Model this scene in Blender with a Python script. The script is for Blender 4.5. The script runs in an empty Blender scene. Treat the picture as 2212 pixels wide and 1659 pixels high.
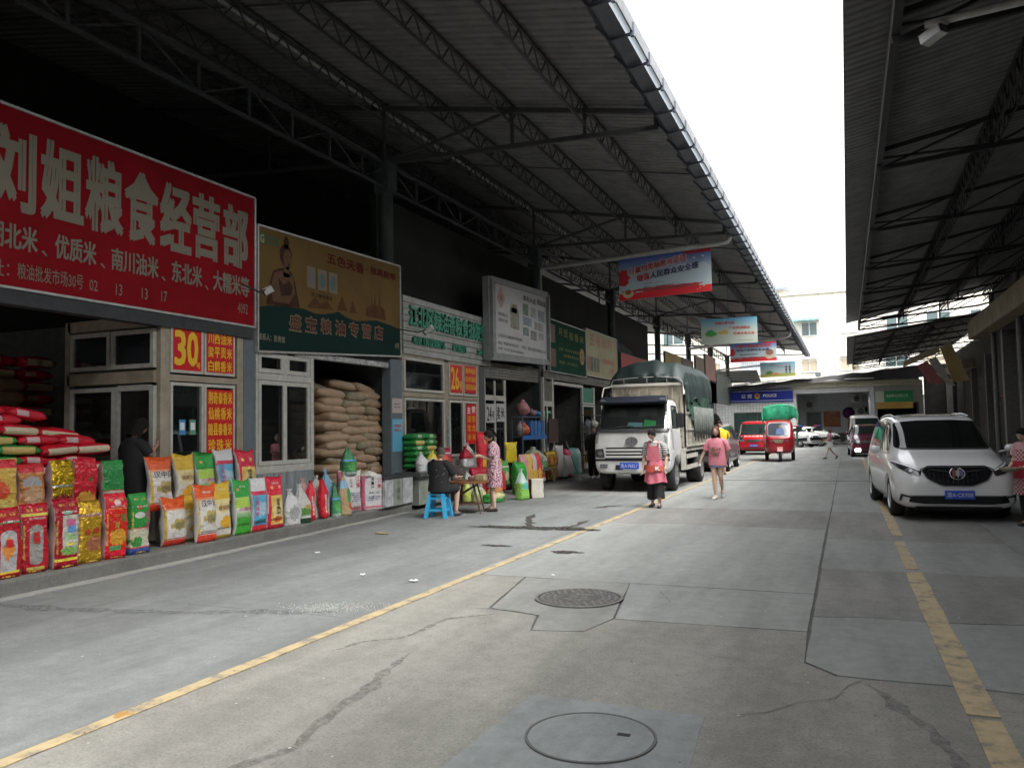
import bpy, bmesh, math, random
from math import sin, cos, pi, sqrt, radians
from mathutils import Vector, Matrix, noise, geometry
from mathutils.bvhtree import BVHTree
random.seed(7)
S = bpy.context.scene
COL = S.collection

# ---------------------------------------------------------------- camera
cam_d = bpy.data.cameras.new('camera'); cam = bpy.data.objects.new('camera', cam_d); COL.objects.link(cam)
YAW, PITCH, ROLL = 0.39598521564513295, 0.057049589761099036, 0.018
fw = Vector((-sin(YAW)*cos(PITCH), cos(YAW)*cos(PITCH), sin(PITCH)))
rt = Vector((cos(YAW), sin(YAW), 0)); up = rt.cross(fw)
r2 = rt*cos(ROLL)-up*sin(ROLL); u2 = up*cos(ROLL)+rt*sin(ROLL)
mm = Matrix((r2, u2, -fw)).transposed().to_4x4(); mm.translation = Vector((0, 0, 1.65))
cam.matrix_world = mm
cam_d.sensor_width = 36; cam_d.lens = 1725/2212*36; cam_d.clip_start = .05; cam_d.clip_end = 600
S.camera = cam
# ---------------------------------------------------------------- sky, sun, exposure
W = bpy.data.worlds.new('World'); S.world = W; W.use_nodes = True
wn = W.node_tree.nodes; wl = W.node_tree.links; wn.clear()
SUN_EL, SUN_AZ = radians(61), radians(118)
sky = wn.new('ShaderNodeTexSky'); sky.sky_type = 'NISHITA'; sky.sun_disc = False
sky.sun_elevation = SUN_EL; sky.sun_rotation = SUN_AZ; sky.dust_density = 6; sky.air_density = 1.2
hs = wn.new('ShaderNodeHueSaturation'); hs.inputs['Saturation'].default_value = .12; hs.inputs['Value'].default_value = 1.0
bg = wn.new('ShaderNodeBackground'); bg.inputs['Strength'].default_value = .15
wo = wn.new('ShaderNodeOutputWorld')
wl.new(sky.outputs[0], hs.inputs['Color']); wl.new(hs.outputs[0], bg.inputs['Color']); wl.new(bg.outputs[0], wo.inputs['Surface'])
sd = bpy.data.lights.new('sun', 'SUN'); sd.energy = 1.0; sd.angle = radians(42); sd.color = (1, .98, .94)
sun = bpy.data.objects.new('sun', sd); COL.objects.link(sun)
sv = Vector((sin(SUN_AZ)*cos(SUN_EL), cos(SUN_AZ)*cos(SUN_EL), sin(SUN_EL)))
sun.rotation_euler = sv.to_track_quat('Z', 'Y').to_euler(); sun.location = (0, 0, 40)
S.view_settings.view_transform = 'Standard'; S.view_settings.look = 'None'; S.view_settings.gamma = 1
S.view_settings.exposure = 2.2; S.view_settings.use_curve_mapping = False
S.render.engine = 'CYCLES'
try:
    S.cycles.max_bounces = 8; S.cycles.diffuse_bounces = 5; S.cycles.transparent_max_bounces = 12
    S.cycles.sample_clamp_indirect = 4; S.cycles.caustics_reflective = False; S.cycles.caustics_refractive = False
except Exception: pass

# ---------------------------------------------------------------- materials
MC = {}
def mat(name, col, rough=.6, metal=0, n=0, ns=6, b=0, bs=40, spec=.5, coat=0, trans=0, emit=0, alpha=1, col2=None, stretch=None):
    """Principled with object-space noise: n = amount of tonal variation, b = bump"""
    key = (name, tuple(col), rough, metal, n, ns, b, bs, emit, alpha, trans)
    if key in MC: return MC[key]
    m = bpy.data.materials.new(name); m.use_nodes = True; MC[key] = m
    nt = m.node_tree; N = nt.nodes; L = nt.links
    p = N['Principled BSDF']; p.inputs['Roughness'].default_value = rough; p.inputs['Metallic'].default_value = metal
    p.inputs['Specular IOR Level'].default_value = spec; p.inputs['Coat Weight'].default_value = coat
    p.inputs['Transmission Weight'].default_value = trans; p.inputs['Alpha'].default_value = alpha
    c = (col[0], col[1], col[2], 1); p.inputs['Base Color'].default_value = c
    if emit:
        p.inputs['Emission Color'].default_value = c; p.inputs['Emission Strength'].default_value = emit
    if n or b:
        tc = N.new('ShaderNodeTexCoord'); src = tc.outputs['Object']
        if stretch:
            mp = N.new('ShaderNodeMapping'); mp.inputs['Scale'].default_value = stretch; L.new(src, mp.inputs[0]); src = mp.outputs[0]
    if n:
        t = N.new('ShaderNodeTexNoise'); t.inputs['Scale'].default_value = ns; t.inputs['Detail'].default_value = 6; t.inputs['Roughness'].default_value = .6
        L.new(src, t.inputs['Vector'])
        r = N.new('ShaderNodeValToRGB'); r.color_ramp.elements[0].position = .3; r.color_ramp.elements[1].position = .72
        d = col2 or tuple(x*(1-n) for x in col)
        r.color_ramp.elements[0].color = (d[0], d[1], d[2], 1); r.color_ramp.elements[1].color = c if col2 else tuple(min(1, x*(1+n*.35)) for x in col)+(1,)
        L.new(t.outputs[0], r.inputs[0]); L.new(r.outputs[0], p.inputs['Base Color'])
    if b:
        t2 = N.new('ShaderNodeTexNoise'); t2.inputs['Scale'].default_value = bs; t2.inputs['Detail'].default_value = 4
        L.new(src, t2.inputs['Vector'])
        bp = N.new('ShaderNodeBump'); bp.inputs['Strength'].default_value = b; bp.inputs['Distance'].default_value = .02
        L.new(t2.outputs[0], bp.inputs['Height']); L.new(bp.outputs[0], p.inputs['Normal'])
    return m

def printmat(name, base, layers, rough=.35, metal=0, b=.35, bs=14, ns=.12, coat=0):
    """flat print over UV: layers ('band',v0,v1,col) ('rect',u0,u1,v0,v1,col) ('ell',cu,cv,ru,rv,col) ('grad',v0,v1,col) ('blot',cu,cv,ru,rv,col)"""
    key = ('P', name)
    if key in MC: return MC[key]
    m = bpy.data.materials.new(name); m.use_nodes = True; MC[key] = m
    nt = m.node_tree; N = nt.nodes; L = nt.links; p = N['Principled BSDF']
    p.inputs['Roughness'].default_value = rough; p.inputs['Metallic'].default_value = metal; p.inputs['Coat Weight'].default_value = coat
    uv = N.new('ShaderNodeUVMap'); sx = N.new('ShaderNodeSeparateXYZ'); L.new(uv.outputs[0], sx.inputs[0])
    U, V = sx.outputs[0], sx.outputs[1]
    tn = N.new('ShaderNodeTexNoise'); tn.inputs['Scale'].default_value = 9; tn.inputs['Detail'].default_value = 5; L.new(uv.outputs[0], tn.inputs['Vector'])
    def M(op, a, bb=None, c=None):
        x = N.new('ShaderNodeMath'); x.operation = op
        for i, q in enumerate((a, bb, c)):
            if q is None: continue
            if isinstance(q, (int, float)): x.inputs[i].default_value = q
            else: L.new(q, x.inputs[i])
        return x.outputs[0]
    def rng(s, a, z): return M('MULTIPLY', M('GREATER_THAN', s, a), M('LESS_THAN', s, z))
    def cc(c): return (c[0], c[1], c[2], 1)
    cur = None
    rgb = N.new('ShaderNodeRGB'); rgb.outputs[0].default_value = cc(base); cur = rgb.outputs[0]
    for l in layers:
        k = l[0]; col = l[-1]
        if k == 'band': f = rng(V, l[1], l[2])
        elif k == 'rect': f = M('MULTIPLY', rng(U, l[1], l[2]), rng(V, l[3], l[4]))
        elif k == 'grad':
            mr = N.new('ShaderNodeMapRange'); L.new(V, mr.inputs[0]); mr.inputs[1].default_value = l[1]; mr.inputs[2].default_value = l[2]; f = mr.outputs[0]
        elif k in ('ell', 'blot'):
            du = M('DIVIDE', M('SUBTRACT', U, l[1]), l[3]); dv = M('DIVIDE', M('SUBTRACT', V, l[2]), l[4])
            d = M('ADD', M('MULTIPLY', du, du), M('MULTIPLY', dv, dv))
            if k == 'blot': d = M('ADD', d, M('MULTIPLY', M('SUBTRACT', tn.outputs[0], .5), 3.2))
            f = M('LESS_THAN', d, 1)
        mx = N.new('ShaderNodeMix'); mx.data_type = 'RGBA'; L.new(f, mx.inputs[0]); L.new(cur, mx.inputs[6]); mx.inputs[7].default_value = cc(col); cur = mx.outputs[2]
    L.new(cur, p.inputs['Base Color'])
    if b:
        tc = N.new('ShaderNodeTexCoord')
        t2 = N.new('ShaderNodeTexNoise'); t2.inputs['Scale'].default_value = bs; t2.inputs['Detail'].default_value = 3; t2.inputs['Distortion'].default_value = .6
        L.new(tc.outputs['Object'], t2.inputs['Vector'])
        bp = N.new('ShaderNodeBump'); bp.inputs['Strength'].default_value = b; bp.inputs['Distance'].default_value = .05
        L.new(t2.outputs[0], bp.inputs['Height']); L.new(bp.outputs[0], p.inputs['Normal'])
    return m

def glass_mat(name, tint=(.03, .035, .035), clear=.35, rough=.03):
    """window glass: reflective, part see-through"""
    key = ('G', name)
    if key in MC: return MC[key]
    m = bpy.data.materials.new(name); m.use_nodes = True; MC[key] = m
    nt = m.node_tree; N = nt.nodes; L = nt.links; p = N['Principled BSDF']
    p.inputs['Base Color'].default_value = (*tint, 1); p.inputs['Roughness'].default_value = rough; p.inputs['Specular IOR Level'].default_value = .6; p.inputs['IOR'].default_value = 2.1
    tr = N.new('ShaderNodeBsdfTransparent'); tr.inputs[0].default_value = (.8, .85, .84, 1)
    mx = N.new('ShaderNodeMixShader'); mx.inputs[0].default_value = clear
    L.new(p.outputs[0], mx.inputs[1]); L.new(tr.outputs[0], mx.inputs[2]); L.new(mx.outputs[0], N['Material Output'].inputs[0])
    return m

# ---------------------------------------------------------------- mesh builder
class MB:
    def __init__(s): s.v = []; s.f = []; s.m = []; s.uv = {}
    def add(s, vs, fs, mi=0):
        o = len(s.v); s.v += [tuple(x) for x in vs]
        for f in fs: s.f.append(tuple(i+o for i in f)); s.m.append(mi)
        return o
    def box(s, x0, x1, y0, y1, z0, z1, mi=0):
        s.add([(x0,y0,z0),(x1,y0,z0),(x1,y1,z0),(x0,y1,z0),(x0,y0,z1),(x1,y0,z1),(x1,y1,z1),(x0,y1,z1)],
              [(0,3,2,1),(4,5,6,7),(0,1,5,4),(1,2,6,5),(2,3,7,6),(3,0,4,7)], mi); return s
    def bar(s, p, q, w, h=None, mi=0, upv=(0,0,1)):
        h = h or w; p = Vector(p); q = Vector(q); d = (q-p).normalized(); u = Vector(upv)
        if abs(d.dot(u)) > .97: u = Vector((0,1,0))
        a = d.cross(u).normalized()*w/2; b = d.cross(a).normalized()*h/2
        vs = [p-a-b, p+a-b, p+a+b, p-a+b, q-a-b, q+a-b, q+a+b, q-a+b]
        s.add(vs, [(0,1,2,3),(7,6,5,4),(0,4,5,1),(1,5,6,2),(2,6,7,3),(3,7,4,0)], mi); return s
    def tube(s, pts, r, n=8, mi=0, cap=True, ry=None):
        pts = [Vector(p) for p in pts]; rs = r if isinstance(r, (list, tuple)) else [r]*len(pts); rings = []
        pa = None
        for i, p in enumerate(pts):
            d = (pts[min(i+1, len(pts)-1)]-pts[max(i-1, 0)]).normalized()
            if pa is None: pa = d.cross(Vector((0,0,1))) if abs(d.z) < .95 else Vector((1,0,0))
            pa = (pa-d*pa.dot(d)).normalized(); b = d.cross(pa)
            k = ry[i] if ry else rs[i]
            rings.append([p+pa*cos(2*pi*j/n)*rs[i]+b*sin(2*pi*j/n)*k for j in range(n)])
        s.loft(rings, mi, cap); return s
    def loft(s, rings, mi=0, cap=True, closed=True):
        n = len(rings[0]); vs = [p for r in rings for p in r]; fs = []
        for i in range(len(rings)-1):
            for j in range(n if closed else n-1):
                k = (j+1) % n; fs.append((i*n+j, i*n+k, (i+1)*n+k, (i+1)*n+j))
        if cap: fs.append(tuple(range(n-1, -1, -1))); fs.append(tuple((len(rings)-1)*n+j for j in range(n)))
        s.add(vs, fs, mi); return s
    def lathe(s, prof, c=(0,0,0), axis='z', n=24, mi=0, cap=True):
        rings = []
        for r, h in prof:
            R = []
            for j in range(n):
                a = 2*pi*j/n; x, y = r*cos(a), r*sin(a)
                R.append({'z': (c[0]+x, c[1]+y, c[2]+h), 'x': (c[0]+h, c[1]+x, c[2]+y), 'y': (c[0]+x, c[1]+h, c[2]+y)}[axis])
            rings.append(R)
        s.loft(rings, mi, cap); return s
    def grid(s, fn, nu, nv, mi=0):
        vs = [fn(i/nu, j/nv) for j in range(nv+1) for i in range(nu+1)]
        s.add(vs, [(j*(nu+1)+i, j*(nu+1)+i+1, (j+1)*(nu+1)+i+1, (j+1)*(nu+1)+i) for j in range(nv) for i in range(nu)], mi); return s
    def prism(s, poly, z0, z1, mi=0):
        n = len(poly); vs = [(x, y, z0) for x, y in poly]+[(x, y, z1) for x, y in poly]
        s.add(vs, [tuple(range(n-1, -1, -1)), tuple(range(n, 2*n))]+[(i, (i+1) % n, n+(i+1) % n, n+i) for i in range(n)], mi); return s
    def xf(s, M, start=0):
        for i in range(start, len(s.v)): s.v[i] = tuple(M @ Vector(s.v[i]))
        return s
    def mesh(s, name, mats, smooth=False):
        me = bpy.data.meshes.new(name); me.from_pydata(s.v, [], s.f)
        for m in (mats if isinstance(mats, (list, tuple)) else [mats]): me.materials.append(m)
        me.polygons.foreach_set('material_index', s.m)
        if smooth: me.polygons.foreach_set('use_smooth', [True]*len(me.polygons))
        me.update(); return me
    def build(s, name, mats, parent=None, smooth=False, bevel=0, world=True, recalc=False):
        """link as ONE object; with a parent, vertices given in world space are moved into the parent's space"""
        rootp = parent
        while rootp is not None and 'L' not in rootp and rootp.parent is not None: rootp = rootp.parent
        if rootp is not None and world and 'L' in rootp:
            lx, ly, lz = rootp['L']; s.v = [(x-lx, y-ly, z-lz) for x, y, z in s.v]
        me = s.mesh(name, mats, smooth)
        if recalc:
            bm = bmesh.new(); bm.from_mesh(me); bmesh.ops.recalc_face_normals(bm, faces=bm.faces[:]); bm.to_mesh(me); bm.free()
        return link(name, me, parent, bevel)
def link(name, me, parent=None, bevel=0):
    o = bpy.data.objects.new(name, me); COL.objects.link(o)
    if parent is not None: o.parent = parent
    if bevel:
        b = o.modifiers.new('bevel', 'BEVEL'); b.width = bevel; b.segments = 2; b.limit_method = 'ANGLE'
    return o
def tag(o, label=None, cat=None, group=None, kind=None):
    if label: o['label'] = label
    if cat: o['category'] = cat
    if group: o['group'] = group
    if kind: o['kind'] = kind
    return o
def thing(name, label, cat, loc=(0,0,0), rz=0, group=None, world=False):
    o = bpy.data.objects.new(name, None); COL.objects.link(o); o.location = loc; o.rotation_euler = (0, 0, rz)
    o.empty_display_size = .2
    if world: o['L'] = list(loc)
    return tag(o, label, cat, group)
def dup(root, loc, rz=None, label=None, group=None):
    def cp(o, par):
        c = o.copy(); COL.objects.link(c)
        if par is not None: c.parent = par
        for ch in list(o.children): cp(ch, c)
        return c
    r = cp(root, None); r.location = loc
    if rz is not None: r.rotation_euler = rz if isinstance(rz, (tuple, list)) else (0, 0, rz)
    if label: r['label'] = label
    if group: r['group'] = group
    return r

# ---------------------------------------------------------------- lettering
TC = {}
def glyphs(s, bold=0):
    k = (s, bold)
    if k in TC: return TC[k]
    cu = bpy.data.curves.new('t', 'FONT'); cu.body = s; cu.size = 1; cu.resolution_u = 2; cu.offset = bold; cu.fill_mode = 'FRONT'
    ob = bpy.data.objects.new('t', cu); COL.objects.link(ob); bpy.context.view_layer.update()
    me = bpy.data.meshes.new_from_object(ob.evaluated_get(bpy.context.evaluated_depsgraph_get()))
    vs = [v.co.copy() for v in me.vertices]; fs = [tuple(p.vertices) for p in me.polygons]
    bpy.data.objects.remove(ob); bpy.data.curves.remove(cu); bpy.data.meshes.remove(me)
    if vs:
        x0 = min(v.x for v in vs); x1 = max(v.x for v in vs); y0 = min(v.y for v in vs); y1 = max(v.y for v in vs)
        vs = [((v.x-x0)/max(x1-x0, 1e-6), (v.y-y0)/max(y1-y0, 1e-6)) for v in vs]
    TC[k] = (vs, fs); return TC[k]
def _bold(fn, bold, h):
    p = Vector(fn(0, 0)); n = (Vector(fn(1e-3, 0))-p).cross(Vector(fn(0, 1e-3))-p); n = n.normalized() if n.length > 1e-12 else Vector((0, 0, 0))
    return n
def text_on(mb, s, fn, u0, u1, v0, v1, mi=0, bold=.0):
    """glyph faces mapped through fn(u,v) -> point; bold lays slightly shifted copies over each other"""
    vs, fs = glyphs(s, 0)
    if not vs: return
    d = bold*(v1-v0)*.9; offs = [(0, 0)] if bold < .015 else [(-d, -d), (d, -d), (-d, d), (d, d)]
    nn = _bold(fn, bold, 1)
    for k, (du, dv) in enumerate(offs):
        mb.add([Vector(fn(u0+(u1-u0)*x+du, v0+(v1-v0)*y+dv))+nn*.0003*k for x, y in vs], fs, mi)
def plane_fn(o, ud, vd, off=None):
    o = Vector(o); ud = Vector(ud); vd = Vector(vd); n = ud.cross(vd).normalized()*(off or .004)
    return lambda u, v: o+n+ud*u+vd*v
def solid_text(s, fn, back, mb, u0, u1, v0, v1, bold=0, mi=0):
    """raised letters with side walls; back = vector from face to wall"""
    vs, fs = glyphs(s, 0); n = len(vs); B = Vector(back)
    cnt = {}
    for f in fs:
        for i in range(len(f)):
            e = (f[i], f[(i+1) % len(f)]); cnt[e] = cnt.get(e, 0)+1
    side = [(a, b, b+n, a+n)[::-1] for (a, b) in cnt if (b, a) not in cnt]
    d = bold*(v1-v0); nn = _bold(fn, 0, 1)
    for k, (du, dv) in enumerate([(-d, -d), (d, -d), (-d, d), (d, d)] if bold else [(0, 0)]):
        P = [Vector(fn(u0+(u1-u0)*x+du, v0+(v1-v0)*y+dv))+nn*.0004*k for x, y in vs]
        mb.add(P+[p+B for p in P], list(fs)+side, mi)

C = lambda r, g, b: tuple((x/255)**2.2 for x in (r, g, b))
# common materials
M_WHITEPLASTIC = mat('white_window_frame', (.52, .51, .46), .5, n=.25, ns=9, b=.05)
M_BEIGE = mat('beige_frame', (.36, .31, .23), .6, n=.3, ns=5)
M_DARKSTEEL = mat('dark_painted_steel', (.035, .04, .042), .6, n=.4, ns=8)
M_STEEL = mat('weathered_grey_steel', (.12, .125, .125), .55, .3, n=.4, ns=6)
M_BLACK = mat('black_rubber', (.012, .012, .013), .75)
M_BLACKGLOSS = mat('black_gloss', (.01, .01, .012), .15)
M_CHROME = mat('chrome', (.7, .7, .72), .15, 1)
M_DARK = mat('dark_wall', (.03, .03, .03), .85, n=.3, ns=2)
M_RED = mat('red_print', (.62, .015, .02), .35)
M_YEL = mat('yellow_print', (.8, .5, .03), .4)
M_WHITE = mat('white_print', (.75, .75, .72), .4)
M_PLATE = mat('blue_plate', (.02, .09, .55), .35)
# ================================================================ GROUND
def concrete(name, col, var=.35, agg=.25):
    m = bpy.data.materials.new(name); m.use_nodes = True; nt = m.node_tree; N = nt.nodes; L = nt.links; p = N['Principled BSDF']
    p.inputs['Roughness'].default_value = .82; p.inputs['Specular IOR Level'].default_value = .35
    tc = N.new('ShaderNodeTexCoord')
    def nz(sc, det=6, rough=.6, dist=0, vec=None):
        t = N.new('ShaderNodeTexNoise'); t.inputs['Scale'].default_value = sc; t.inputs['Detail'].default_value = det; t.inputs['Roughness'].default_value = rough
        t.inputs['Distortion'].default_value = dist; L.new(vec or tc.outputs['Object'], t.inputs['Vector']); return t.outputs[0]
    def ramp(x, a, b, ca, cb):
        r = N.new('ShaderNodeValToRGB'); r.color_ramp.elements[0].position = a; r.color_ramp.elements[1].position = b
        r.color_ramp.elements[0].color = (*ca, 1); r.color_ramp.elements[1].color = (*cb, 1); L.new(x, r.inputs[0]); return r.outputs[0]
    def mul(a, b, f=1):
        x = N.new('ShaderNodeMix'); x.data_type = 'RGBA'; x.blend_type = 'MULTIPLY'; x.inputs[0].default_value = f; L.new(a, x.inputs[6]); L.new(b, x.inputs[7]); return x.outputs[2]
    base = ramp(nz(.55, 8, .65, .4), .32, .7, tuple(c*(1-var) for c in col), tuple(c*(1+var*.35) for c in col))
    mott = ramp(nz(7, 8, .75), .3, .7, (.78, .78, .77), (1.08, 1.08, 1.08))
    vo = N.new('ShaderNodeTexVoronoi'); vo.inputs['Scale'].default_value = 34; L.new(tc.outputs['Object'], vo.inputs['Vector'])
    sp1 = ramp(vo.outputs['Distance'], .1, .3, (1-agg,)*3, (1, 1, 1)); pick = ramp(nz(11, 3, .6), .48, .6, (0, 0, 0), (1, 1, 1))
    speck = mul(ramp(nz(55, 4, .85), .3, .68, (1-agg*.75,)*3, (1+agg*.45,)*3), sp1, .6)
    mp = N.new('ShaderNodeMapping'); mp.inputs['Scale'].default_value = (1.6, .22, 1); L.new(tc.outputs['Object'], mp.inputs[0])
    tyre = ramp(nz(1.4, 5, .6, 0, mp.outputs[0]), .38, .6, (.84, .84, .84), (1.04, 1.04, 1.04))
    c = mul(mul(mul(base, mott), speck), tyre)
    L.new(c, p.inputs['Base Color'])
    bp = N.new('ShaderNodeBump'); bp.inputs['Strength'].default_value = .35; bp.inputs['Distance'].default_value = .01; L.new(nz(90, 5, .7), bp.inputs['Height']); L.new(bp.outputs[0], p.inputs['Normal'])
    rr = N.new('ShaderNodeMapRange'); L.new(nz(3, 5), rr.inputs[0]); rr.inputs[3].default_value = .6; rr.inputs[4].default_value = .95; L.new(rr.outputs[0], p.inputs['Roughness'])
    return m
K_OLD = concrete('old_rough_concrete', (.275, .27, .245), .2, .42)
K_LIGHT = concrete('light_concrete', (.28, .29, .28), .14, .12)
K_MID = concrete('grey_concrete', (.26, .265, .252), .16, .2)
K_DARK = concrete('dark_concrete', (.25, .246, .235), .16, .35)
K_SIDE = concrete('smooth_grey_concrete', (.215, .226, .222), .2, .25)
K_PATCH = concrete('bluish_repair_concrete', (.255, .275, .275), .15, .08)
K_KERB = concrete('kerb_concrete', (.21, .21, .195), .4, .4)

road = MB(); road.box(-150, 150, -60, 260, -.6, -.012)
road = road.build('road', mat('joint_dirt', (.1, .097, .09), .95, n=.3)); tag(road, 'concrete market street running between the two canopies', kind='structure')
def wob(poly, amp=.012, step=.25, seed=0):
    out = []; n = len(poly)
    for i in range(n):
        a = Vector((*poly[i], 0)); b = Vector((*poly[(i+1) % n], 0)); L_ = (b-a).length; k = max(1, int(min(L_/step, 60))); d = (b-a).normalized(); nn = Vector((-d.y, d.x, 0))
        for j in range(k):
            p = a+(b-a)*j/k; w = noise.noise(Vector((p.x*1.7+seed, p.y*1.7, 3)))*amp*(1 if j else 0); p = p+nn*w; out.append((p.x, p.y))
    return out
def slab(poly, m, z=0, amp=.012, seed=0):
    b = MB(); b.prism(wob(poly, amp, seed=seed), z-.05, z); return b.build('slab', m, road)
g = .012
def rs(x0, x1, y0, y1, m, gg=g, amp=.012):
    slab([(x0+gg, y0+gg), (x1-gg, y0+gg), (x1-gg, y1-gg), (x0+gg, y1-gg)], m, 0, amp, x0+y0)
# kerbside strip
for a, b, m in ((-40, 6.1, K_SIDE), (6.1, 12.4, K_SIDE), (12.4, 19, K_SIDE), (19, 25, K_MID), (25, 34, K_MID), (34, 46, K_MID), (46, 60, K_LIGHT), (60, 74, K_LIGHT)):
    rs(-9.6, -4.1, a, b, m, .003, .004)
# centre strip; the old rough slab runs on to the right as far as the repairs
slab([(-4.1, -40), (1.9, -40), (1.9, 5.68), (.91, 5.71), (.58, 5.74), (.09, 5.72), (-.13, 5.73), (-.34, 5.98), (-.36, 6.86), (-1.93, 6.79), (-2.04, 6.3), (-2.47, 6.2), (-2.61, 6.71), (-3.14, 6.85), (-3.4, 8.395), (-4.1, 8.395)], K_OLD, 0, .015)
slab([(-3.38, 8.39), (-3.12, 6.87), (-2.59, 6.73), (-2.46, 6.22), (-2.05, 6.32), (-1.94, 6.81), (-2.12, 7.95), (-2.2, 8.39)], K_MID, 0, .02)
slab([(-2.19, 8.39), (-2.11, 7.95), (-1.92, 6.81), (-.36, 6.88), (-.36, 8.39)], K_LIGHT, 0, .012)
slab([(-4.1, 8.41), (-.36, 8.41), (-.37, 13.55), (-2.5, 13.75), (-4.1, 13.6)], K_LIGHT, 0, .012)
slab([(-4.1, 13.61), (-2.5, 13.76), (-.36, 13.56), (-.36, 16.3), (-4.1, 16.3)], K_DARK, 0, .012)
for a, b, m in ((16.31, 25, K_LIGHT), (25.15, 31, K_LIGHT), (31, 40, K_LIGHT), (40, 52, K_LIGHT), (52, 74, K_LIGHT)):
    rs(-4.1, -.35, a, b, m, .006)
slab([(-.33, 6.01), (-.12, 5.76), (.1, 5.75), (.58, 5.77), (.91, 5.74), (1.9, 5.7), (1.9, 7.66), (1.25, 7.62), (.69, 7.5), (.14, 7.52), (-.33, 7.41)], K_LIGHT, 0, .015)
slab([(-.33, 7.43), (.14, 7.54), (.69, 7.52), (1.25, 7.64), (1.9, 7.68), (1.9, 9.9), (-.33, 9.9)], K_DARK, 0, .01)
rs(-.34, 1.9, 9.9, 12.5, K_LIGHT, .004); rs(-.34, 1.9, 12.5, 16.3, K_DARK, .004); rs(-.34, 1.9, 16.3, 25, K_LIGHT, .006)
rs(-.35, 1.9, 25.15, 33, K_LIGHT, .006); rs(-.35, 1.9, 33, 38, K_DARK, .006); rs(-.35, 1.9, 38, 56, K_LIGHT, .006); rs(-.35, 1.9, 56, 74, K_LIGHT, .006)
for a, b, m in ((-40, 5.7, K_OLD), (5.7, 7.68, K_MID), (7.68, 14.6, K_MID), (14.6, 25, K_MID), (25, 40, K_MID), (40, 74, K_MID)): rs(1.9, 7, a, b, m, .003, .004)
slab([(-1.9, 3.4), (-1.88, 4.72), (-.81, 4.7), (-.74, 3.4)], K_PATCH, .004, .02)
# drain channel across the street
d = MB()
for i in range(70):
    x = -4.0+i*.072; d.box(x, x+.04, 25.02, 25.13, -.01, .002)
d.build('drain_grating', mat('rusty_grate', (.03, .028, .025), .8), tag(MB().box(-4.1, 1.05, 25.0, 25.15, -.011, -.004).build('drain_channel', M_BLACK), 'narrow grated drain channel running straight across the street', 'drain'))
# yellow lines
def paint():
    m = bpy.data.materials.new('worn_yellow_paint'); m.use_nodes = True; nt = m.node_tree; N = nt.nodes; L = nt.links; p = N['Principled BSDF']; p.inputs['Roughness'].default_value = .7
    tc = N.new('ShaderNodeTexCoord'); t = N.new('ShaderNodeTexNoise'); t.inputs['Scale'].default_value = 5; t.inputs['Detail'].default_value = 10; t.inputs['Roughness'].default_value = .75; L.new(tc.outputs['Object'], t.inputs[0])
    r = N.new('ShaderNodeValToRGB'); e = r.color_ramp.elements; e[0].position = .4; e[0].color = (.18, .165, .14, 1); e[1].position = .5; e[1].color = (.38, .3, .17, 1)
    e2 = e.new(.7); e2.color = (.46, .37, .22, 1); L.new(t.outputs[0], r.inputs[0]); L.new(r.outputs[0], p.inputs['Base Color']); return m
YP = paint()
def stripe(pts, w, label):
    b = MB(); pl = []; pr = []
    for i, (x, y) in enumerate(pts): pl.append((x-w/2, y)); pr.append((x+w/2, y))
    b.prism(wob(pl+pr[::-1], .012, .08, len(pts)), .002, .008); o = b.build('yellow_line', YP); tag(o, label, kind='structure')
stripe([(-4.02, -30), (-4.03, 2.5), (-4.0, 7), (-3.97, 12), (-3.93, 21), (-3.95, 40), (-4, 60)], .105, 'worn yellow line along the left side of the lane')
stripe([(.66, -30), (.65, 4.5), (.64, 5.15)], .16, 'near piece of the worn yellow line on the right')
stripe([(.64, 5.22), (.62, 7.6), (.61, 9.9)], .17, 'middle piece of the worn yellow line on the right')
stripe([(.61, 10.1), (.6, 12.4)], .13, 'faded patchy piece of the right yellow line')
stripe([(.61, 13), (.6, 18), (.62, 36), (.65, 50)], .15, 'far yellow line leading under the white minivan')
# manholes
mh = thing('manhole_cover', 'round concrete-filled manhole cover nearest the camera, with one small slot', 'manhole cover', (-1.33, 4.18, 0))
b = MB(); b.lathe([(.335, .003), (.335, .012), (.33, .013)], n=48); b.build('disc', K_PATCH, mh)
b = MB(); b.lathe([(.352, .005), (.352, .0135), (.338, .0135), (.338, .005)], n=48, cap=False); b.build('rim', mat('dirty_ring', (.1, .105, .1), .8), mh, recalc=True)
b = MB(); b.box(.13, .2, .05, .085, .0125, .0155); b.build('slot', M_BLACK, mh)
mh = thing('manhole_cover', 'dark patterned iron manhole cover in the middle of the lane', 'manhole cover', (-2.47, 7.5, 0))
IRON = mat('worn_iron', (.12, .115, .11), .6, .3, n=.5, ns=12)
b = MB(); b.lathe([(.39, .003), (.39, .013), (.385, .014)], n=48); b.build('disc', IRON, mh)
b = MB(); b.lathe([(.43, .005), (.43, .015), (.4, .015), (.4, .005)], n=48, cap=False); b.build('rim', K_KERB, mh, recalc=True)
b = MB()
for rr, k in ((.36, 30), (.3, 24), (.24, 18)):
    for i in range(k):
        a = 2*pi*i/k; x, y = rr*cos(a), rr*sin(a); b.lathe([(.018, .013), (.013, .019)], (x, y, 0), n=6)
for i in range(-3, 4):
    for j in range(-3, 4):
        if i*i+j*j < 11 and abs(j) > 1: b.box(i*.05-.018, i*.05+.018, j*.05-.018, j*.05+.018, .013, .018)
text_on(b, '雨水', lambda u, v: (u*.2-.1, v*.12-.06, .0165), 0, 1, 0, 1, bold=.02)
tag(b.build('relief', mat('iron_relief', (.2, .2, .19), .5, .3), mh), kind='stuff')
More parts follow.
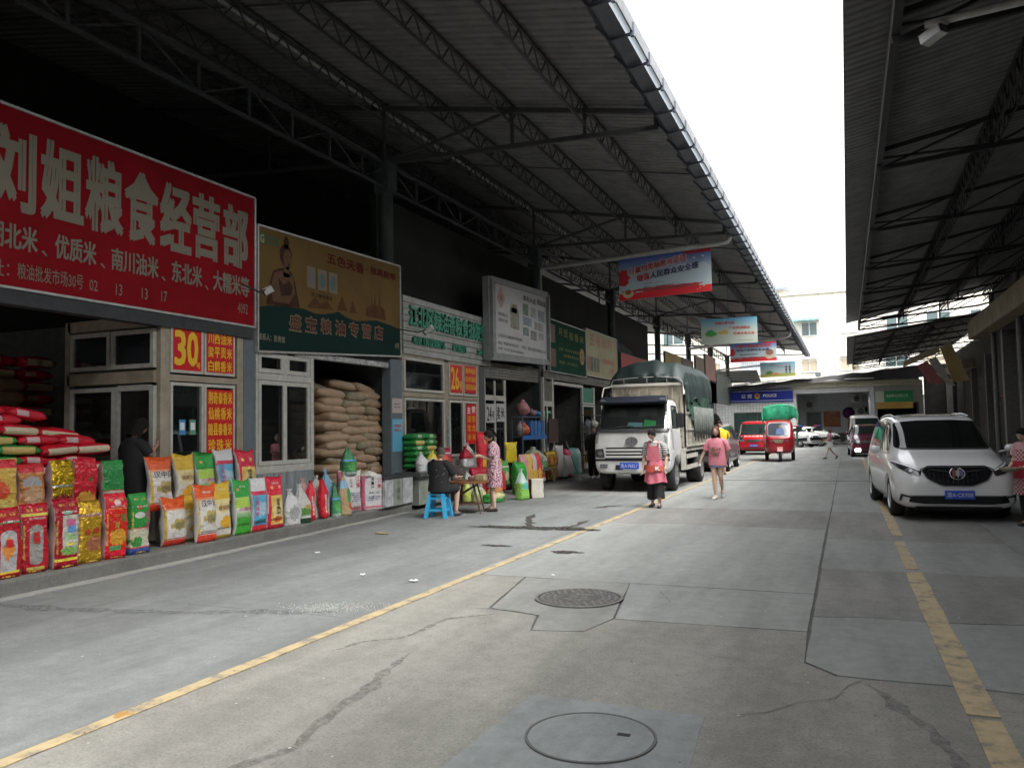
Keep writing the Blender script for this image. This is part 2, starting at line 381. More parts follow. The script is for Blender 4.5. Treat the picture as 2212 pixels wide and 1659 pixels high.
# stains and cracks (own shapes)
def blotch(cx, cy, rx, ry, seed, m, name, label):
    pts = []
    for i in range(44):
        a = 2*pi*i/44; k = 1+.75*noise.noise(Vector((cos(a)*1.6+seed, sin(a)*1.6, seed)))+.35*noise.noise(Vector((cos(a)*5+seed, sin(a)*5, 9)))
        pts.append((cx+rx*k*cos(a), cy+ry*k*sin(a)))
    o = MB().prism(pts, .005, .0085).build(name, m); tag(o, label, kind='structure')
WET = mat('dark_spill', (.06, .05, .042), .4, n=.3, ns=20)
def run(pts, w, seed, m=WET, name='liquid_stain', label='dark liquid stain on the ground'):
    L_ = []; R_ = []
    P = []
    for i in range(len(pts)-1):
        for k in range(8):
            t = k/8; P.append((pts[i][0]*(1-t)+pts[i+1][0]*t, pts[i][1]*(1-t)+pts[i+1][1]*t))
    P.append(pts[-1])
    for i, (x, y) in enumerate(P):
        q = P[min(i+1, len(P)-1)]; o = P[max(i-1, 0)]; dx, dy = q[0]-o[0], q[1]-o[1]; l = sqrt(dx*dx+dy*dy) or 1
        s_ = noise.noise(Vector((x*3+seed, y*3, 0)))*min(w, .05)*.9; ww = w*(.5+abs(noise.noise(Vector((x*7, y*7, seed))))*1.6)*min(1, .15+min(i, len(P)-1-i)/4)
        nx, ny = -dy/l, dx/l; L_.append((x+nx*(s_+ww/2), y+ny*(s_+ww/2))); R_.append((x+nx*(s_-ww/2), y+ny*(s_-ww/2)))
    b = MB(); n = len(L_); b.add([(*p, .0055) for p in L_]+[(*p, .0055) for p in R_], [(i, n+i, n+i+1, i+1) for i in range(n-1)])
    o = b.build(name, m); tag(o, label, kind='structure')
def soft(name, col, lo=.36, hi=.6):
    m = mat(name, col, .85, n=.25, ns=30); nt = m.node_tree; N = nt.nodes; L = nt.links; p = N['Principled BSDF']
    tc = N.new('ShaderNodeTexCoord'); t = N.new('ShaderNodeTexNoise'); t.inputs['Scale'].default_value = 16; t.inputs['Detail'].default_value = 8; t.inputs['Roughness'].default_value = .75; L.new(tc.outputs['Object'], t.inputs[0])
    r = N.new('ShaderNodeMapRange'); r.inputs[1].default_value = lo; r.inputs[2].default_value = hi; r.inputs[4].default_value = .5 if 'liquid' not in name else .85; L.new(t.outputs[0], r.inputs[0]); L.new(r.outputs[0], p.inputs['Alpha']); return m
WT_ = soft('seeping_dark_liquid', (.05, .045, .038), .3, .52)
run([(-5.3, 12.5), (-5.05, 12.76), (-5.4, 13.6), (-5.7, 14.63)], .17, 1, WT_, label='branching dark liquid trail right of the folding table')
run([(-6.1, 12.5), (-5.2, 12.5), (-4.3, 12.75), (-3.7, 12.45)], .26, 2, WT_, label='dark wet streak crossing the left yellow line')
run([(-4.6, 12.55), (-4.34, 12.9), (-4.34, 13.88)], .14, 4, WT_, label='thin dark streak running towards the woman in the apron')
run([(-4.9, 15.9), (-4.7, 16.4), (-4.5, 16.7)], .2, 9, WT_, label='small dark streak left of the woman in the apron')
blotch(-4.9, 12.55, .8, .2, 11, WT_, 'liquid_stain', 'broad dark liquid stain left of the yellow line'); blotch(-4.1, 12.5, .4, .12, 13, WT_, 'liquid_stain', 'dark liquid stain lying over the left yellow line'); blotch(-3.55, 10.2, .2, .09, 5, WT_, 'liquid_stain', 'small dark spot in the lane just past the yellow line'); blotch(-4.7, 10.5, .2, .07, 8, WT_, 'liquid_stain', 'faint dark spot beside the yellow line')
SM = soft('faint_tar_smear', (.15, .147, .135)); SM2 = soft('damp_dirt', (.15, .155, .15), .38, .6)
run([(-8.05, 5.42), (-6.88, 5.52), (-5.86, 5.75), (-5.2, 6.0), (-4.39, 6.23)], .16, 6, SM2, 'dirt_line', 'damp dirt line across the strip in front of the kerb')
run([(-2.95, 2.9), (-2.76, 3.53), (-2.83, 3.89), (-2.89, 4.28), (-2.96, 4.62), (-3.07, 5.26)], .09, 7, SM, 'tar_smear', 'long faint smear along the rough slab near the camera')
run([(.05, 5.6), (.27, 5.13), (.36, 4.85), (.44, 4.55), (.5, 4.1)], .09, 3, SM, 'tar_smear', 'faint smear left of the near yellow line')
run([(-3.68, 5.12), (-3.6, 5.41), (-3.36, 5.61), (-3.29, 6.34), (-2.95, 6.65)], .06, 8, SM, 'tar_smear', 'faint brown smear between the left line and the iron manhole')
blotch(-4.03, 3.56, .05, .05, 3, mat('orange_stain', (.34, .19, .06), .6), 'orange_stain', 'small orange stain on the left yellow line')
CR = mat('crack', (.11, .107, .1), .95)
for i, pts in enumerate([[(-4.08, 7.54), (-3.72, 7.45), (-3.23, 7.29)], [(-3.34, 6.79), (-2.94, 6.81), (-2.63, 6.73)], [(-1.12, 5.98), (-.69, 5.87), (-.37, 6.01)], [(-.71, 4.74), (-.48, 4.89), (-.33, 5.12), (-.13, 5.26), (-.06, 5.53), (.05, 5.72)], [(-3.1, 14), (-2.2, 15.5), (-1.6, 17)], [(.9, 12.2), (1.6, 12.0), (2.3, 12.6)], [(-.6, 10.6), (-1.8, 10.7), (-2.9, 11.1)], [(-1.9, 8.3), (-1.6, 7.6), (-1.75, 7.1)]]):
    run(pts, .006 if i != 1 else .016, i*3+1, CR, 'crack', 'thin crack in the concrete')
random.seed(21); b = MB()
for i in range(420):
    a = random.gauss(0, 1); x = -4.5+.2*a+random.gauss(0, .12); y = 6.4+.09*a+random.gauss(0, .1); q = random.uniform(.001, .0032); b.box(x-q, x+q, y-q*1.5, y+q*1.5, .008, .008+q)
tag(b.build('spilled_rice', mat('rice_grain', (.55, .54, .48), .7)), 'white rice grains spilled beside the left yellow line', kind='stuff')
b = MB()
for i in range(500):
    x = random.uniform(-8, 3); y = random.uniform(2.5, 16); q = random.uniform(.003, .011)*(1 if random.random() < .95 else 1.5); c_ = random.uniform(0, 6); b.add([(x+q*cos(c_+k*1.7)*random.uniform(.6, 1.2), y+q*sin(c_+k*1.7)*random.uniform(.6, 1.6), .0095+.002*(k % 2)) for k in range(4)], [(0, 1, 2, 3)], random.choice((0, 0, 1)))
tag(b.build('grit', [mat('pale_grit', (.42, .42, .4), .8), mat('dark_grit', (.09, .085, .08), .8)]), 'small grit and crumbs scattered over the concrete', kind='stuff')
# litter
for i, (x, y, w, h) in enumerate([(-4.45, 7.75, .05, .025), (-5.2, 7.9, .03, .02), (-6.75, 9.15, .03, .03), (-3.1, 8.5, .02, .015), (-7.0, 11.2, .12, .05)]):
    b = MB(); b.grid(lambda u, v: (x+(u-.5)*w*2, y+(v-.5)*h*2, .012+.012*sin(u*7+i)*sin(v*5)+.01), 5, 5)
    tag(b.build('scrap_paper', M_WHITE if i < 4 else mat('litter', (.3, .25, .1), .6)), ['pale paper scrap beside the left yellow line', 'tiny paper bit on the kerbside strip', 'white paper scrap near the kerb', 'small pale bit near the iron manhole', 'crumpled yellowish wrapper below the tied bags'][i], 'litter')
# kerb and shop platform
plat = MB()
KX = [(-40, -8.1), (3, -8.12), (5.6, -8.12), (7.6, -8.16), (9.2, -8.2), (11.7, -8.3), (13.8, -8.42), (14.6, -8.4), (14.75, -8.75), (24, -8.8), (76, -8.8)]
poly = [(x, y) for y, x in KX]+[(-17, 76), (-17, -40)]
plat.prism(wob(poly, .05, .2), -.05, .17); plat = plat.build('shop_platform', K_KERB, bevel=.02); tag(plat, 'raised concrete platform and kerb in front of the left shops', kind='structure')
b = MB()
for i in range(9, len(KX)): pass
pl = [(-8.0, -12), (-7.97, 3), (-7.97, 5.6), (-8.0, 7.6), (-8.05, 9.2), (-8.15, 11.7), (-8.25, 13.8), (-8.3, 14.3)]
b.prism(wob(pl+[(x-.16, y) for x, y in pl[::-1]], .03, .15), -.04, .012); tag(b.build('gutter_strip', concrete('pale_mortar', (.42, .42, .39), .2)), 'pale mortar strip along the foot of the kerb', kind='structure')
# ================================================================ CANOPIES
SHEET = mat('corrugated_roof_sheet', (.2, .2, .195), .6, .1, n=.35, ns=2.2)
TRU = mat('truss_steel', (.075, .077, .08), .6, .2, n=.3, ns=5)
GUT = mat('gutter_underside', (.1, .11, .14), .5, .3, n=.4, ns=3)
GUTL = mat('gutter_fascia', (.17, .18, .19), .5, .2, n=.5, ns=2.5)
PIPE = mat('white_pvc_pipe', (.5, .5, .48), .45, n=.3, ns=5)
def sheet_part(par, x0, z0, x1, z1, ya, yb, pitch=.22, d=.035):
    b = MB(); pts = []
    ya = round(ya/pitch)*pitch; yb = round(yb/pitch)*pitch; y = ya; k = 0
    while y < yb-1e-6:
        for dy, dz in ((0, 0), (.12, 0), (.15, d), (.19, d)): pts.append((y+dy, dz))
        y += pitch
    pts.append((y, 0)); n = len(pts); nx = 3; vs = []
    for i in range(nx+1):
        t = i/nx
        for (yy, dz) in pts: vs.append((x0+(x1-x0)*t, yy, z0+(z1-z0)*t+dz))
    b.add(vs, [(i*n+j, i*n+j+1, (i+1)*n+j+1, (i+1)*n+j) for i in range(nx) for j in range(n-1)])
    return b.build('roof_sheet', SHEET, par)
def lattice(par, x, zt, zb, ya, yb, step=1.15, w=.05, name='girder', zig=True, vert=True):
    b = MB(); b.bar((x, ya, zt), (x, yb, zt), w); b.bar((x, ya, zb), (x, yb, zb), w*.8)
    y = ya; i = 0
    while y+step <= yb+1e-6:
        if vert: b.bar((x, y, zb), (x, y, zt), w*.55)
        if zig:
            if vert: b.bar((x, y, zb if i % 2 else zt), (x, y+step, zt if i % 2 else zb), w*.35)
            else: b.bar((x, y, zb), (x, y+step/2, zt), w*.45); b.bar((x, y+step/2, zt), (x, y+step, zb), w*.45)
        y += step; i += 1
    return b.build(name, TRU, par)
LC = thing('left_canopy', 'long corrugated canopy on steel trusses over the left row of shops', 'canopy')
zt = lambda X: 7.71+.185*(-3.2-X)
TY = [-21.6, -12.5, -3.4, 5.9, 15, 24.2, 33.3, 42.4, 51.5, 60.6, 69.7]
for i, ya in enumerate([-22]+TY):
    yb = (TY+[71.5])[i]
    if yb <= ya: continue
    sheet_part(LC, -3.0, zt(-3.0)+.17, -17, zt(-17)+.17, ya, yb)
for y in TY:
    b = MB(); T = lambda X: (X, y, zt(X))
    b.bar(T(-3.2), T(-17), .09, .1); b.bar((-3.14, y, 7.39), (-9.2, y, 7.6), .08, .09); b.bar((-9.2, y, 7.6), (-17, y, 8.2), .08, .09)
    b.bar((-3.17, y, 7.37), (-3.17, y, 7.72), .07)
    for X, zb in ((-4.6, 7.45), (-6.17, 7.5), (-9.24, 7.6), (-12.4, 7.85)): b.bar((X, y, zb), T(X), .06)
    b.bar(T(-6.17), (-9.1, y, 7.62), .06); b.bar(T(-12.4), (-9.4, y, 7.62), .06)
    b.build('truss', TRU, LC)
    if y > 10 or y < 0:
        c = MB(); c.lathe([(.16, .1), (.16, 6.9)], (-9.22, y, 0), n=20); c.box(-9.4, -9.04, y-.18, y+.18, 6.9, 7.6); c.build('column', mat('dark_blue_grey_steel', (.06, .07, .075), .6, n=.3), LC, smooth=False)
for X in (-4.6, -6.17, -7.75, -9.24, -11, -12.6): lattice(LC, X, zt(X)+.1, zt(X)-.28, -21.6, 71, .62, .05, 'purlin', True, False)
lattice(LC, -9.2, 7.58, 7.02, -21.6, 69.7, 1.15, .07, 'girder')
for y in (10.5, 19.6, 28.8, 38): MB().bar((-3.1, y, zt(-3.1)+.12), (-16, y, zt(-16)+.12), .03).build('tie_rod', TRU, LC)
# gutter along the eave
b = MB(); b.add([(-3.2, -22, 7.62), (-2.98, -22, 7.34), (-2.76, -22, 7.38), (-2.76, -22, 7.4), (-3.2, 71.8, 7.62), (-2.98, 71.8, 7.34), (-2.76, 71.8, 7.38), (-2.76, 71.8, 7.4)], [(0, 1, 5, 4), (1, 2, 6, 5), (2, 3, 7, 6)]); b.build('gutter', GUT, LC)
def translucent():
    m = bpy.data.materials.new('cloudy_plastic_sheet'); m.use_nodes = True; N = m.node_tree.nodes; L = m.node_tree.links; t = N.new('ShaderNodeBsdfTranslucent'); t.inputs[0].default_value = (.55, .58, .6, 1); d = N.new('ShaderNodeBsdfDiffuse'); d.inputs[0].default_value = (.3, .32, .34, 1)
    x = N.new('ShaderNodeMixShader'); x.inputs[0].default_value = .1; L.new(t.outputs[0], x.inputs[1]); L.new(d.outputs[0], x.inputs[2]); L.new(x.outputs[0], N['Material Output'].inputs[0]); return m
b = MB(); b.box(-2.76, -2.66, -22, 71.8, 7.385, 7.388); b.build('plastic_strip', translucent(), LC)
b = MB(); b.box(-2.66, -2.64, -22, 71.8, 7.36, 7.58); b.build('gutter_fascia', GUTL, LC)
br0 = None
b = MB(); b.bar((-3.2, 0, 7.56), (-2.98, 0, 7.31), .035, .04); b.bar((-2.98, 0, 7.31), (-2.66, 0, 7.34), .035, .04); b.box(-2.68, -2.625, -.03, .03, 7.3, 7.5)
BRM = b.mesh('gutter_bracket', GUT)
y = 6.0
while y < 71.5:
    o = link('gutter_bracket', BRM, LC); o.location = (0, y, 0); y += 1.02
b = MB(); b.tube([(-3.06, 24.3, 7.38), (-3.02, 24.3, 7.25), (-3.1, 24.3, 7.14), (-3.3, 24.3, 7.11), (-6, 24.3, 7.0), (-9.0, 24.3, 6.9), (-9.1, 24.3, 6.85), (-9.12, 24.3, 6.6), (-9.0, 24.38, .3)], .075, 12); tag(b.build('drain_pipe', PIPE, smooth=True), 'long white drain pipe sloping from the gutter above the first banner', 'drain pipe')
b = MB(); b.tube([(-3.06, 51.2, 7.38), (-3.02, 51.2, 7.1), (-3.15, 51.2, 6.98), (-3.4, 51.2, 6.95), (-9.1, 51.2, 6.6)], .09, 10); tag(b.build('drain_pipe', PIPE, smooth=True), 'far white drain pipe elbow under the end of the left canopy', 'drain pipe')
b = MB(); b.tube([(-9.0, 60.9, 0.2), (-9.0, 60.9, 5.6), (-8.8, 60.9, 5.8), (-4.2, 60.9, 6.1)], .06, 8); tag(b.build('drain_pipe', PIPE, smooth=True), 'far thin grey pipe rising beside the tall sign boards', 'drain pipe')
# conduit pipe along the purlin
b = MB(); b.tube([(-9.3, -3, zt(-9.3)-.02), (-9.3, 33, zt(-9.3)-.02)], .035, 8); b.build('conduit', PIPE, LC)
# dark wall over the shops
def wallbox(name, label, x0, x1, y0, y1, z0, z1, m=M_DARK, cat='wall'): return tag(MB().box(x0, x1, y0, y1, z0, z1).build(name, m), label, cat)
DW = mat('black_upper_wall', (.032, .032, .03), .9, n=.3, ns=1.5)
wallbox('light_blocking_building', 'grey building closing the street behind the camera', -20, 12, -46, -44, 0, 8, mat('grey_end_wall', (.25, .25, .24), .8, n=.2), 'building')  # unseen block added behind the camera, height set to limit sky light
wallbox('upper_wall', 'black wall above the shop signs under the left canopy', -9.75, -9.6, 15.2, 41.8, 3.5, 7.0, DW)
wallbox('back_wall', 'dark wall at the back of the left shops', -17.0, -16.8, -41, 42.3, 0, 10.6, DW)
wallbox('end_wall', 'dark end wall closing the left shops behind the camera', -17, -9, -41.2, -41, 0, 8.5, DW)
# ---- right canopy
RC = thing('right_canopy', 'corrugated canopy with black trusses over the right side of the street', 'canopy')
zr = lambda X: 7.52+.185*(X-.17)
RY = [-21, -11.9, -5.8, .3, 6.4, 12.4, 18.6, 24.6, 30.8, 36.6, 42.6, 48.2]
for i in range(len(RY)): sheet_part(RC, .17, zr(.17), 11, zr(11), RY[i], (RY+[50.6])[i+1])
RY[-1] = 50.55; RY.insert(-1, 46.6)
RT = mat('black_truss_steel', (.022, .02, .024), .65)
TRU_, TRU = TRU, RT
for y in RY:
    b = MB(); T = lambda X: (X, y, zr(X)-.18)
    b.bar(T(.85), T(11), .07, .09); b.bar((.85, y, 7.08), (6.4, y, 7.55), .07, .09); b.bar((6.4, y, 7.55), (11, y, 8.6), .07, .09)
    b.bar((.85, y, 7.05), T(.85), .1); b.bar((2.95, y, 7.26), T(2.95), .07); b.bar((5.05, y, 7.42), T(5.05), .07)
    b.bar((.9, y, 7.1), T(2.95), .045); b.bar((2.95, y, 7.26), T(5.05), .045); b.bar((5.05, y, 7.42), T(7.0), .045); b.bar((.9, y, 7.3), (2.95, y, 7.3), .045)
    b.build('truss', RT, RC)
    if 20 < y < 44: MB().lathe([(.11, 0), (.11, 7.5)], (6.4, y, 0), n=16).build('column', mat('grey_post', (.16, .155, .15), .6, n=.3), RC)
b = MB(); b.bar((.85, -21, 7.3), (.85, 50.6, 7.3), .12, .3); b.build('edge_beam', RT, RC)
b = MB()
for k in range(3):
    X = (2.95, 5.05, 7.2)[k]; 
    lattice(RC, X, zr(X)-.1, zr(X)-.55, -21, 50.6, .6, .06, 'girder', True, False)
    lattice(RC, X+.22, zr(X)-.1, zr(X)-.5, -21, 50.6, .6, .035, 'girder', True, False)
# second, lower canopy
R2 = thing('far_right_canopy', 'lower dark corrugated canopy beyond the first one on the right', 'canopy')
z2 = lambda X: 6.35+.14*(X-.15)
for a, c_ in ((47, 54), (54, 61), (61, 69.5)): sheet_part(R2, .15, z2(.15), 7.5, z2(7.5), a, c_)
for y in (47.1, 51, 55, 59, 63, 67, 69.3):
    b = MB(); b.bar((.6, y, z2(.6)-.1), (7.5, y, z2(7.5)-.1), .07); b.bar((.6, y, 5.95), (7.5, y, 6.5), .07); b.bar((.6, y, 5.95), (.6, y, z2(.6)), .08)
    for q in range(5): b.bar((.6+q*1.4, y, 5.95+q*.11), (1.3+q*1.4, y, z2(1.3+q*1.4)-.1), .04); b.bar((1.3+q*1.4, y, z2(1.3+q*1.4)-.1), (2+q*1.4, y, 6.06+q*.11), .04)
    b.build('truss', RT, R2)
for X in (.6, 2.5, 4.4): lattice(R2, X, z2(X)-.08, z2(X)-.45, 47, 69.4, .7, .05, 'girder', True, False)
TRU = TRU_
# camera hanging from a pipe under the right canopy, near
cc = thing('security_camera', 'white box security camera hanging under the right canopy', 'security camera', (1.3, 12.2, 6.98))
b = MB(); b.box(-.085, .085, -.16, .15, -.06, .06); b.box(-.1, .1, -.2, .15, .06, .072)
b.xf(Matrix.Rotation(radians(-12), 4, 'X')).xf(Matrix.Rotation(radians(48), 4, 'Z')); b.build('housing', mat('camera_white', (.6, .6, .58), .4), cc, bevel=.012)
b = MB(); b.box(-.065, .065, -.175, -.155, -.05, .05).xf(Matrix.Rotation(radians(-12), 4, 'X')).xf(Matrix.Rotation(radians(48), 4, 'Z')); b.build('lens_window', M_BLACKGLOSS, cc)
b = MB(); b.tube([(0, .02, .06), (0, .02, .2)], .018, 8); b.build('stem', PIPE, cc)
b = MB(); b.tube([(1.2, 12.15, 7.13), (5.5, 12.15, 7.36)], .055, 8); b.tube([(1.3, 12.25, 7.16), (2.2, 12.25, 7.25)], .05, 8); tag(b.build('conduit_pipe', PIPE, smooth=True), 'pale pipe under the right canopy carrying the camera', 'pipe')
# ================================================================ SHOPS ON THE LEFT
XF = -8.9
SG = {}
def sign(name, label, x, y0, y1, z0, z1, face, frame=None, th=.08, fw_=.03, cat='shop sign', z0b=None, z1b=None):
    """board in the plane x = const, reads along +Y. Returns (thing, fn(u=Y, v=Z) -> point on its face)"""
    t = thing(name, label, cat, (x, (y0+y1)/2, z0), world=True)
    z0b = z0 if z0b is None else z0b; z1b = z1 if z1b is None else z1b
    b = MB(); b.add([(x-th, y0, z0), (x-th, y1, z0b), (x-th, y1, z1b), (x-th, y0, z1), (x, y0, z0), (x, y1, z0b), (x, y1, z1b), (x, y0, z1)], [(0,1,2,3),(7,6,5,4),(0,4,5,1),(1,5,6,2),(2,6,7,3),(3,7,4,0)])
    b.build('board', face, t, recalc=True)
    if frame:
        b = MB(); k = fw_; e = .012
        P = [(y0, z0), (y1, z0b), (y1, z1b), (y0, z1)]
        for i in range(4):
            a = P[i]; c = P[(i+1) % 4]; b.bar((x-th/2+e, a[0], a[1]), (x-th/2+e, c[0], c[1]), th+.02, k, upv=(1, 0, 0) if False else (0, 0, 1)) if i % 2 == 0 else b.bar((x-th/2+e, a[0], a[1]), (x-th/2+e, c[0], c[1]), k, th+.02, upv=(1, 0, 0))
        b.build('frame', frame, t)
    return t, (lambda o: (lambda u, v: Vector((x+o, u, v))))
def line(t, fn, items, m, name='lettering', bold=.02):
    b = MB()
    for s, u0, u1, v0, v1 in items: text_on(b, s, fn, u0, u1, v0, v1, bold=bold)
    return b.build(name, m, t)
def flat(t, fn, polys, m, name='print'):
    b = MB()
    for pl in polys: b.add([fn(u, v) for u, v in pl], [tuple(range(len(pl)))])
    return b.build(name, m, t)
def circ(cu, cv, ru, rv=None, n=20, a0=0): rv = rv or ru; return [(cu+ru*cos(2*pi*i/n+a0), cv+rv*sin(2*pi*i/n+a0)) for i in range(n)]
SIGNRED = mat('faded_red_banner', (.24, .005, .01), .8, spec=.15, n=.22, ns=1.5)
SIGNTXT = mat('cream_sign_letters', (.22, .2, .155), .8, spec=.15)
WFR = mat('silver_edge', (.5, .5, .48), .4, .3, n=.3, ns=8)
# 30: red sign
t, f = sign('shop_sign', 'huge red sign board with large cream characters, leftmost over shop 30', -8.85, 3.2, 10.33, 3.39, 5.52, SIGNRED, WFR)
big = [('刘', 5.93, 6.47), ('姐', 6.58, 7.12), ('粮', 7.19, 7.72), ('食', 7.79, 8.31), ('经', 8.39, 8.93), ('营', 9.0, 9.51), ('部', 9.62, 10.14)]
for s, a, c in big: line(t, f(.008), [(s, a, c, 4.32, 5.26)], SIGNTXT, 'character', .03)
line(t, f(.008), [('湖北米', 5.92, 6.52, 3.85, 4.14), ('优质米', 6.76, 7.33, 3.85, 4.14), ('南川油米', 7.57, 8.34, 3.85, 4.14), ('东北米', 8.59, 9.16, 3.86, 4.16), ('大糯米等', 9.4, 10.19, 3.86, 4.17)] +
     [('、', x, x+.07, 3.84, 3.9) for x in (6.58, 7.4, 8.4, 9.23)], SIGNTXT, 'lettering', .02)
line(t, f(.008), [('地址：', 5.8, 6.18, 3.51, 3.7), ('粮油批发市场30号', 6.28, 7.15, 3.51, 3.7), ('02', 7.24, 7.36, 3.52, 3.66), ('13', 7.64, 7.74, 3.52, 3.67), ('13', 8.06, 8.16, 3.53, 3.68), ('17', 8.4, 8.5, 3.54, 3.69), ('4092', 9.93, 10.16, 3.58, 3.74)], SIGNTXT, 'lettering', .01)
tag(MB().box(-9.05, -8.85, 3.2, 10.3, 3.2, 3.385).build('sign_beam', M_DARKSTEEL), 'dark steel beam running under the big red sign', 'beam')
# 28: yellow picture sign
SKYY = printmat('ochre_board', (.36, .25, .09), [('grad', 0, 1, (.36, .25, .09))], rough=.45, b=0)
t, f = sign('shop_sign', 'ochre picture sign with a posing dancer and a green wavy foot, over the brown sacks', -8.85, 10.4, 14.95, 3.0, 5.1, mat('ochre_board', (.17, .11, .035), .8, n=.4, ns=.9, col2=(.12, .07, .026), spec=.15), WFR, z0b=3.27, z1b=5.24)
flat(t, f(.0045), [[(10.42, 3.03), (14.92, 3.28), (14.92, 3.86), (14.6, 3.9), (14.0, 3.94), (13.7, 3.9), (13.28, 3.84), (13.0, 3.86), (12.8, 3.9), (12.66, 3.95), (12.5, 3.9), (12.2, 3.84), (11.97, 3.82), (11.6, 3.86), (11.1, 3.84), (10.7, 3.8), (10.42, 3.74)]], mat('deep_green_print', (.006, .026, .022), .8, spec=.15), 'green_wave')
FIG = mat('brown_figure_print', (.06, .03, .02), .85, n=.3, ns=5, spec=.1); SKN = mat('tan_figure_print', (.13, .075, .045), .85, n=.25, ns=6, spec=.1)
flat(t, f(.005), [[(10.62, 3.81), (11.5, 3.87), (11.42, 4.1), (11.36, 4.3), (11.3, 4.42), (11.2, 4.5), (11.08, 4.5), (10.9, 4.46), (10.78, 4.4), (10.7, 4.2)], circ(11.13, 4.95, .075, .11), circ(11.12, 4.72, .17, .2)], FIG, 'figure')
flat(t, f(.0065), [circ(11.16, 4.66, .115, .18), [(11.06, 4.5), (11.2, 4.55), (11.22, 4.35), (11.05, 4.35)], [(10.8, 4.38), (11.0, 4.44), (11.3, 4.4), (11.36, 4.1), (11.2, 3.9), (10.78, 3.88), (10.72, 4.1)]], SKN, 'figure_skin')
flat(t, f(.008), [circ(11.12, 4.7, .02, .012, 8), circ(11.22, 4.71, .018, .012, 8), circ(11.19, 4.58, .03, .01, 8), [(10.9, 4.32), (11.05, 4.2), (11.2, 4.3), (11.3, 4.2), (11.25, 4.05), (11.0, 4.0), (10.95, 4.15)]], FIG, 'figure_detail')
flat(t, f(.006), [[(10.4+.03, 4.8), (10.58, 4.82), (10.58, 4.99), (10.43, 4.98)]], mat('logo_green', (.02, .1, .05), .5), 'logo'); line(t, f(.009), [('G', 10.46, 10.55, 4.83, 4.96), ], mat('logo_ochre', (.42, .3, .12), .5), 'logo_letter', .03)
line(t, f(.006), [('盛宝粮油', 10.62, 10.97, 4.91, 4.99), ('GRANLUX', 10.62, 10.97, 4.83, 4.89)], mat('logo_green', (.02, .1, .05), .5), 'lettering')
line(t, f(.006), [('五色天香', 12.31, 13.54, 4.82, 5.02), ('·', 13.62, 13.66, 4.92, 4.96), ('独具款举', 13.78, 14.76, 4.88, 5.03)], mat('maroon_print', (.09, .012, .012), .8, spec=.1), 'lettering', .03)
for k, (a, c) in enumerate([(11.7, 11.95), (12.02, 12.3), (12.36, 12.63)]):
    flat(t, f(.005), [[(a, 4.27), (c, 4.27), (c, 4.66), (a, 4.66)]], mat('pale_pack_print', (.18, .16, .11), .8, spec=.1), 'printed_pack')
    flat(t, f(.0065), [circ((a+c)/2, 4.46, .1, .13)], mat('teal_print', (.06, .1, .09), .5) if k else mat('grey_print', (.12, .11, .1), .5), 'printed_pack_picture')
line(t, f(.006), [('天下粮仓香米', 11.83, 12.47, 4.12, 4.2)], FIG, 'lettering')
flat(t, f(.005), [[(13.6, 3.98), (14.36, 3.98), (14.3, 4.2), (14.15, 4.25), (14.12, 4.62), (14.08, 4.25), (13.98, 4.25), (13.95, 4.5), (13.9, 4.24), (13.84, 4.26), (13.82, 4.48), (13.78, 4.2), (13.62, 4.16)], [(12.6, 3.97), (12.95, 3.99), (12.78, 4.28)], [(13.0, 3.97), (13.3, 3.99), (13.12, 4.25), (13.08, 4.1)], [(11.7, 3.9), (12.5, 3.96), (12.3, 4.1), (12.1, 4.02), (11.95, 4.12), (11.8, 4.02)]], mat('rust_print', (.11, .055, .025), .85, n=.3, spec=.1), 'printed_temples')
RD = mat('maroon_letters', (.1, .016, .014), .8, spec=.1)
for i, ch in enumerate('盛宝粮油专营店'):
    a = 11.22+i*.45; zz = 3.46+i*.018; line(t, f(.0055), [(ch, a-.015, a+.315, zz-.02, zz+.27)], mat('cream_outline', (.2, .15, .1), .8, spec=.1), 'character_outline', .04)
    line(t, f(.009), [(ch, a, a+.3, zz, zz+.25)], RD, 'character', .012)
line(t, f(.006), [('联系人：彭贵馆', 10.42, 11.08, 3.2, 3.31)], SIGNTXT, 'lettering')
line(t, f(.006), [('8号', 14.72, 14.88, 3.42, 3.55)], SIGNTXT, 'lettering')
# 26: striped board with raised green characters
SB = mat('pale_batten', (.4, .4, .37), .6, n=.3, ns=4)
t = thing('shop_sign', 'pale slatted sign board with raised green characters over shop 26', 'shop sign', (-8.9, 17.4, 3.36), world=True)

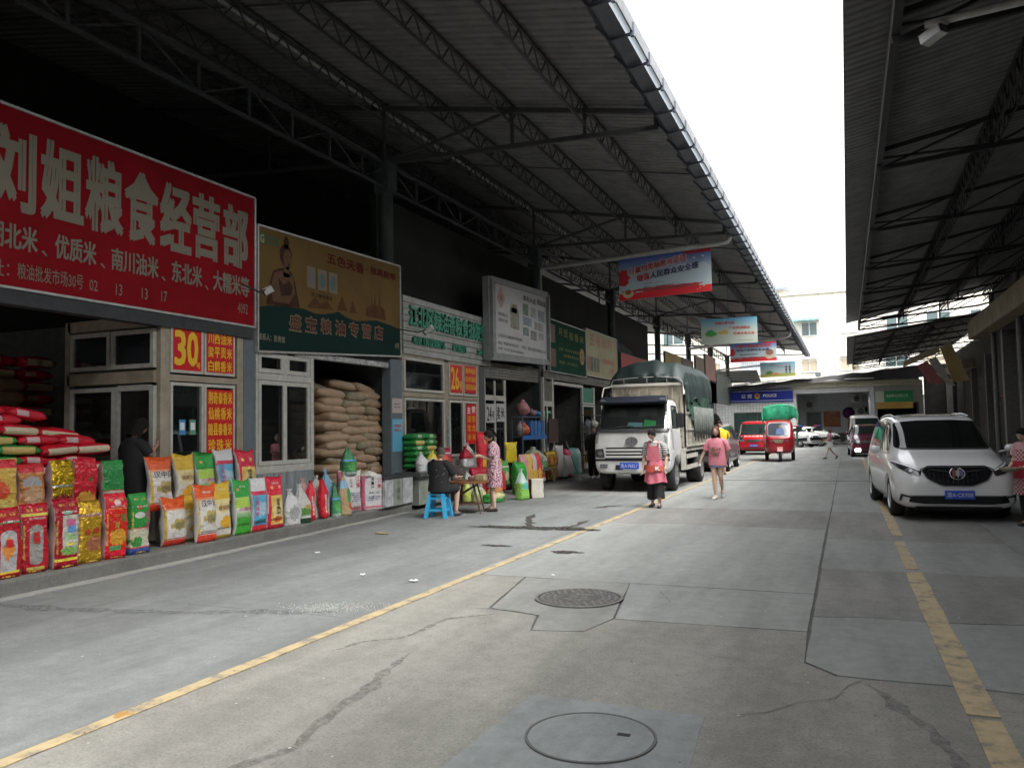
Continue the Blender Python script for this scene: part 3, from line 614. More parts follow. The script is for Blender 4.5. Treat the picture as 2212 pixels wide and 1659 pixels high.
b = MB(); b.box(-8.96, -8.9, 15.1, 19.72, 3.36, 4.64); b.build('backing', M_DARK, t)
for i in range(9):
    z = 3.36+i*.144; b = MB(); b.box(-8.9, -8.86, 15.1, 19.72, z, z+.128); b.build('batten', SB, t)
GRN = mat('green_raised_letter', (.05, .3, .2), .4, n=.2)
fn = lambda u, v: Vector((-8.8, u, v))
for i, ch in enumerate('江北区绿油香粮食批发部'):
    a = 15.31+i*.37; b = MB(); solid_text(ch, fn, (-.055, 0, 0), b, a, a+.34, 4.0, 4.44, .02); b.build('character', GRN, t)
for s, a, c in (('电话', 15.45, 15.82), ('13012306716', 15.9, 16.98), ('67195213', 17.4, 18.12), ('26号', 18.82, 19.28)):
    b = MB(); solid_text(s, fn, (-.05, 0, 0), b, a, c, 3.6, 3.76, .03); b.build('small_lettering', GRN, t)
def spot(x, y, z, label, rz=0, h=.22):
    t = thing('security_camera', label, 'security camera', (x, y, z), rz); 
    b = MB(); b.tube([(0, 0, -h/2), (0, 0, h/2)], .06, 12); b.xf(Matrix.Rotation(radians(60), 4, 'Y')); b.build('housing', mat('camera_white', (.6, .6, .58), .4), t, smooth=False)
    b = MB(); b.tube([(0, 0, -h/2-.015), (0, 0, -h/2+.01)], .063, 12); b.xf(Matrix.Rotation(radians(60), 4, 'Y')); b.build('lens_window', M_BLACKGLOSS, t)
    b = MB(); b.tube([(-.03, 0, .02), (-.1, -.25, -.08), (-.3, -.8, -.05)], .014, 6); b.build('arm', M_BLACK, t)
spot(-8.35, 15.3, 3.86, 'bullet camera on an arm in front of the green-lettered sign', 0)
spot(-8.6, 10.36, 3.98, 'small white camera between the red sign and the ochre sign', .6, .16)
# 24: light box
t = thing('light_box_sign', 'big pale light box advertising panel with faded pack pictures', 'shop sign', (-8.6, 21.4, 3.5), world=True)
LBF = mat('aluminium_box', (.33, .34, .34), .45, .4, n=.25, ns=4)
b = MB(); b.add([(-8.8, 19.13, 3.51), (-8.8, 23.65, 3.68), (-8.8, 23.65, 5.95), (-8.8, 19.13, 5.73), (-8.62, 19.13, 3.51), (-8.62, 23.65, 3.68), (-8.62, 23.65, 5.95), (-8.62, 19.13, 5.73)], [(0,1,2,3),(7,6,5,4),(0,4,5,1),(1,5,6,2),(2,6,7,3),(3,7,4,0)]); b.build('box', LBF, t, recalc=True)
b = MB(); P = [(19.2, 3.58), (23.58, 3.74), (23.58, 5.88), (19.2, 5.66)]
for i in range(4):
    a = P[i]; c = P[(i+1) % 4]; b.bar((-8.6, a[0], a[1]), (-8.6, c[0], c[1]), .06 if i % 2 == 0 else .16, .16 if i % 2 == 0 else .06, upv=(0, 0, 1) if i % 2 == 0 else (0, 1, 0))
b.build('frame', LBF, t)
lf = lambda o: (lambda u, v: Vector((-8.61+o, u, v)))
flat(t, lf(.0), [[(19.55, 3.72), (23.45, 3.82), (23.45, 5.8), (19.55, 5.62)]], mat('faded_white_panel', (.5, .5, .49), .4, n=.1), 'panel')
GR = mat('grey_letters', (.06, .06, .06), .5)
line(t, lf(.006), [('家和大成', 21.55, 22.55, 5.42, 5.58), ('粮油总部', 22.7, 23.4, 5.45, 5.62)], GR, 'lettering', .03)
line(t, lf(.006), [('本店经营大米', 19.68, 20.35, 4.75, 4.85), ('大量批发优惠', 19.68, 20.35, 4.6, 4.7), ('江北区大石坝粮油市场总经销', 19.66, 21.4, 4.18, 4.27), ('地址：粮油批发市场24号', 19.66, 21.1, 3.97, 4.06), ('电话：联系经理订购优质大米', 21.4, 23.35, 3.98, 4.08), ('主营：东北米 湖北米 泰国香米', 19.66, 21.5, 3.82, 3.9)], mat('mid_grey_letters', (.2, .2, .2), .5), 'lettering')
flat(t, lf(.005), [[(19.9, 4.95), (20.2, 5.25), (19.9, 5.6), (19.62, 5.22)]], mat('pale_orange_print', (.42, .3, .24), .5), 'logo'); line(t, lf(.009), [('米', 19.8, 20.0, 5.15, 5.35)], mat('rust_letters', (.3, .08, .05), .5), 'logo_letter')
for a, c, z0, z1, m in ((20.55, 21.2, 4.5, 5.1, (.38, .36, .27)), (20.65, 21.05, 4.95, 5.2, (.4, .28, .16)), (21.5, 21.95, 5.0, 5.34, (.2, .3, .22)), (22.1, 22.6, 5.0, 5.3, (.4, .4, .4)), (22.75, 23.3, 4.95, 5.3, (.3, .33, .35)), (21.5, 22.2, 4.7, 4.95, (.3, .36, .42)), (22.4, 23.2, 4.65, 4.9, (.38, .38, .36)), (21.5, 21.95, 4.4, 4.64, (.22, .33, .28)), (22.1, 22.6, 4.32, 4.6, (.28, .28, .28)), (22.75, 23.2, 4.38, 4.6, (.4, .38, .34))):
    flat(t, lf(.004), [[(a, z0), (c, z0), (c, z1), (a, z1)]], mat('faded_photo', m, .5, n=.5, ns=5), 'photo_print')
# 22: green + yellow
t, f = sign('shop_sign', 'dark green sign with faint yellow characters left of the yellow one', -8.85, 24.4, 28.3, 3.53, 5.25, mat('deep_green_board', (.01, .06, .034), .8, n=.3, ns=2, spec=.15), WFR)
line(t, f(.008), [('月', 25.3, 25.65, 4.8, 5.05), ('贡', 25.85, 26.25, 4.78, 5.05), ('桂', 26.4, 26.85, 4.75, 5.03), ('香', 27.0, 27.45, 4.75, 5.02), ('米', 27.6, 28.05, 4.75, 5.0)], mat('olive_letters', (.2, .22, .07), .8), 'character', .02)
line(t, f(.008), [('主营：东北大米 泰国香米', 25.3, 27.6, 4.3, 4.4), ('批发零售 量大从优', 25.8, 27.4, 4.1, 4.2), ('电话：67195213', 25.3, 27.3, 3.85, 3.95)], mat('olive_letters', (.2, .22, .07), .8), 'lettering')
flat(t, f(.006), [circ(27.85, 4.25, .28, .3)], mat('orange_disc', (.35, .18, .03), .5), 'disc'); line(t, f(.011), [('22', 27.68, 28.02, 4.12, 4.36)], mat('deep_green_board', (.015, .085, .05), .5), 'number', .03)
flat(t, f(.005), [[(24.5, 4.5), (24.95, 4.5), (24.95, 5.1), (24.5, 5.1)], [(24.5, 3.7), (25, 3.7), (25, 4.3), (24.5, 4.3)]], mat('brown_photo', (.14, .07, .05), .5, n=.5), 'photo_print')
t, f = sign('shop_sign', 'faded yellow sign with pink characters, right of the green one', -8.85, 28.35, 32.7, 3.62, 5.36, mat('faded_yellow_board', (.36, .33, .17), .5, n=.2, ns=1.5), WFR)
for ch, a in zip('五号米行', (28.85, 29.65, 30.45, 31.3)): line(t, f(.008), [(ch, a, a+.6, 4.8, 5.2)], mat('pink_letters', (.45, .1, .07), .5), 'character', .02)
for i in range(4): flat(t, f(.006), [[(28.45+i*.42, 3.8), (28.8+i*.42, 3.8), (28.8+i*.42, 4.35), (28.45+i*.42, 4.35)]], mat('faded_pack', ((.3, .16, .1), (.1, .12, .1), (.12, .16, .12), (.14, .15, .12))[i], .5, n=.5), 'printed_pack')
line(t, f(.008), [('全国粮油批发', 30.4, 32.2, 4.2, 4.4), ('20号', 31.4, 32.1, 3.85, 4.1)], mat('pink_letters', (.45, .1, .07), .5), 'lettering')
# far boards
for nm, lb, y0, y1, z0, z1, colr, th in (
    ('shop_sign', 'red sign board just behind the tarpaulin of the truck', 33.3, 40.5, 3.9, 4.87, (.4, .05, .04), .08),
    ('shop_sign', 'orange and green sign board beyond the truck', 42.4, 47.0, 4.2, 5.7, (.38, .26, .05), .08),
    ('blank_board', 'brown blank board beside the orange one', 47.1, 50.9, 4.2, 5.72, (.1, .07, .045), .08),
    ('blank_board', 'narrow tan board before the tall pink one', 51.8, 55.2, 3.4, 6.2, (.2, .15, .12), .1),
    ('shop_sign', 'tall faded pink board with a pale lower half', 55.7, 60.4, 4.8, 6.62, (.4, .17, .14), .12),
    ('blank_board', 'tall grey board nearest the police station', 60.6, 69.0, 3.35, 5.55, (.13, .15, .14), .12)):
    t, f = sign(nm, lb, -8.85, y0, y1, z0, z1, mat(lb[:12], colr, .6, n=.3, ns=1.2), M_STEEL, th, cat='sign board')
    if 'pink' in lb: flat(t, f(-.001+.006), [[(55.75, 3.3), (60.35, 3.3), (60.35, 4.9), (55.75, 4.9)]], mat('pale_weathered', (.33, .32, .31), .6, n=.3), 'lower_sheet')
    if 'orange' in lb: flat(t, f(.006), [[(44.6, 4.25), (46.9, 4.25), (46.9, 5.2)]], mat('green_corner', (.12, .2, .05), .6), 'print')
b = MB(); b.grid(lambda u, v: (-9.0+.12*sin(u*20)*(1-v)-.3*v, 33.5+u*2.6, 4.7+.95*(1-(1-v)**2)*(1-.3*u)), 20, 10); tag(b.build('tarpaulin', mat('dark_green_tarp', (.03, .04, .035), .6, n=.3), smooth=True), 'dark folded tarpaulin hung above the red sign', 'tarpaulin')

# ---- columns and partitions between the bays
BLU = mat('blue_grey_column', (.13, .16, .18), .55, n=.2)
tag(MB().box(-9.1, -8.9, 10.13, 10.4, .17, 3.3).build('pillar', BLU, bevel=.01), 'blue grey pillar between shop 30 and the brown sack store', 'pillar')
tag(MB().box(-9.1, -8.88, 14.58, 15.06, .17, 3.2).build('pillar', BLU, bevel=.01), 'blue grey pillar with posters right of the brown sacks', 'pillar')
tag(MB().box(-9.1, -8.9, 19.03, 19.4, .17, 3.4).build('pillar', mat('dark_pillar', (.07, .075, .075), .6), bevel=.01), 'dark pillar between shop 26 and shop 24', 'pillar')
tag(MB().box(-9.15, -8.9, 23.53, 23.65, .1, 3.6).build('pillar', M_DARKSTEEL), 'thin dark pillar right of the rolled shutter of shop 24', 'pillar')
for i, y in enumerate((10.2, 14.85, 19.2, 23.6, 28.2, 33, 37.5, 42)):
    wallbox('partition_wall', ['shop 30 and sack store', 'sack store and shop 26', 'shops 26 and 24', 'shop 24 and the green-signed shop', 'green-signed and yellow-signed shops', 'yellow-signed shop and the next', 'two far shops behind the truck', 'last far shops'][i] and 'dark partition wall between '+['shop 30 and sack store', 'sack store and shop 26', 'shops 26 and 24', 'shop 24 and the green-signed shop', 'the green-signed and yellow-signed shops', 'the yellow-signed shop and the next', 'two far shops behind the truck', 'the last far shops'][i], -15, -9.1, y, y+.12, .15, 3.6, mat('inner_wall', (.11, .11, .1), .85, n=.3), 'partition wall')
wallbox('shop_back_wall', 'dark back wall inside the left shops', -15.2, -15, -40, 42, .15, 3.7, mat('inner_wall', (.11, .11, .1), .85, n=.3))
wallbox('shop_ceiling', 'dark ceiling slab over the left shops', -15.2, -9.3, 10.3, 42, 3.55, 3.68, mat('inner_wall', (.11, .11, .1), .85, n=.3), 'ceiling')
# ---- generic framed window
def frame(par, x, y0, y1, z0, z1, w=.06, d=.06, m=None, name='frame'):
    b = MB(); b.box(x-d, x, y0, y0+w, z0, z1); b.box(x-d, x, y1-w, y1, z0, z1); b.box(x-d, x, y0+w, y1-w, z0, z0+w); b.box(x-d, x, y0+w, y1-w, z1-w, z1); return b.build(name, m or M_WHITEPLASTIC, par)
def frameY(par, y, x0, x1, z0, z1, w=.06, d=.06, m=None, name='frame'):
    b = MB(); b.box(x0, x0+w, y, y+d, z0, z1); b.box(x1-w, x1, y, y+d, z0, z1); b.box(x0+w, x1-w, y, y+d, z0, z0+w); b.box(x0+w, x1-w, y, y+d, z1-w, z1); return b.build(name, m or M_WHITEPLASTIC, par)
GL = glass_mat('shop_glass', (.01, .012, .012), clear=.3, rough=.01); GLD = glass_mat('dark_glass', (.02, .025, .03), .15)
def pane(par, x, y0, y1, z0, z1, m=None): return MB().box(x-.035, x-.027, y0, y1, z0, z1).build('pane', m or GL, par)
# booth 30
B = thing('glass_booth', 'pale framed glass booth of shop 30 with the red number 30', 'booth', (-8.9, 9.2, .17), world=True)
b = MB(); b.box(-8.98, -8.9, 8.45, 8.62, .17, 3.36); b.box(-8.98, -8.9, 9.98, 10.12, .17, 3.36); b.box(-8.98, -8.9, 8.62, 9.98, 2.44, 2.53); b.box(-8.98, -8.9, 8.62, 9.98, 3.28, 3.36)
b.box(-10.7, -8.98, 8.4, 8.48, 2.41, 2.58); b.box(-10.7, -8.98, 8.4, 8.48, 3.2, 3.36); b.box(-10.75, -10.65, 8.4, 8.48, .17, 3.36); b.build('beige_frame', M_BEIGE, B)
b = MB(); b.box(-8.97, -8.91, 8.62, 9.98, .17, 1.2); b.build('lower_panel', mat('white_panel', (.4, .4, .37), .6, n=.2), B)
for (a, c, z0, z1) in ((8.62, 9.25, 2.56, 3.27), (9.27, 9.92, 2.56, 3.27), (8.62, 9.26, 1.22, 2.42), (9.27, 9.92, 1.22, 2.42)):
    w_ = frame(B, -8.885, a, c, z0, z1, .045, .05, name='window_frame'); pane(B, -8.9, a+.04, c-.04, z0+.04, z1-.04)
for (a, c, z0, z1) in ((-10.63, -9.83, 2.62, 3.17), (-9.8, -8.98, 2.62, 3.17), (-10.63, -9.72, .2, 2.36)):
    frameY(B, 8.39, a, c, z0, z1, .06, .06, name='window_frame'); MB().box(a+.05, c-.05, 8.42, 8.43, z0+.05, z1-.05).build('pane', GLD if z0 > 2 else GL, B)
b = MB(); b.box(-9.72, -9.66, 8.39, 8.45, .2, 2.36); b.box(-9.05, -8.97, 8.39, 8.45, .2, 2.36); b.box(-9.66, -9.05, 8.39, 8.45, 2.3, 2.38); b.build('door_frame', M_WHITEPLASTIC, B)
def poster(par, x, y0, y1, z0, z1, m, items, tm, bold=.02, name='poster'):
    o = MB().box(x, x+.004, y0, y1, z0, z1).build(name, m, par); fn = lambda u, v: Vector((x+.007, u, v))
    b = MB()
    for s, a, c, d, e in items: text_on(b, s, fn, y0+(y1-y0)*a, y0+(y1-y0)*c, z0+(z1-z0)*d, z0+(z1-z0)*e, bold=bold)
    if items: b.build(name+'_lettering', tm, par)
poster(B, -8.886, 8.66, 9.2, 2.6, 3.23, M_RED, [('3', .06, .42, .12, .9), ('0', .5, .86, .12, .9), ('号', .82, .96, .06, .2)], M_YEL, .03)
def rows(rws, w=.92, x0=.05): 
    n = len(rws); out = []
    for i, r in enumerate(rws):
        k = len(r)
        for j, ch in enumerate(r): out.append((ch, x0+w*j/k, x0+w*(j+.86)/k, 1-(i+.9)/n, 1-(i+.14)/n))
    return out
poster(B, -8.886, 9.31, 9.88, 2.6, 3.23, M_RED, rows(['川西油米', '梁平贡米', '白鹤香米']), M_YEL)
poster(B, -8.886, 9.32, 9.88, 1.38, 2.34, M_RED, rows(['荆奇泰香米', '仙桃香米', '随县泰香米', '珍珠米']), M_YEL)
for y0, m in ((8.82, mat('blue_card', (.05, .25, .5), .5)), (9.02, mat('green_card', (.1, .3, .2), .5))):
    o = MB().box(-8.93, -8.925, y0, y0+.12, 1.66, 1.88).build('payment_card', m, B); MB().box(-8.925, -8.922, y0+.02, y0+.1, 1.73, 1.84).build('card_panel', M_WHITE, B)
# booth 28 window
B = thing('window_front', 'white sliding window beside the brown sack store', 'window front', (-8.9, 11.2, .17), world=True)
b = MB(); b.box(-8.96, -8.9, 10.41, 11.95, .17, 1.0); b.build('ribbed_panel', mat('paint_streaked_panel', (.3, .34, .35), .6, n=.6, ns=25, stretch=(1, 1, .08)), B)
b = MB(); b.box(-8.97, -8.89, 10.41, 11.95, 1.0, 1.12); b.box(-8.97, -8.89, 11.86, 11.95, 1.12, 3.02); b.box(-8.97, -8.89, 10.41, 10.46, 1.12, 3.02); b.box(-8.97, -8.89, 10.46, 11.86, 2.55, 2.66); b.box(-8.97, -8.89, 11.12, 11.2, 2.66, 3.02); b.build('beam_frame', M_WHITEPLASTIC, B)
for a, c, z0, z1 in ((10.47, 11.16, 1.13, 2.54), (11.14, 11.85, 1.13, 2.54), (10.47, 11.11, 2.67, 3.0), (11.21, 11.85, 2.67, 3.0)):
    frame(B, -8.885 if a < 10.5 else -8.9, a, c, z0, z1, .07, .03, name='sash'); pane(B, -8.905, a+.06, c-.06, z0+.06, z1-.06)
tag(MB().box(-9.0, -8.88, 11.4, 14.5, 3.0, 3.1).build('shutter_rail', mat('peeling_white', (.5, .5, .48), .7, n=.7, ns=12)), 'peeling white lintel over the brown sack store', 'lintel')
tag(MB().box(-9.05, -8.95, 10.4, 15, 3.0, 3.3).build('lintel', M_DARKSTEEL), 'dark lintel under the ochre sign', 'lintel')
P = thing('pillar_poster', 'narrow blue poster with cyclists on the blue grey pillar', 'poster', (-8.87, 14.84, 1.2), world=True)
poster(P, -8.874, 14.62, 15.04, 1.23, 1.92, printmat('cyclist_poster', (.12, .42, .6), [('band', 0, .28, (.5, .4, .1)), ('blot', .3, .25, .12, .12, (.3, .08, .05)), ('blot', .62, .28, .12, .12, (.3, .1, .12)), ('band', .45, .6, (.3, .55, .62))], b=0), [('向前奔跑', .15, .85, .74, .84), ('健康生活', .15, .85, .62, .7)], mat('poster_red', (.55, .06, .05), .5))
P = thing('notice_sheet', 'pale pink notice above the cyclist poster', 'notice', (-8.87, 14.84, 2.1), world=True)
poster(P, -8.874, 14.62, 15.04, 2.05, 2.36, mat('pale_pink_paper', (.5, .42, .4), .6), [('满香油王子', .15, .8, .55, .68), ('人面桃花相映红', .1, .85, .35, .45)], mat('grey_ink', (.12, .1, .1), .6))
# booth 26
B = thing('glass_booth', 'glass booth of shop 26 with the red number 26', 'booth', (-8.9, 17, .17), world=True)
b = MB(); b.box(-8.98, -8.9, 15.08, 15.15, .17, 3.4); b.box(-8.98, -8.9, 17.06, 17.28, .17, 3.4); b.box(-8.98, -8.9, 18.88, 19.02, .17, 3.4); b.box(-8.98, -8.9, 15.15, 17.06, 2.42, 2.52); b.box(-8.98, -8.9, 17.28, 18.88, 2.42, 2.5); b.box(-8.98, -8.9, 15.15, 18.88, 3.3, 3.4); b.box(-8.97, -8.9, 17.28, 18.88, .17, 1.0); b.box(-8.97, -8.9, 15.15, 17.06, .17, .72); b.build('beige_frame', M_BEIGE, B)
for a, c, z0, z1 in ((15.16, 17.05, 2.54, 3.29), (15.16, 17.05, .74, 2.4), (17.3, 18.05, 2.52, 3.29), (18.1, 18.86, 2.52, 3.29), (17.3, 18.1, 1.02, 2.4), (18.12, 18.86, 1.02, 2.4)):
    frame(B, -8.885, a, c, z0, z1, .06, .05, name='window_frame'); pane(B, -8.9, a+.05, c-.05, z0+.05, z1-.05)
b = MB(); b.box(-8.89, -8.87, 17.5, 18.7, .3, 1.0)
for i in range(5): b.box(-8.87, -8.862, 17.5, 18.7, .34+i*.14, .36+i*.14)
b.build('lower_panel', mat('white_panel', (.4, .4, .37), .6, n=.2), B)
poster(B, -8.884, 17.36, 18.0, 2.58, 3.27, M_RED, [('26', .06, .68, .12, .9), ('号', .72, .95, .12, .42)], M_YEL, .02)
poster(B, -8.884, 18.15, 18.82, 2.6, 3.29, M_RED, [('联系电话', .08, .92, .72, .92), ('023-89138678', .04, .96, .42, .6), ('13002306766', .04, .96, .12, .32)], M_YEL)
poster(B, -8.884, 18.2, 18.8, 1.3, 2.32, M_RED, [(c_, x, x+.34, z, z+.16) for c_, x, z in (('湖', .1, .55), ('北', .1, .32), ('米', .1, .1), ('东', .56, .55), ('北', .56, .32), ('米', .56, .1))], M_YEL)
line(B, lambda u, v: Vector((-8.876, u, v)), [('主', 18.25, 18.45, 2.08, 2.25), ('营', 18.52, 18.74, 2.1, 2.27)], M_WHITE, 'poster_lettering')
o = MB().box(-8.884, -8.88, 17.17, 17.26, 1.3, 2.05).build('sticker', mat('sticker_strip', (.3, .4, .4), .5, n=.8, ns=18), B)
# things behind booth 26 glass: shelves and bundles
SH = mat('shelf_wood', (.16, .15, .12), .7)
t = thing('shelf', 'shelf with tubs inside the upper window of shop 26', 'shelf', (-9.5, 16, 2.45), world=True); MB().box(-9.8, -9.2, 15.3, 17.0, 2.52, 2.56).build('board', SH, t)
for i, (y, r, h, c) in enumerate(((15.6, .12, .25, (.35, .34, .3)), (16.15, .2, .4, (.4, .4, .34)), (16.7, .14, .32, (.12, .3, .28)))):
    b = MB(); b.lathe([(r*.85, 0), (r, h), (r*1.05, h+.02), (r*.9, h+.05)], (-9.5, y, 2.565), n=16); tag(b.build('plastic_tub', mat('tub', c, .4)), ['small pale tub', 'large white tub', 'teal tub'][i]+' on the shelf in the upper window of shop 26', 'tub')
def bundle(x, y, z, r, h, col, label, name='hanging_bag', cat='bag', seed=1):
    b = MB()
    def fn(u, v):
        a = u*2*pi; k = (sin(min(1, v*1.15)*pi)**.5 if v < .87 else .35*(1-v)/.13+.12)*(1+.25*noise.noise(Vector((cos(a)*1.3+seed, sin(a)*1.3, v*3))))
        return (x+r*k*cos(a), y+r*k*sin(a), z+h*v)
    b.grid(fn, 18, 14); return tag(b.build(name, mat('sheet_plastic_'+name, col, .35, n=.4, ns=9, b=.4, bs=18), smooth=True), label, cat)
bundle(-9.35, 15.95, 1.55, .3, .62, (.25, .01, .015), 'dark red bag hanging behind the glass of shop 26')
bundle(-9.4, 16.5, 1.75, .22, .5, (.2, .22, .22), 'grey plastic bag hanging behind the glass of shop 26', seed=3)
bundle(-9.35, 15.45, 1.7, .2, .5, (.12, .14, .16), 'dark plastic bag hanging at the left of the glass of shop 26', seed=5)
t = thing('work_table', 'table inside shop 26 behind the glass', 'table', (-10, 16.2, .17), world=True)
MB().box(-10.4, -9.6, 15.4, 17, .85, .9).build('table_top', SH, t)
for x in (-10.35, -9.65):
    for y in (15.45, 16.95): MB().box(x-.03, x+.03, y-.03, y+.03, .17, .85).build('leg', SH, t)
o = MB().box(-9.3, -9.28, 17.4, 18.0, 1.1, 1.5); tag(o.build('price_board', mat('blue_note', (.15, .25, .35), .5)), 'blue sheet behind the narrow window of shop 26', 'notice')
o = MB().box(-9.25, -9.23, 17.45, 18.0, 1.9, 2.35); tag(o.build('notice_sheet', mat('pale_green_sheet', (.3, .42, .36), .5)), 'pale green notice behind the narrow window of shop 26', 'notice')
# shop 24: rolled shutter, door, shelf
SHUT = mat('rolled_shutter', (.24, .23, .2), .5, .3, n=.4, ns=5)
t = thing('rolling_shutter', 'half-rolled grey shutter above the door of shop 24', 'shutter', (-9, 21.5, 3), world=True)
for i in range(6):
    b = MB(); b.tube([(-8.95, 19.42, 3.09+i*.075), (-8.95, 23.5, 3.14+i*.075)], .042, 8); b.build('slat', SHUT, t, smooth=True)
B = thing('glass_door', 'white framed glass door of shop 24 with its number sheet', 'door', (-8.95, 20.1, .15), world=True)
b = MB(); b.box(-9.0, -8.93, 19.42, 19.5, .15, 3.05); b.box(-9.0, -8.93, 20.78, 20.9, .15, 3.05); b.box(-9.0, -8.93, 19.5, 20.78, 2.46, 2.6); b.box(-9.0, -8.93, 20.1, 20.18, .15, 3.0); b.box(-9.0, -8.93, 19.5, 20.78, .15, .5); b.build('frame', M_WHITEPLASTIC, B)
for a, c, z0, z1 in ((19.5, 20.1, .5, 2.46), (20.18, 20.78, .5, 2.46), (19.5, 20.1, 2.6, 3.03), (20.18, 20.78, 2.6, 3.03)): pane(B, -8.93, a, c, z0, z1)
poster(B, -8.925, 19.5, 20.08, 1.85, 2.36, mat('white_paper', (.5, .5, .48), .6), [('24', .1, .6, .1, .85), ('号', .66, .95, .15, .6)], M_BLACK)
poster(B, -8.925, 20.2, 20.76, 1.88, 2.38, mat('white_paper', (.5, .5, .48), .6), [('卖', .05, .4, .1, .85), ('米', .5, .95, .2, .8)], M_BLACK)
bundle(-9.2, 20.5, 2.62, .2, .3, (.4, .02, .02), 'red bundle above the door of shop 24', seed=8)
MSH = mat('metal_shelf', (.12, .16, .2), .5, .3)
t = thing('shelf_rack', 'metal shelf rack in front of shop 24 stacked with oil cartons', 'shelf rack', (-8.75, 22, .1), world=True)
for z in (.55, 1.42, 2.0): MB().box(-8.95, -8.6, 21.3, 23.3, z, z+.03).build('shelf', MSH, t)
for x in (-8.94, -8.61):
    for y in (21.32, 23.27): MB().box(x-.015, x+.015, y-.015, y+.015, .1, 2.03).build('post', MSH, t)
MB().box(-8.6, -8.59, 21.3, 23.3, 1.35, 1.47).build('price_strip', mat('blue_strip', (.03, .12, .35), .4), t)
for i in range(4):
    y = 22.0+i*.3; c = (.04, .16, .42)
    b = MB(); b.box(-8.85, -8.62, y, y+.25, 1.45, 1.9); b.tube([(-8.74, y+.06, 1.9), (-8.74, y+.125, 1.95), (-8.74, y+.19, 1.9)], .012, 6); o = b.build('oil_carton', printmat('blue_carton%d' % i, c, [('rect', .2, .8, .3, .8, (.3, .4, .5))], b=0) if 0 else mat('blue_carton', c, .35, n=.5, ns=7), bevel=.01); tag(o, ['leftmost', 'second', 'third', 'rightmost'][i]+' of the blue oil cartons on the middle shelf of shop 24', 'carton', 'blue oil cartons on the shelf')
bundle(-8.74, 21.75, 1.45, .18, .42, (.55, .12, .05), 'orange and clear bag on the middle shelf of shop 24', seed=11)
bundle(-8.74, 21.45, 1.45, .12, .45, (.4, .33, .33), 'pale bag at the left end of the middle shelf of shop 24', seed=12)
bundle(-8.74, 21.7, 2.03, .2, .5, (.5, .22, .22), 'clear bag of red packs on top of the shelf rack', seed=13)
bundle(-8.74, 22.35, 2.03, .16, .25, (.35, .2, .2), 'small red topped pack on the shelf rack top', seed=14)
bundle(-8.74, 22.75, 2.03, .17, .2, (.05, .25, .5), 'blue pack at the right of the shelf rack top', seed=15)
bundle(-8.72, 21.8, .58, .2, .34, (.4, .1, .04), 'orange green bag on the low shelf of shop 24', seed=16)
bundle(-8.72, 22.4, .58, .3, .55, (.4, .45, .3), 'large clear bag with pale green contents on the low shelf', seed=17)
wallbox('green_rack', 'dark green shelving inside shop 24', -11.3, -11.2, 20.9, 23.4, .2, 3.0, mat('green_packs_far', (.03, .1, .05), .5, n=.9, ns=14), 'shelving')
# shop 22
t = thing('glass_door', 'narrow white door of the green-signed shop behind the brown board', 'door', (-8.95, 24.3, .1), world=True)
b = MB(); b.box(-8.98, -8.9, 23.85, 23.95, .1, 3.3); b.box(-8.98, -8.9, 24.7, 24.85, .1, 3.3); b.box(-8.98, -8.9, 23.95, 24.7, 2.38, 2.55); b.box(-8.98, -8.9, 24.18, 24.25, .1, 2.38); b.build('frame', M_WHITEPLASTIC, t); pane(t, -8.9, 23.95, 24.7, .3, 2.38); MB().box(-8.94, -8.93, 23.95, 24.7, 2.55, 3.2).build('upper_panel', mat('dull_paper', (.16, .15, .13), .7, n=.4), t)
tag(MB().box(-9, -8.88, 24.85, 28.0, 3.12, 3.22).build('lintel', M_WHITEPLASTIC), 'pale lintel over the dark doorway of the green-signed shop', 'lintel')
tag(MB().box(-8.78, -8.75, 23.9, 24.8, 1.2, 1.98).build('hanging_board', mat('dark_brown_board', (.05, .025, .02), .7)), 'dark brown board standing on the pale sacks', 'board')
t = thing('rolling_shutter', 'rolled shutter between the green and yellow signs and the shop openings', 'shutter', (-9, 28.5, 3.2), world=True)
for i in range(4): MB().tube([(-8.95, 24, 3.3+i*.07), (-8.95, 32.8, 3.33+i*.07)], .04, 8).build('slat', SHUT, t, smooth=True)
t = thing('window_front', 'bright lit window front of the yellow-signed shop beside the truck', 'window front', (-8.95, 29, .1), world=True)
b = MB(); b.box(-8.98, -8.9, 27.95, 28.05, .1, 3.2); b.box(-8.98, -8.9, 29.35, 29.5, .1, 3.2); b.box(-8.98, -8.9, 28.05, 29.35, 2.45, 2.6); b.box(-8.98, -8.9, 28.05, 29.35, .1, 1.0); b.build('frame', M_WHITEPLASTIC, t); pane(t, -8.9, 28.05, 29.35, 1.0, 2.45)
MB().box(-8.95, -8.93, 28.05, 29.35, 2.6, 3.15).build('green_panel', mat('green_panel', (.03, .2, .13), .5), t)
t = thing('display_rack', 'dark wire display rack with hung packs beside the truck mirror', 'display rack', (-8.5, 27.7, .1), world=True)
b = MB()
for y in (27.0, 28.3):
    for x in (-8.7, -8.3): b.bar((x, y, .1), (x, y, 2.4), .03)
for z in (.7, 1.15, 1.6, 2.1): b.box(-8.7, -8.3, 27, 28.3, z, z+.02)
b.build('frame', M_DARKSTEEL, t)
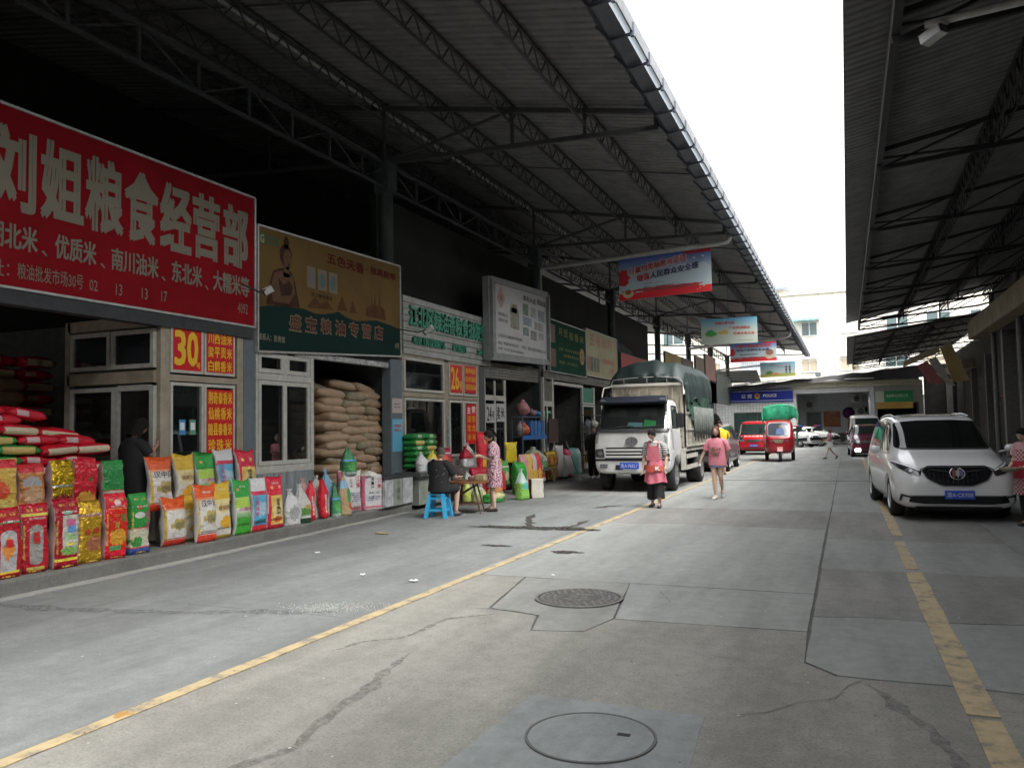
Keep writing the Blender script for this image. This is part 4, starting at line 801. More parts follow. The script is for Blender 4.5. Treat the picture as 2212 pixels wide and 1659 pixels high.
for i, (y, z, r, h, c) in enumerate(((27.3, 1.18, .17, .34, (.3, .3, .3)), (27.8, 1.62, .2, .4, (.35, .36, .3)), (28.1, 1.18, .17, .34, (.05, .15, .35)), (27.5, .72, .2, .38, (.4, .05, .06)), (28.0, .72, .18, .36, (.4, .35, .35)), (27.2, 1.62, .14, .36, (.2, .22, .24)))):
    bundle(-8.5, y, z, r, h, c, ['grey pack on the wire rack', 'pale pack high on the wire rack', 'blue pack on the wire rack', 'red pack on the lowest tier of the wire rack', 'pinkish pack on the lowest tier of the wire rack', 'dull grey pack at the left top of the wire rack'][i], 'snack_pack', 'pack', 20+i)
# ================================================================ RICE BAGS
def sgnp(a, p): return math.copysign(abs(a)**p, a)
def upright(w, h, d, kind, seed=0):
    """surface function of a standing bag: F(u,v,back) ; u across 0..1, v up 0..1"""
    sd_ = Vector((seed*3.7, seed*1.3, 0))
    def wv(v):
        if kind == 'brick': return 1-.04*v-.03*sin(v*9+seed)
        if kind == 'woven': return 1-.13*sin(pi*v)**1.0+.02*sin(v*7+seed)
        if kind == 'tied': return 1+.04*sin(v*9+seed) if v < .5 else max(.1, 1-.93*((v-.5)/.44)**1.15)+(.16*(v-.93)/.07 if v > .93 else 0)
        if kind == 'tube': return (sin(min(1, v/.12)*pi/2))**.6*(1 if v < .68 else max(.12, 1-.95*((v-.68)/.32)**1.1))
        if kind == 'open': return 1-.05*v
        return 1
    def tv(v):
        if kind == 'brick': return (.92+.08*sin(pi*v))*(1 if v < .8 else max(.06, 1-((v-.8)/.2)**1.4*.95))
        if kind == 'woven': return max(.05, sin(pi*min(1, v*.86+.13))**.7)
        if kind in ('tied', 'tube'): return wv(v)
        if kind == 'open': return .95-.1*v
        return 1
    lean = {'woven': -.02, 'brick': 0}.get(kind, 0)
    def P(a, v, off=0):
        ca, sa = cos(a), sin(a); W_, T_ = wv(v)*w/2, tv(v)*d/2
        p = {'woven': .62, 'brick': .3, 'tied': .7, 'tube': .8, 'open': .4}[kind]
        x = sgnp(ca, p)*W_; y = sgnp(sa, .55 if kind == 'woven' else p)*T_
        nx = noise.noise(Vector((x*7, v*h*6, y*7))+sd_)*.026+noise.noise(Vector((x*19, v*h*15, y*20))+sd_)*.013
        if kind in ('tied', 'tube'): nx += .022*sin(a*5+seed)*max(0, v-.4)*1.4; x += .05*sin(seed*2.3)*max(0, v-.6); y += .04*cos(seed*1.7)*max(0, v-.6)
        l = sqrt(x*x+y*y) or 1; k = 1+(nx+off)/l*.9
        z = v*h
        if kind == 'woven': z += .06*abs(ca)**3*max(0, (v-.7)/.3)**2; x *= 1+.07*(abs(v-.5)*2)**6
        return Vector((x*k, y*k+lean*v, z))
    return P
def front_fn(P, w, seed=0):
    """(u across -w/2..w/2, v 0..1) -> point just in front of the bag's front (local -Y)"""
    def f(u, v):
        # find angle for x=u on the front half
        lo, hi = pi, 2*pi
        for _ in range(9):
            m = (lo+hi)/2
            if P(m, v).x < u: lo = m
            else: hi = m
        q = P((lo+hi)/2, v); q.y -= .006; return q
    return f
def bag_mesh(w, h, d, kind, seed, mats, nu=26, nv=16):
    P = upright(w, h, d, kind, seed); b = MB(); uv = []
    for j in range(nv+1):
        for i in range(nu): q = P(2*pi*i/nu, j/nv); b.v.append(tuple(q)); uv.append((q.x/w+.5, j/nv))
    for j in range(nv):
        for i in range(nu):
            k = (i+1) % nu; b.f.append((j*nu+i, j*nu+k, (j+1)*nu+k, (j+1)*nu+i)); b.m.append(0)
    b.f.append(tuple(range(nu-1, -1, -1))); b.m.append(0); b.f.append(tuple(nv*nu+i for i in range(nu))); b.m.append(1 if len(mats) > 1 else 0)
    me = b.mesh('bag', mats, True); ul = me.uv_layers.new(name='UVMap')
    for l in me.loops: ul.data[l.index].uv = uv[l.vertex_index]
    # side faces (gussets) get the side colour
    if len(mats) > 2:
        for p in me.polygons:
            if len(p.vertices) == 4 and abs(p.normal.x) > .75: p.material_index = 2
    return me, P
BAGN = 0
def bag(label, loc, rz, w, h, d, kind, mats, texts=(), cat='rice bag', group=None, name='rice_bag', tilt=0, seed=None, nu=26, nv=16):
    global BAGN; BAGN += 1; seed = BAGN if seed is None else seed
    me, P = bag_mesh(w, h, d, kind, seed, mats, nu, nv)
    t = thing(name, label, cat, loc, rz, group); t.rotation_euler = (tilt, 0, rz)
    link('bag_body', me, t)
    if texts:
        ff = front_fn(P, w); bs = {}
        for s, u0, u1, v0, v1, m in texts:
            b = bs.setdefault(m.name, (MB(), m))[0]; text_on(b, s, lambda u, v: ff((u-.5)*w, v), u0, u1, v0, v1, bold=.016)
        for b, m in bs.values(): b.build('lettering', m, t)
    return t
def vtext(s, u0, u1, v0, v1, m):
    n = len(s); return [(c, u0, u1, v1-(v1-v0)*(i+.88)/n, v1-(v1-v0)*i/n, m) for i, c in enumerate(s)]
INK = mat('ink_black', (.03, .025, .02), .5); INKR = mat('ink_red', (.55, .02, .03), .4); INKG = mat('ink_green', (.03, .25, .06), .4); INKM = mat('ink_magenta', (.5, .04, .2), .4); GOLDI = mat('ink_gold', (.7, .45, .08), .35)
WSIDE = mat('white_woven_side', (.6, .58, .56), .5, n=.15, b=.4, bs=15)
CLEAR = mat('cloudy_gusset', (.45, .3, .28), .3, n=.3, ns=12, b=.4, bs=15)
def pm(name, base, layers, **k): return printmat(name, base, layers, **k)
FR = dict(rough=.2, b=.9, bs=14)
RZ = radians(90)   # fronts face the street (+X)
# ---- front row of shop 30 (foil bags)
DR = (.42, .01, .02)
specs = [
 ('dark red foil bag with an orange and silver window, leftmost in front', 5.66, pm('bag_a', DR, [('band', .78, .8, (.05, .35, .08)), ('rect', .2, .8, .12, .6, (.45, .45, .45)), ('ell', .5, .6, .3, .08, (.45, .45, .45)), ('ell', .5, .12, .3, .05, (.45, .45, .45)), ('blot', .5, .42, .2, .15, (.7, .25, .05)), ('band', .07, .1, (.7, .55, .05))], **FR), [('米', .35, .65, .45, .55, INKR)]),
 ('dark red foil bag with a long silver oval window, second in the front row', 6.0, pm('bag_b', DR, [('band', .82, .86, (.65, .55, .1)), ('rect', .3, .78, .18, .62, (.32, .3, .28)), ('ell', .54, .62, .24, .07, (.32, .3, .28)), ('ell', .54, .18, .24, .06, (.32, .3, .28)), ('rect', .2, .85, .04, .09, (.5, .4, .1))], **FR), [('囍', .42, .66, .42, .6, INKR)]),
 ('dark red foil bag with a picture panel and yellow foot band', 6.36, pm('bag_c', (.33, .006, .02), [('rect', .3, .95, .2, .76, (.5, .5, .42)), ('rect', .45, .8, .6, .7, (.6, .15, .3)), ('rect', .5, .82, .5, .6, (.12, .3, .55)), ('rect', .45, .82, .4, .48, (.3, .5, .2)), ('rect', .45, .8, .32, .36, (.7, .6, .1)), ('blot', .6, .24, .35, .06, (.2, .4, .1)), ('band', .1, .14, (.75, .6, .05)), ('ell', .5, .8, .18, .03, (.1, .4, .25))], **FR), []),
 ('shiny gold foil rice bag in the front row of shop 30', 6.7, pm('bag_d', (.62, .38, .03), [('band', .74, .79, (.6, .3, .2)), ('blot', .6, .3, .3, .12, (.6, .22, .12)), ('band', .0, .05, (.55, .3, .04))], rough=.25, metal=.65, b=.9, bs=13), [('金', .2, .45, .46, .56, INKR), ('香', .5, .8, .46, .56, INKR)]),
 ('bright red rice bag with a fiery picture and small green label', 7.04, pm('bag_e', (.62, .012, .03), [('rect', .12, .95, .76, .775, (.7, .25, .05)), ('rect', .12, .95, .12, .76, (.6, .02, .01)), ('blot', .55, .33, .35, .13, (.6, .3, .03)), ('rect', .2, .7, .13, .2, (.1, .3, .12)), ('ell', .55, .86, .14, .05, (.75, .5, .5))], **FR), [('品', .4, .6, .6, .68, GOLDI), ('米', .4, .6, .48, .56, GOLDI), ('福', .65, .85, .56, .68, INKG)]),
 ('green and cream rice bag at the right end of the front row of shop 30', 7.42, pm('bag_f', (.03, .28, .05), [('band', .0, .1, (.05, .1, .35)), ('band', .1, .12, (.6, .1, .05)), ('band', .12, .42, (.55, .52, .4)), ('band', .42, .435, (.6, .05, .05)), ('blot', .3, .2, .3, .08, (.05, .28, .06)), ('ell', .45, .64, .25, .05, (.6, .62, .6)), ('ell', .45, .77, .1, .035, (.6, .03, .02))], **FR), vtext('香米', .72, .9, .36, .7, INKM)),
]
ws_ = ['优质大米', '东北香米', '珍珠米王', '生态稻米', '精选贡米', '新米上市']
for n_, (lb, y, m, tx) in enumerate(specs):
    tx = list(tx)+[(ws_[n_], .2, .8, .885, .925, GOLDI), ('净含量10kg', .25, .75, .015, .04, GOLDI), (ws_[(n_+2) % 6], .25, .85, .79-.02*(n_ % 2), .82-.02*(n_ % 2), M_WHITE)]+vtext('重庆粮油公司', .06, .13, .2, .7, GOLDI)
    bag(lb, (-8.36+.03*sin(y*9), y+.17, .17), RZ+radians(-4+5*sin(y*7)), .31+.012*sin(y*5), .76+.03*sin(y*11), .15, 'brick', [m, m, CLEAR if 'green and' not in lb else m], tx, group='foil bags in the front row of shop 30')
bag('pale narrow bag peeping out left of the green bag of shop 30', (-8.5, 7.42, .17), RZ, .22, .62, .1, 'brick', [pm('bag_g', (.3, .22, .05), [], **FR)])
t = thing('display_bench', 'low wooden bench carrying the second row of bags at shop 30', 'bench', (-8.72, 6.6, .17), world=True)
MB().box(-8.95, -8.5, 5.2, 7.75, .76, .8).build('bench_top', SH, t)
for y in (5.3, 6.5, 7.65):
    for x in (-8.9, -8.55): MB().box(x-.03, x+.03, y-.03, y+.03, .17, .76).build('leg', SH, t)
specs = [
 ('bag with a silver panel, leftmost of the second row', 5.5, pm('bag_h', (.5, .04, .04), [('rect', .1, .75, .2, .8, (.5, .5, .46)), ('blot', .4, .4, .25, .2, (.15, .4, .1)), ('band', .06, .12, (.7, .6, .05))], **FR)),
 ('yellow and red flower printed bag in the second row', 5.86, pm('bag_i', (.62, .4, .08), [('band', .85, 1, (.6, .03, .04)), ('blot', .4, .45, .3, .2, (.65, .08, .03)), ('blot', .6, .2, .3, .1, (.7, .55, .15))], **FR)),
 ('red topped bag with a brown landscape in the second row', 6.22, pm('bag_j', (.5, .2, .06), [('band', .82, 1, (.6, .03, .04)), ('blot', .5, .62, .35, .12, (.4, .4, .4)), ('blot', .55, .35, .35, .2, (.55, .35, .2))], **FR)),
 ('crinkled gold foil bag in the second row', 6.58, pm('bag_k', (.7, .46, .03), [('blot', .55, .2, .4, .1, (.4, .05, .05)), ('band', .45, .5, (.5, .5, .4))], rough=.2, metal=.8, b=1, bs=15)),
 ('red bag with small green characters in the second row', 6.94, pm('bag_l', (.58, .015, .03), [('blot', .5, .2, .35, .12, (.6, .3, .05))], **FR)),
 ('green bag with a cream foot, right end of the second row', 7.3, pm('bag_m', (.03, .25, .06), [('band', .0, .3, (.55, .52, .42)), ('band', .3, .32, (.6, .05, .05)), ('ell', .6, .18, .08, .08, (.4, .04, .08)), ('blot', .3, .08, .2, .05, (.1, .35, .1))], **FR)),
]
for lb, y, m in specs:
    bag(lb, (-8.72+.03*sin(y*8), y+.17, .8), RZ+radians(-5+6*sin(y*6)), .31, .58+.04*sin(y*10), .14, 'brick', [m, m, CLEAR], [('米', .55, .75, .5, .62, INKG)] if 'small green' in lb else [], group='foil bags in the second row of shop 30')
# ---- right group of shop 30 (woven bags)
WV = dict(rough=.3, b=.8, bs=11)
pHZ = pm('bag_hanzhong', (.66, .64, .6), [('rect', .0, .14, .1, .85, (.7, .45, .05)), ('band', .8, 1.1, (.7, .1, .02)), ('band', .76, .8, (.72, .3, .15)), ('blot', .6, .45, .32, .12, (.45, .35, .12)), ('blot', .6, .42, .2, .07, (.25, .22, .1)), ('band', -.1, .13, (.68, .06, .03)), ('band', .14, .16, (.35, .1, .08))], **WV)
pYE = pm('bag_yellow', (.66, .64, .55), [('band', .72, 1.1, (.66, .42, .04)), ('grad', .35, .72, (.7, .6, .25)), ('band', .72, 1.1, (.66, .42, .04)), ('ell', .55, .56, .32, .09, (.62, .5, .25)), ('blot', .6, .28, .3, .11, (.7, .38, .03)), ('band', -.1, .06, (.5, .35, .05))], **WV)
pGR = pm('bag_green', (.5, .58, .42), [('band', -.1, .3, (.06, .36, .04)), ('grad', .45, .28, (.06, .36, .04)), ('band', .42, .55, (.62, .64, .58)), ('ell', .5, .56, .6, .15, (.4, .6, .1)), ('band', .42, .5, (.62, .64, .58)), ('rect', 0, 1, .7, 1.1, (.03, .32, .05)), ('ell', .25, .85, .08, .03, (.7, .3, .1))], **WV)
pBL = pm('bag_blue', (.1, .4, .62), [('band', .8, 1.1, (.62, .62, .62)), ('band', .72, .8, (.6, .03, .08)), ('blot', .5, .45, .35, .15, (.4, .55, .65)), ('band', .12, .2, (.1, .25, .4)), ('band', -.1, .12, (.62, .03, .04)), ('blot', .5, .2, .5, .04, (.05, .2, .25))], **WV)
pRD = pm('bag_redgold', (.62, .02, .05), [('rect', .18, .92, .08, .66, (.7, .5, .12)), ('grad', 2, 3, (0, 0, 0)), ('ell', .55, .36, .28, .2, (.75, .62, .3)), ('blot', .55, .18, .22, .06, (.65, .12, .03)), ('ell', .3, .82, .08, .035, (.7, .45, .1)), ('ell', .75, .82, .08, .035, (.7, .35, .2))], **WV)
low = [('white orange bag with a landscape picture standing at the front', 8.69, .36, .76, pHZ, [('汉中贡', .2, .95, .64, .76, INK)]),
       ('yellow topped bag with a cake picture standing between orange and green bags', 9.07, .35, .77, pYE, [('佳家乐', .25, .85, .52, .6, mat('ink_brown', (.25, .12, .03), .5))]),
       ('green bag with a pale hill print in the front row', 9.5, .34, .78, pGR, [('川西油', .2, .9, .44, .51, INKM)]),
       ('blue bag with white sky print and purple characters', 9.87, .33, .76, pBL, vtext('川西油米', .15, .35, .3, .7, INKM)),
       ('red bag with a golden panel showing a red pavilion', 10.24, .38, .78, pRD, vtext('梁平贡米', .42, .66, .26, .6, INK))]
for i, (lb, y, w, h, m, tx) in enumerate(low): bag(lb, (-8.38+.02*(i == 0)*4, y, .17), RZ-radians(3), w, h, .16, 'woven', [m, m, WSIDE], list(tx)+[('重庆市粮油有限公司', .15, .9, .17, .2, INK), ('优质大米', .3, .7, .88, .92, M_WHITE)], group='woven bags in front of booth 30', tilt=radians(-4))
hi = [('white orange bag leaning at the left end of the upper row', 8.28, .95, .42, pHZ, [('汉中贡', .2, .95, .64, .76, INK)], .7),
      ('yellow topped bag in the upper row behind the cake bag', 8.72, .98, .36, pYE, [('佳家乐', .25, .85, .52, .6, mat('ink_brown', (.25, .12, .03), .5))], .7),
      ('green bag in the upper row under the window poster', 9.12, .98, .36, pGR, [('川西油', .2, .9, .44, .51, INKM)], .7),
      ('blue and white bag in the upper row beside the red one', 9.52, 1.02, .37, pBL, vtext('川西油米', .15, .35, .3, .7, INKM), .7),
      ('red bag at the right end of the upper row', 9.98, 1.0, .4, pRD, vtext('梁平贡米', .42, .66, .26, .6, INK), .7)]
for i, (lb, y, ztop, w, m, tx, h) in enumerate(hi): bag(lb, (-8.7, y, ztop+.38-h), RZ-radians(2), w, h, .15, 'woven', [m, m, WSIDE], tx, group='upper woven bags in front of booth 30', tilt=radians(-7))
for i, y in enumerate((8.3, 8.75, 9.15, 9.55, 9.98)):
    bag(['partly hidden white and red bag at the left foot of the upper row', 'hidden bag under the upper yellow bag', 'hidden bag under the upper green bag', 'hidden bag under the upper blue bag', 'hidden bag under the upper red bag'][i], (-8.62 if i else -8.5, y, .17), RZ-radians(3), .4, .62, .18, 'woven', [[pHZ, pYE, pGR, pBL, pRD][i]]*2+[WSIDE], tilt=radians(-3), nu=20, nv=10)
# ---- tied clear bags at the platform edge
PL = dict(rough=.15, b=.8, bs=16)
pClr = pm('tied_white', (.55, .55, .54), [('blot', .5, .35, .3, .2, (.35, .36, .36))], **PL)
pGf = pm('tied_greenfoot', (.5, .5, .48), [('band', 0, .14, (.02, .05, .03)), ('blot', .5, .3, .6, .1, (.1, .25, .05)), ('blot', .7, .42, .2, .06, (.5, .35, .1))], **PL)
pRdT = pm('tied_red', (.62, .015, .03), [('blot', .85, .3, .15, .3, (.5, .4, .35))], **PL)
pGnT = pm('tied_green', (.05, .25, .1), [('band', .5, .56, (.1, .3, .6)), ('blot', .6, .3, .3, .15, (.1, .4, .1)), ('band', 0, .12, (.3, .4, .35))], **PL)
pBrn = pm('tied_grain', (.42, .3, .16), [('band', .62, .8, (.25, .45, .6)), ('rect', .6, 1, .3, .6, (.05, .3, .08)), ('rect', .7, 1, .15, .3, (.6, .1, .03))], **PL)
tied = [('cloudy white tied bag right of the red pavilion bag', 10.72, .32, .6, pClr, 'tied'), ('clear tied bag with a dark green foot', 10.98, .32, .66, pGf, 'tied'), ('narrow red vacuum bag with white characters, left one', 11.24, .2, .7, pRdT, 'tube'), ('narrow red vacuum bag with white characters, right one', 11.62, .2, .7, pRdT, 'tube'), ('green tied bag with a blue band left of the grain bag', 11.95, .2, .62, pGnT, 'tied'), ('tied bag of brown grain at the platform edge', 12.22, .25, .8, pBrn, 'tied'), ('pinkish clear tied bag behind the red vacuum bags', 11.3, .3, .74, pm('tied_pink', (.55, .3, .3), [], **PL), 'tied'), ('pale clear tied bag behind the second red vacuum bag', 11.65, .3, .76, pm('tied_pale', (.5, .45, .42), [], **PL), 'tied'), ('faint blue clear tied bag behind the green one', 11.98, .32, .85, pm('tied_blue', (.18, .35, .5), [], **PL), 'tied')]
for i, (lb, y, w, h, m, k) in enumerate(tied):
    bag(lb, (-8.42 if i < 6 else -8.6, y, .15), RZ-radians(15), w, h, w*.6, k, [m, m], vtext('富硒贡香米', .38, .62, .15, .62, M_WHITE) if k == 'tube' else [], group='tied bags at the platform edge', tilt=radians(-5))
# sticky rice sacks
pJ = pm('sack_jiangmi', (.62, .6, .6), [('rect', -.1, .16, -.1, 1.1, (.55, .12, .2)), ('band', .05, .12, (.55, .2, .25)), ('rect', .55, .95, .12, .25, (.6, .58, .58))], rough=.5, b=.5, bs=9)
def smalltext(z0, n, m): return [('产品名称江米执行标准'[:7+(i % 3)], .2, .85, z0-.05*i-.03, z0-.05*i, m) for i in range(n)]
JI = mat('ink_blue', (.06, .06, .25), .5)
bag('white and pink sticky rice sack with a green tied bag on top', (-8.62, 12.62, .17), RZ-radians(22), .5, .74, .28, 'woven', [pJ, mat('white_rice', (.6, .58, .52), .8, b=.6, bs=90), mat('pink_gusset', (.5, .2, .25), .5, n=.2)], [('江', .68, .9, .78, .9, INKR), ('米', .64, .92, .6, .76, INKR)]+vtext('江西大米', .42, .52, .62, .9, INK)+smalltext(.5, 5, JI)+[('重庆市粮油批发', .15, .9, .1, .16, INKR)], cat='rice sack', name='rice_sack', seed=2)
bag('white and pink sticky rice sack opened at the top, right of its twin', (-8.55, 13.2, .17), RZ-radians(22), .5, .66, .3, 'open', [pJ, mat('white_rice', (.6, .58, .52), .8, b=.6, bs=90), mat('pink_gusset', (.5, .2, .25), .5, n=.2)], [('江', .72, .92, .78, .9, INKR), ('米', .7, .92, .6, .76, INKR)]+vtext('香江米', .42, .55, .6, .92, INK)+[('净重50kg', .3, .8, .46, .52, INK)]+smalltext(.4, 3, JI), cat='rice sack', name='rice_sack', seed=3)
o = MB().grid(lambda u, v: (-8.55+(u-.5)*.26, 13.2+(v-.5)*.44, .82+.09*(1-(2*u-1)**2)*(1-(2*v-1)**2)), 8, 8).build('rice_heap', mat('white_rice', (.6, .58, .52), .8, b=.6, bs=90), smooth=True); tag(o, 'heap of white rice filling the opened pink and white sack', 'rice')
bag('green tied bag with a blue band standing on the left sticky rice sack', (-8.62, 12.62, .86), RZ-radians(22), .3, .52, .2, 'tied', [pGnT, pGnT], [])
# low cabinet
t = thing('low_cabinet', 'low white and grey cabinet with a dark top at the kerb, lettered in dark ink', 'cabinet', (-8.5, 13.95, .17), world=True)
CAB = mat('chipped_white_metal', (.5, .52, .52), .5, n=.5, ns=7)
b = MB(); b.box(-8.95, -8.36, 13.42, 14.55, .17, .72); b.build('body', CAB, t)
b = MB(); b.box(-8.98, -8.32, 13.38, 14.6, .725, .76); b.build('top', M_DARKSTEEL, t, bevel=.005)
for y0, y1, m in ((13.44, 13.77, CAB), (13.79, 14.12, mat('grey_green_door', (.3, .33, .28), .5, n=.3)), (14.14, 14.53, CAB)): MB().box(-8.355, -8.34, y0, y1, .19, .71).build('door', m, t, bevel=.004)
b = MB(); fn = lambda u, v: Vector((-8.335, u, v))
for i, ch in enumerate('小绿米'): text_on(b, ch, fn, 13.88, 14.02, .56-i*.14, .68-i*.14, bold=.02)
b.build('lettering', mat('dull_green_ink', (.1, .14, .1), .6), t)
# ---- lying sacks and packs
def lying(w, l, h, seed, uvs=True, nx=14, ny=18, puff=.5):
    b = MB(); uv = []
    sd_ = Vector((seed*2.1, seed, 0))
    for s in (1, -1):
        o = len(b.v)
        for j in range(ny+1):
            for i in range(nx+1):
                u, v = 2*i/nx-1, 2*j/ny-1
                t_ = (max(0, 1-abs(u)**3))**puff*(max(0, 1-abs(v)**3.2))**puff
                x = u*w/2*(1-.06*(1-abs(v)**4)*0-.05*(abs(v)**6)); y = v*l/2
                n_ = noise.noise(Vector((x*5, y*5, s))+sd_)*.12+noise.noise(Vector((x*14, y*9, s))+sd_)*.06
                z = s*h/2*t_*(1+n_)*(1 if s > 0 else .8)
                x += noise.noise(Vector((y*4, seed, 1)))*.012; y += noise.noise(Vector((x*5, seed, 4)))*.012
                b.v.append((x, y, z)); uv.append((i/nx, .5+.5*z/(h/2)))
        for j in range(ny):
            for i in range(nx):
                q = (o+j*(nx+1)+i, o+j*(nx+1)+i+1, o+(j+1)*(nx+1)+i+1, o+(j+1)*(nx+1)+i); b.f.append(q if s > 0 else q[::-1]); b.m.append(0)
    return b, uv
def lying_mesh(w, l, h, seed, mats, nx=14, ny=18, puff=.4):
    b, uv = lying(w, l, h, seed, nx=nx, ny=ny, puff=puff); me = b.mesh('sack', mats, True); ul = me.uv_layers.new(name='UVMap')
    for lp in me.loops: ul.data[lp.index].uv = uv[lp.vertex_index]
    bm = bmesh.new(); bm.from_mesh(me); bmesh.ops.remove_doubles(bm, verts=bm.verts, dist=.0006); bm.to_mesh(me); bm.free()
    return me
BROWN = [mat('brown_woven_sack', (.47, .33, .22), .4, n=.25, ns=5, b=.35, bs=60, col2=(.36, .245, .155)), mat('brown_woven_sack_green', (.46, .32, .21), .4, n=.3, ns=2.2, b=.35, bs=60, col2=(.08, .13, .07))]
BM = [lying_mesh(.8, .52, .235, i, [BROWN[i % 3 == 0]], puff=.33) for i in range(6)]
BE = [lying_mesh(.56, .7, .235, i+9, [BROWN[i % 3 == 1]], puff=.33) for i in range(5)]
random.seed(11)
col_n = 0
def topz(y): return 2.15+.45*min(1, max(0, (y-12.35)/.9))
ranks = ['lowest', 'second', 'third', 'fourth', 'fifth', 'sixth', 'seventh', 'eighth', 'ninth', 'tenth', 'eleventh', 'twelfth', 'thirteenth', 'fourteenth', 'fifteenth', 'sixteenth', 'seventeenth']
for k in range(16):
    z = .17+.08+k*.142
    # face towards the street: sacks lie with their long side along Y; alternate two and three per layer
    ys = [(12.98, .78), (13.7, .7), (14.3, .62)] if k % 2 else [(13.02, .6), (13.5, .58), (14.02, .62), (14.42, .5)]
    for q, (y, wd) in enumerate(ys):
        if z > topz(y)+.12: continue
        o = link('rice_sack', random.choice(BM), None); o.location = (-9.38+random.uniform(-.06, .045)-.02*(k > 12), y+random.uniform(-.03, .03), z+random.uniform(-.015, .015)+.015*sin(q*3+k)); o.rotation_euler = (radians(random.uniform(-4, 4)), radians(random.uniform(-5, 5)), radians(90+random.uniform(-5, 5))); o.scale = (wd/.7, 1, 1.02)
        tag(o, 'brown sack, %s layer up, %s on the street face of the pile' % (ranks[k], ['first from the left', 'second from the left', 'third from the left', 'fourth from the left'][q]), 'rice sack', 'brown rice sacks piled in the open store')
    for q, x in enumerate((-9.72, -10.2, -10.72)):
        if z > 2.0-.16*q+.1: continue
        o = link('rice_sack', random.choice(BE), None); o.location = (x+random.uniform(-.03, .03), 12.55+random.uniform(-.03, .03), z); o.rotation_euler = (radians(random.uniform(-4, 4)), 0, radians(random.uniform(-5, 5)))
        tag(o, 'brown sack, %s layer up on the side of the pile, %s back' % (ranks[k], ['nearest', 'one sack', 'two sacks'][q]), 'rice sack', 'brown rice sacks piled in the open store')
for q, (x, y, z, r) in enumerate([(-9.7, 13.0, 2.5, 100), (-9.6, 13.6, 2.62, 80), (-9.5, 14.25, 2.55, 95), (-9.9, 12.8, 2.36, 60), (-10.0, 13.6, 2.5, 10)]):
    o = link('rice_sack', BM[q], None); o.location = (x, y, z); o.rotation_euler = (radians(6), radians(8), radians(r))
    tag(o, ['brown sack lying loose at the upper left of the pile', 'brown sack crowning the pile', 'brown sack sloping down at the upper right of the pile', 'brown sack slumped low behind the left edge of the pile', 'brown sack lying behind the crown of the pile'][q], 'rice sack', 'brown rice sacks piled in the open store')
# sacks behind the white window of the store
for k in range(11):
    for q, y in enumerate((10.9, 11.5, 12.05)):
        if k > 8+q: continue
        o = link('rice_sack', BE[(k+q) % 5], None); o.location = (-10.3, y, .25+k*.145); o.rotation_euler = (0, 0, radians(90+random.uniform(-6, 6)))
        tag(o, 'brown sack behind the white sliding window, %s layer up, %s' % (ranks[k], ['left', 'middle', 'right'][q]), 'rice sack', 'brown rice sacks behind the sliding window')
# red packs
RP = [lying_mesh(.56, .4, .17, i+30, [pm('red_pack%d' % i, (.55, .012, .03), [('rect', .1, .9, .25, .75, (.62, .52, .36))] if i % 2 else [('rect', .2, .5, .4, .8, (.6, .4, .4))], rough=.25, b=.5, bs=14)]) for i in range(4)]
GP = [lying_mesh(.56, .4, .17, i+40, [pm('green_pack%d' % i, (.02, .22, .04), [('rect', .15, .85, .25, .75, (.6, .45, .15))] if i % 2 else [('rect', .3, .6, .4, .8, (.3, .45, .3))], rough=.25, b=.5, bs=14)]) for i in range(3)]
random.seed(5)
for k in range(15):
    z = .24+k*.125
    for q in range(6):
        y = 5.0+q*.5+(.25 if k % 2 else 0)
        lim = 1.5 if y > 7.3 else 1.62 if y > 6.9 else 1.8 if y > 6.4 else 2.05
        if y > 7.65 or z > lim: continue
        green = (y < 6.75 and 9 <= k <= 11)
        o = link('rice_pack', random.choice(GP if green else RP), None); o.location = (-9.2-.05*(k > 11)+random.uniform(-.04, .04), y+random.uniform(-.04, .04), z+random.uniform(-.005, .005)); o.rotation_euler = (radians(random.uniform(-5, 5)), radians(random.uniform(-4, 4)), radians(90+random.uniform(-7, 7)))
        tag(o, '%s pack in the shop 30 stack, %s layer, number %s from left' % ('green' if green else 'red', ranks[k], ['one', 'two', 'three', 'four', 'five', 'six'][q]), 'rice pack', '%s packs stacked in shop 30' % ('green' if green else 'red'))
for q, (y, z, r) in enumerate([(5.5, 2.1, 80), (6.1, 2.08, 110), (6.7, 1.95, 95), (7.2, 1.7, 75)]):
    o = link('rice_pack', RP[q], None); o.location = (-9.4, y, z); o.rotation_euler = (.1, .12, radians(r)); tag(o, ['red pack lying on top at the left of the stack', 'red pack askew on top of the stack', 'red pack on the sloping shoulder of the stack', 'red pack on the right shoulder of the stack'][q], 'rice pack', 'red packs stacked in shop 30')
# stacks deeper inside shop 30
for k in range(10):
    for q in range(3):
        o = link('rice_pack', RP[(k+q) % 4], None); o.location = (-10.6, 8.95+q*.5, .24+k*.13); o.rotation_euler = (0, 0, random.uniform(-.1, .1)); tag(o, 'dim red pack behind the booth door, %s layer, %s' % (ranks[k], ['left', 'middle', 'right'][q]), 'rice pack', 'dim red packs inside booth 30')
random.seed(9)
for k in range(14):
    for q in range(9):
        o = link('rice_pack', RP[(k*3+q) % 4] if (q+k//4) % 3 else BE[(k+q) % 5], None); o.location = (-12.3+random.uniform(-.06, .06), 4.0+q*.62, .27+k*.2); o.rotation_euler = (0, 0, radians(90)+random.uniform(-.1, .1)); o.scale = (1.1, 1.1, 1.25)
        tag(o, 'dim rice sack in the tall stack filling the back of shop 30', 'rice pack', 'dim stack at the back of shop 30')
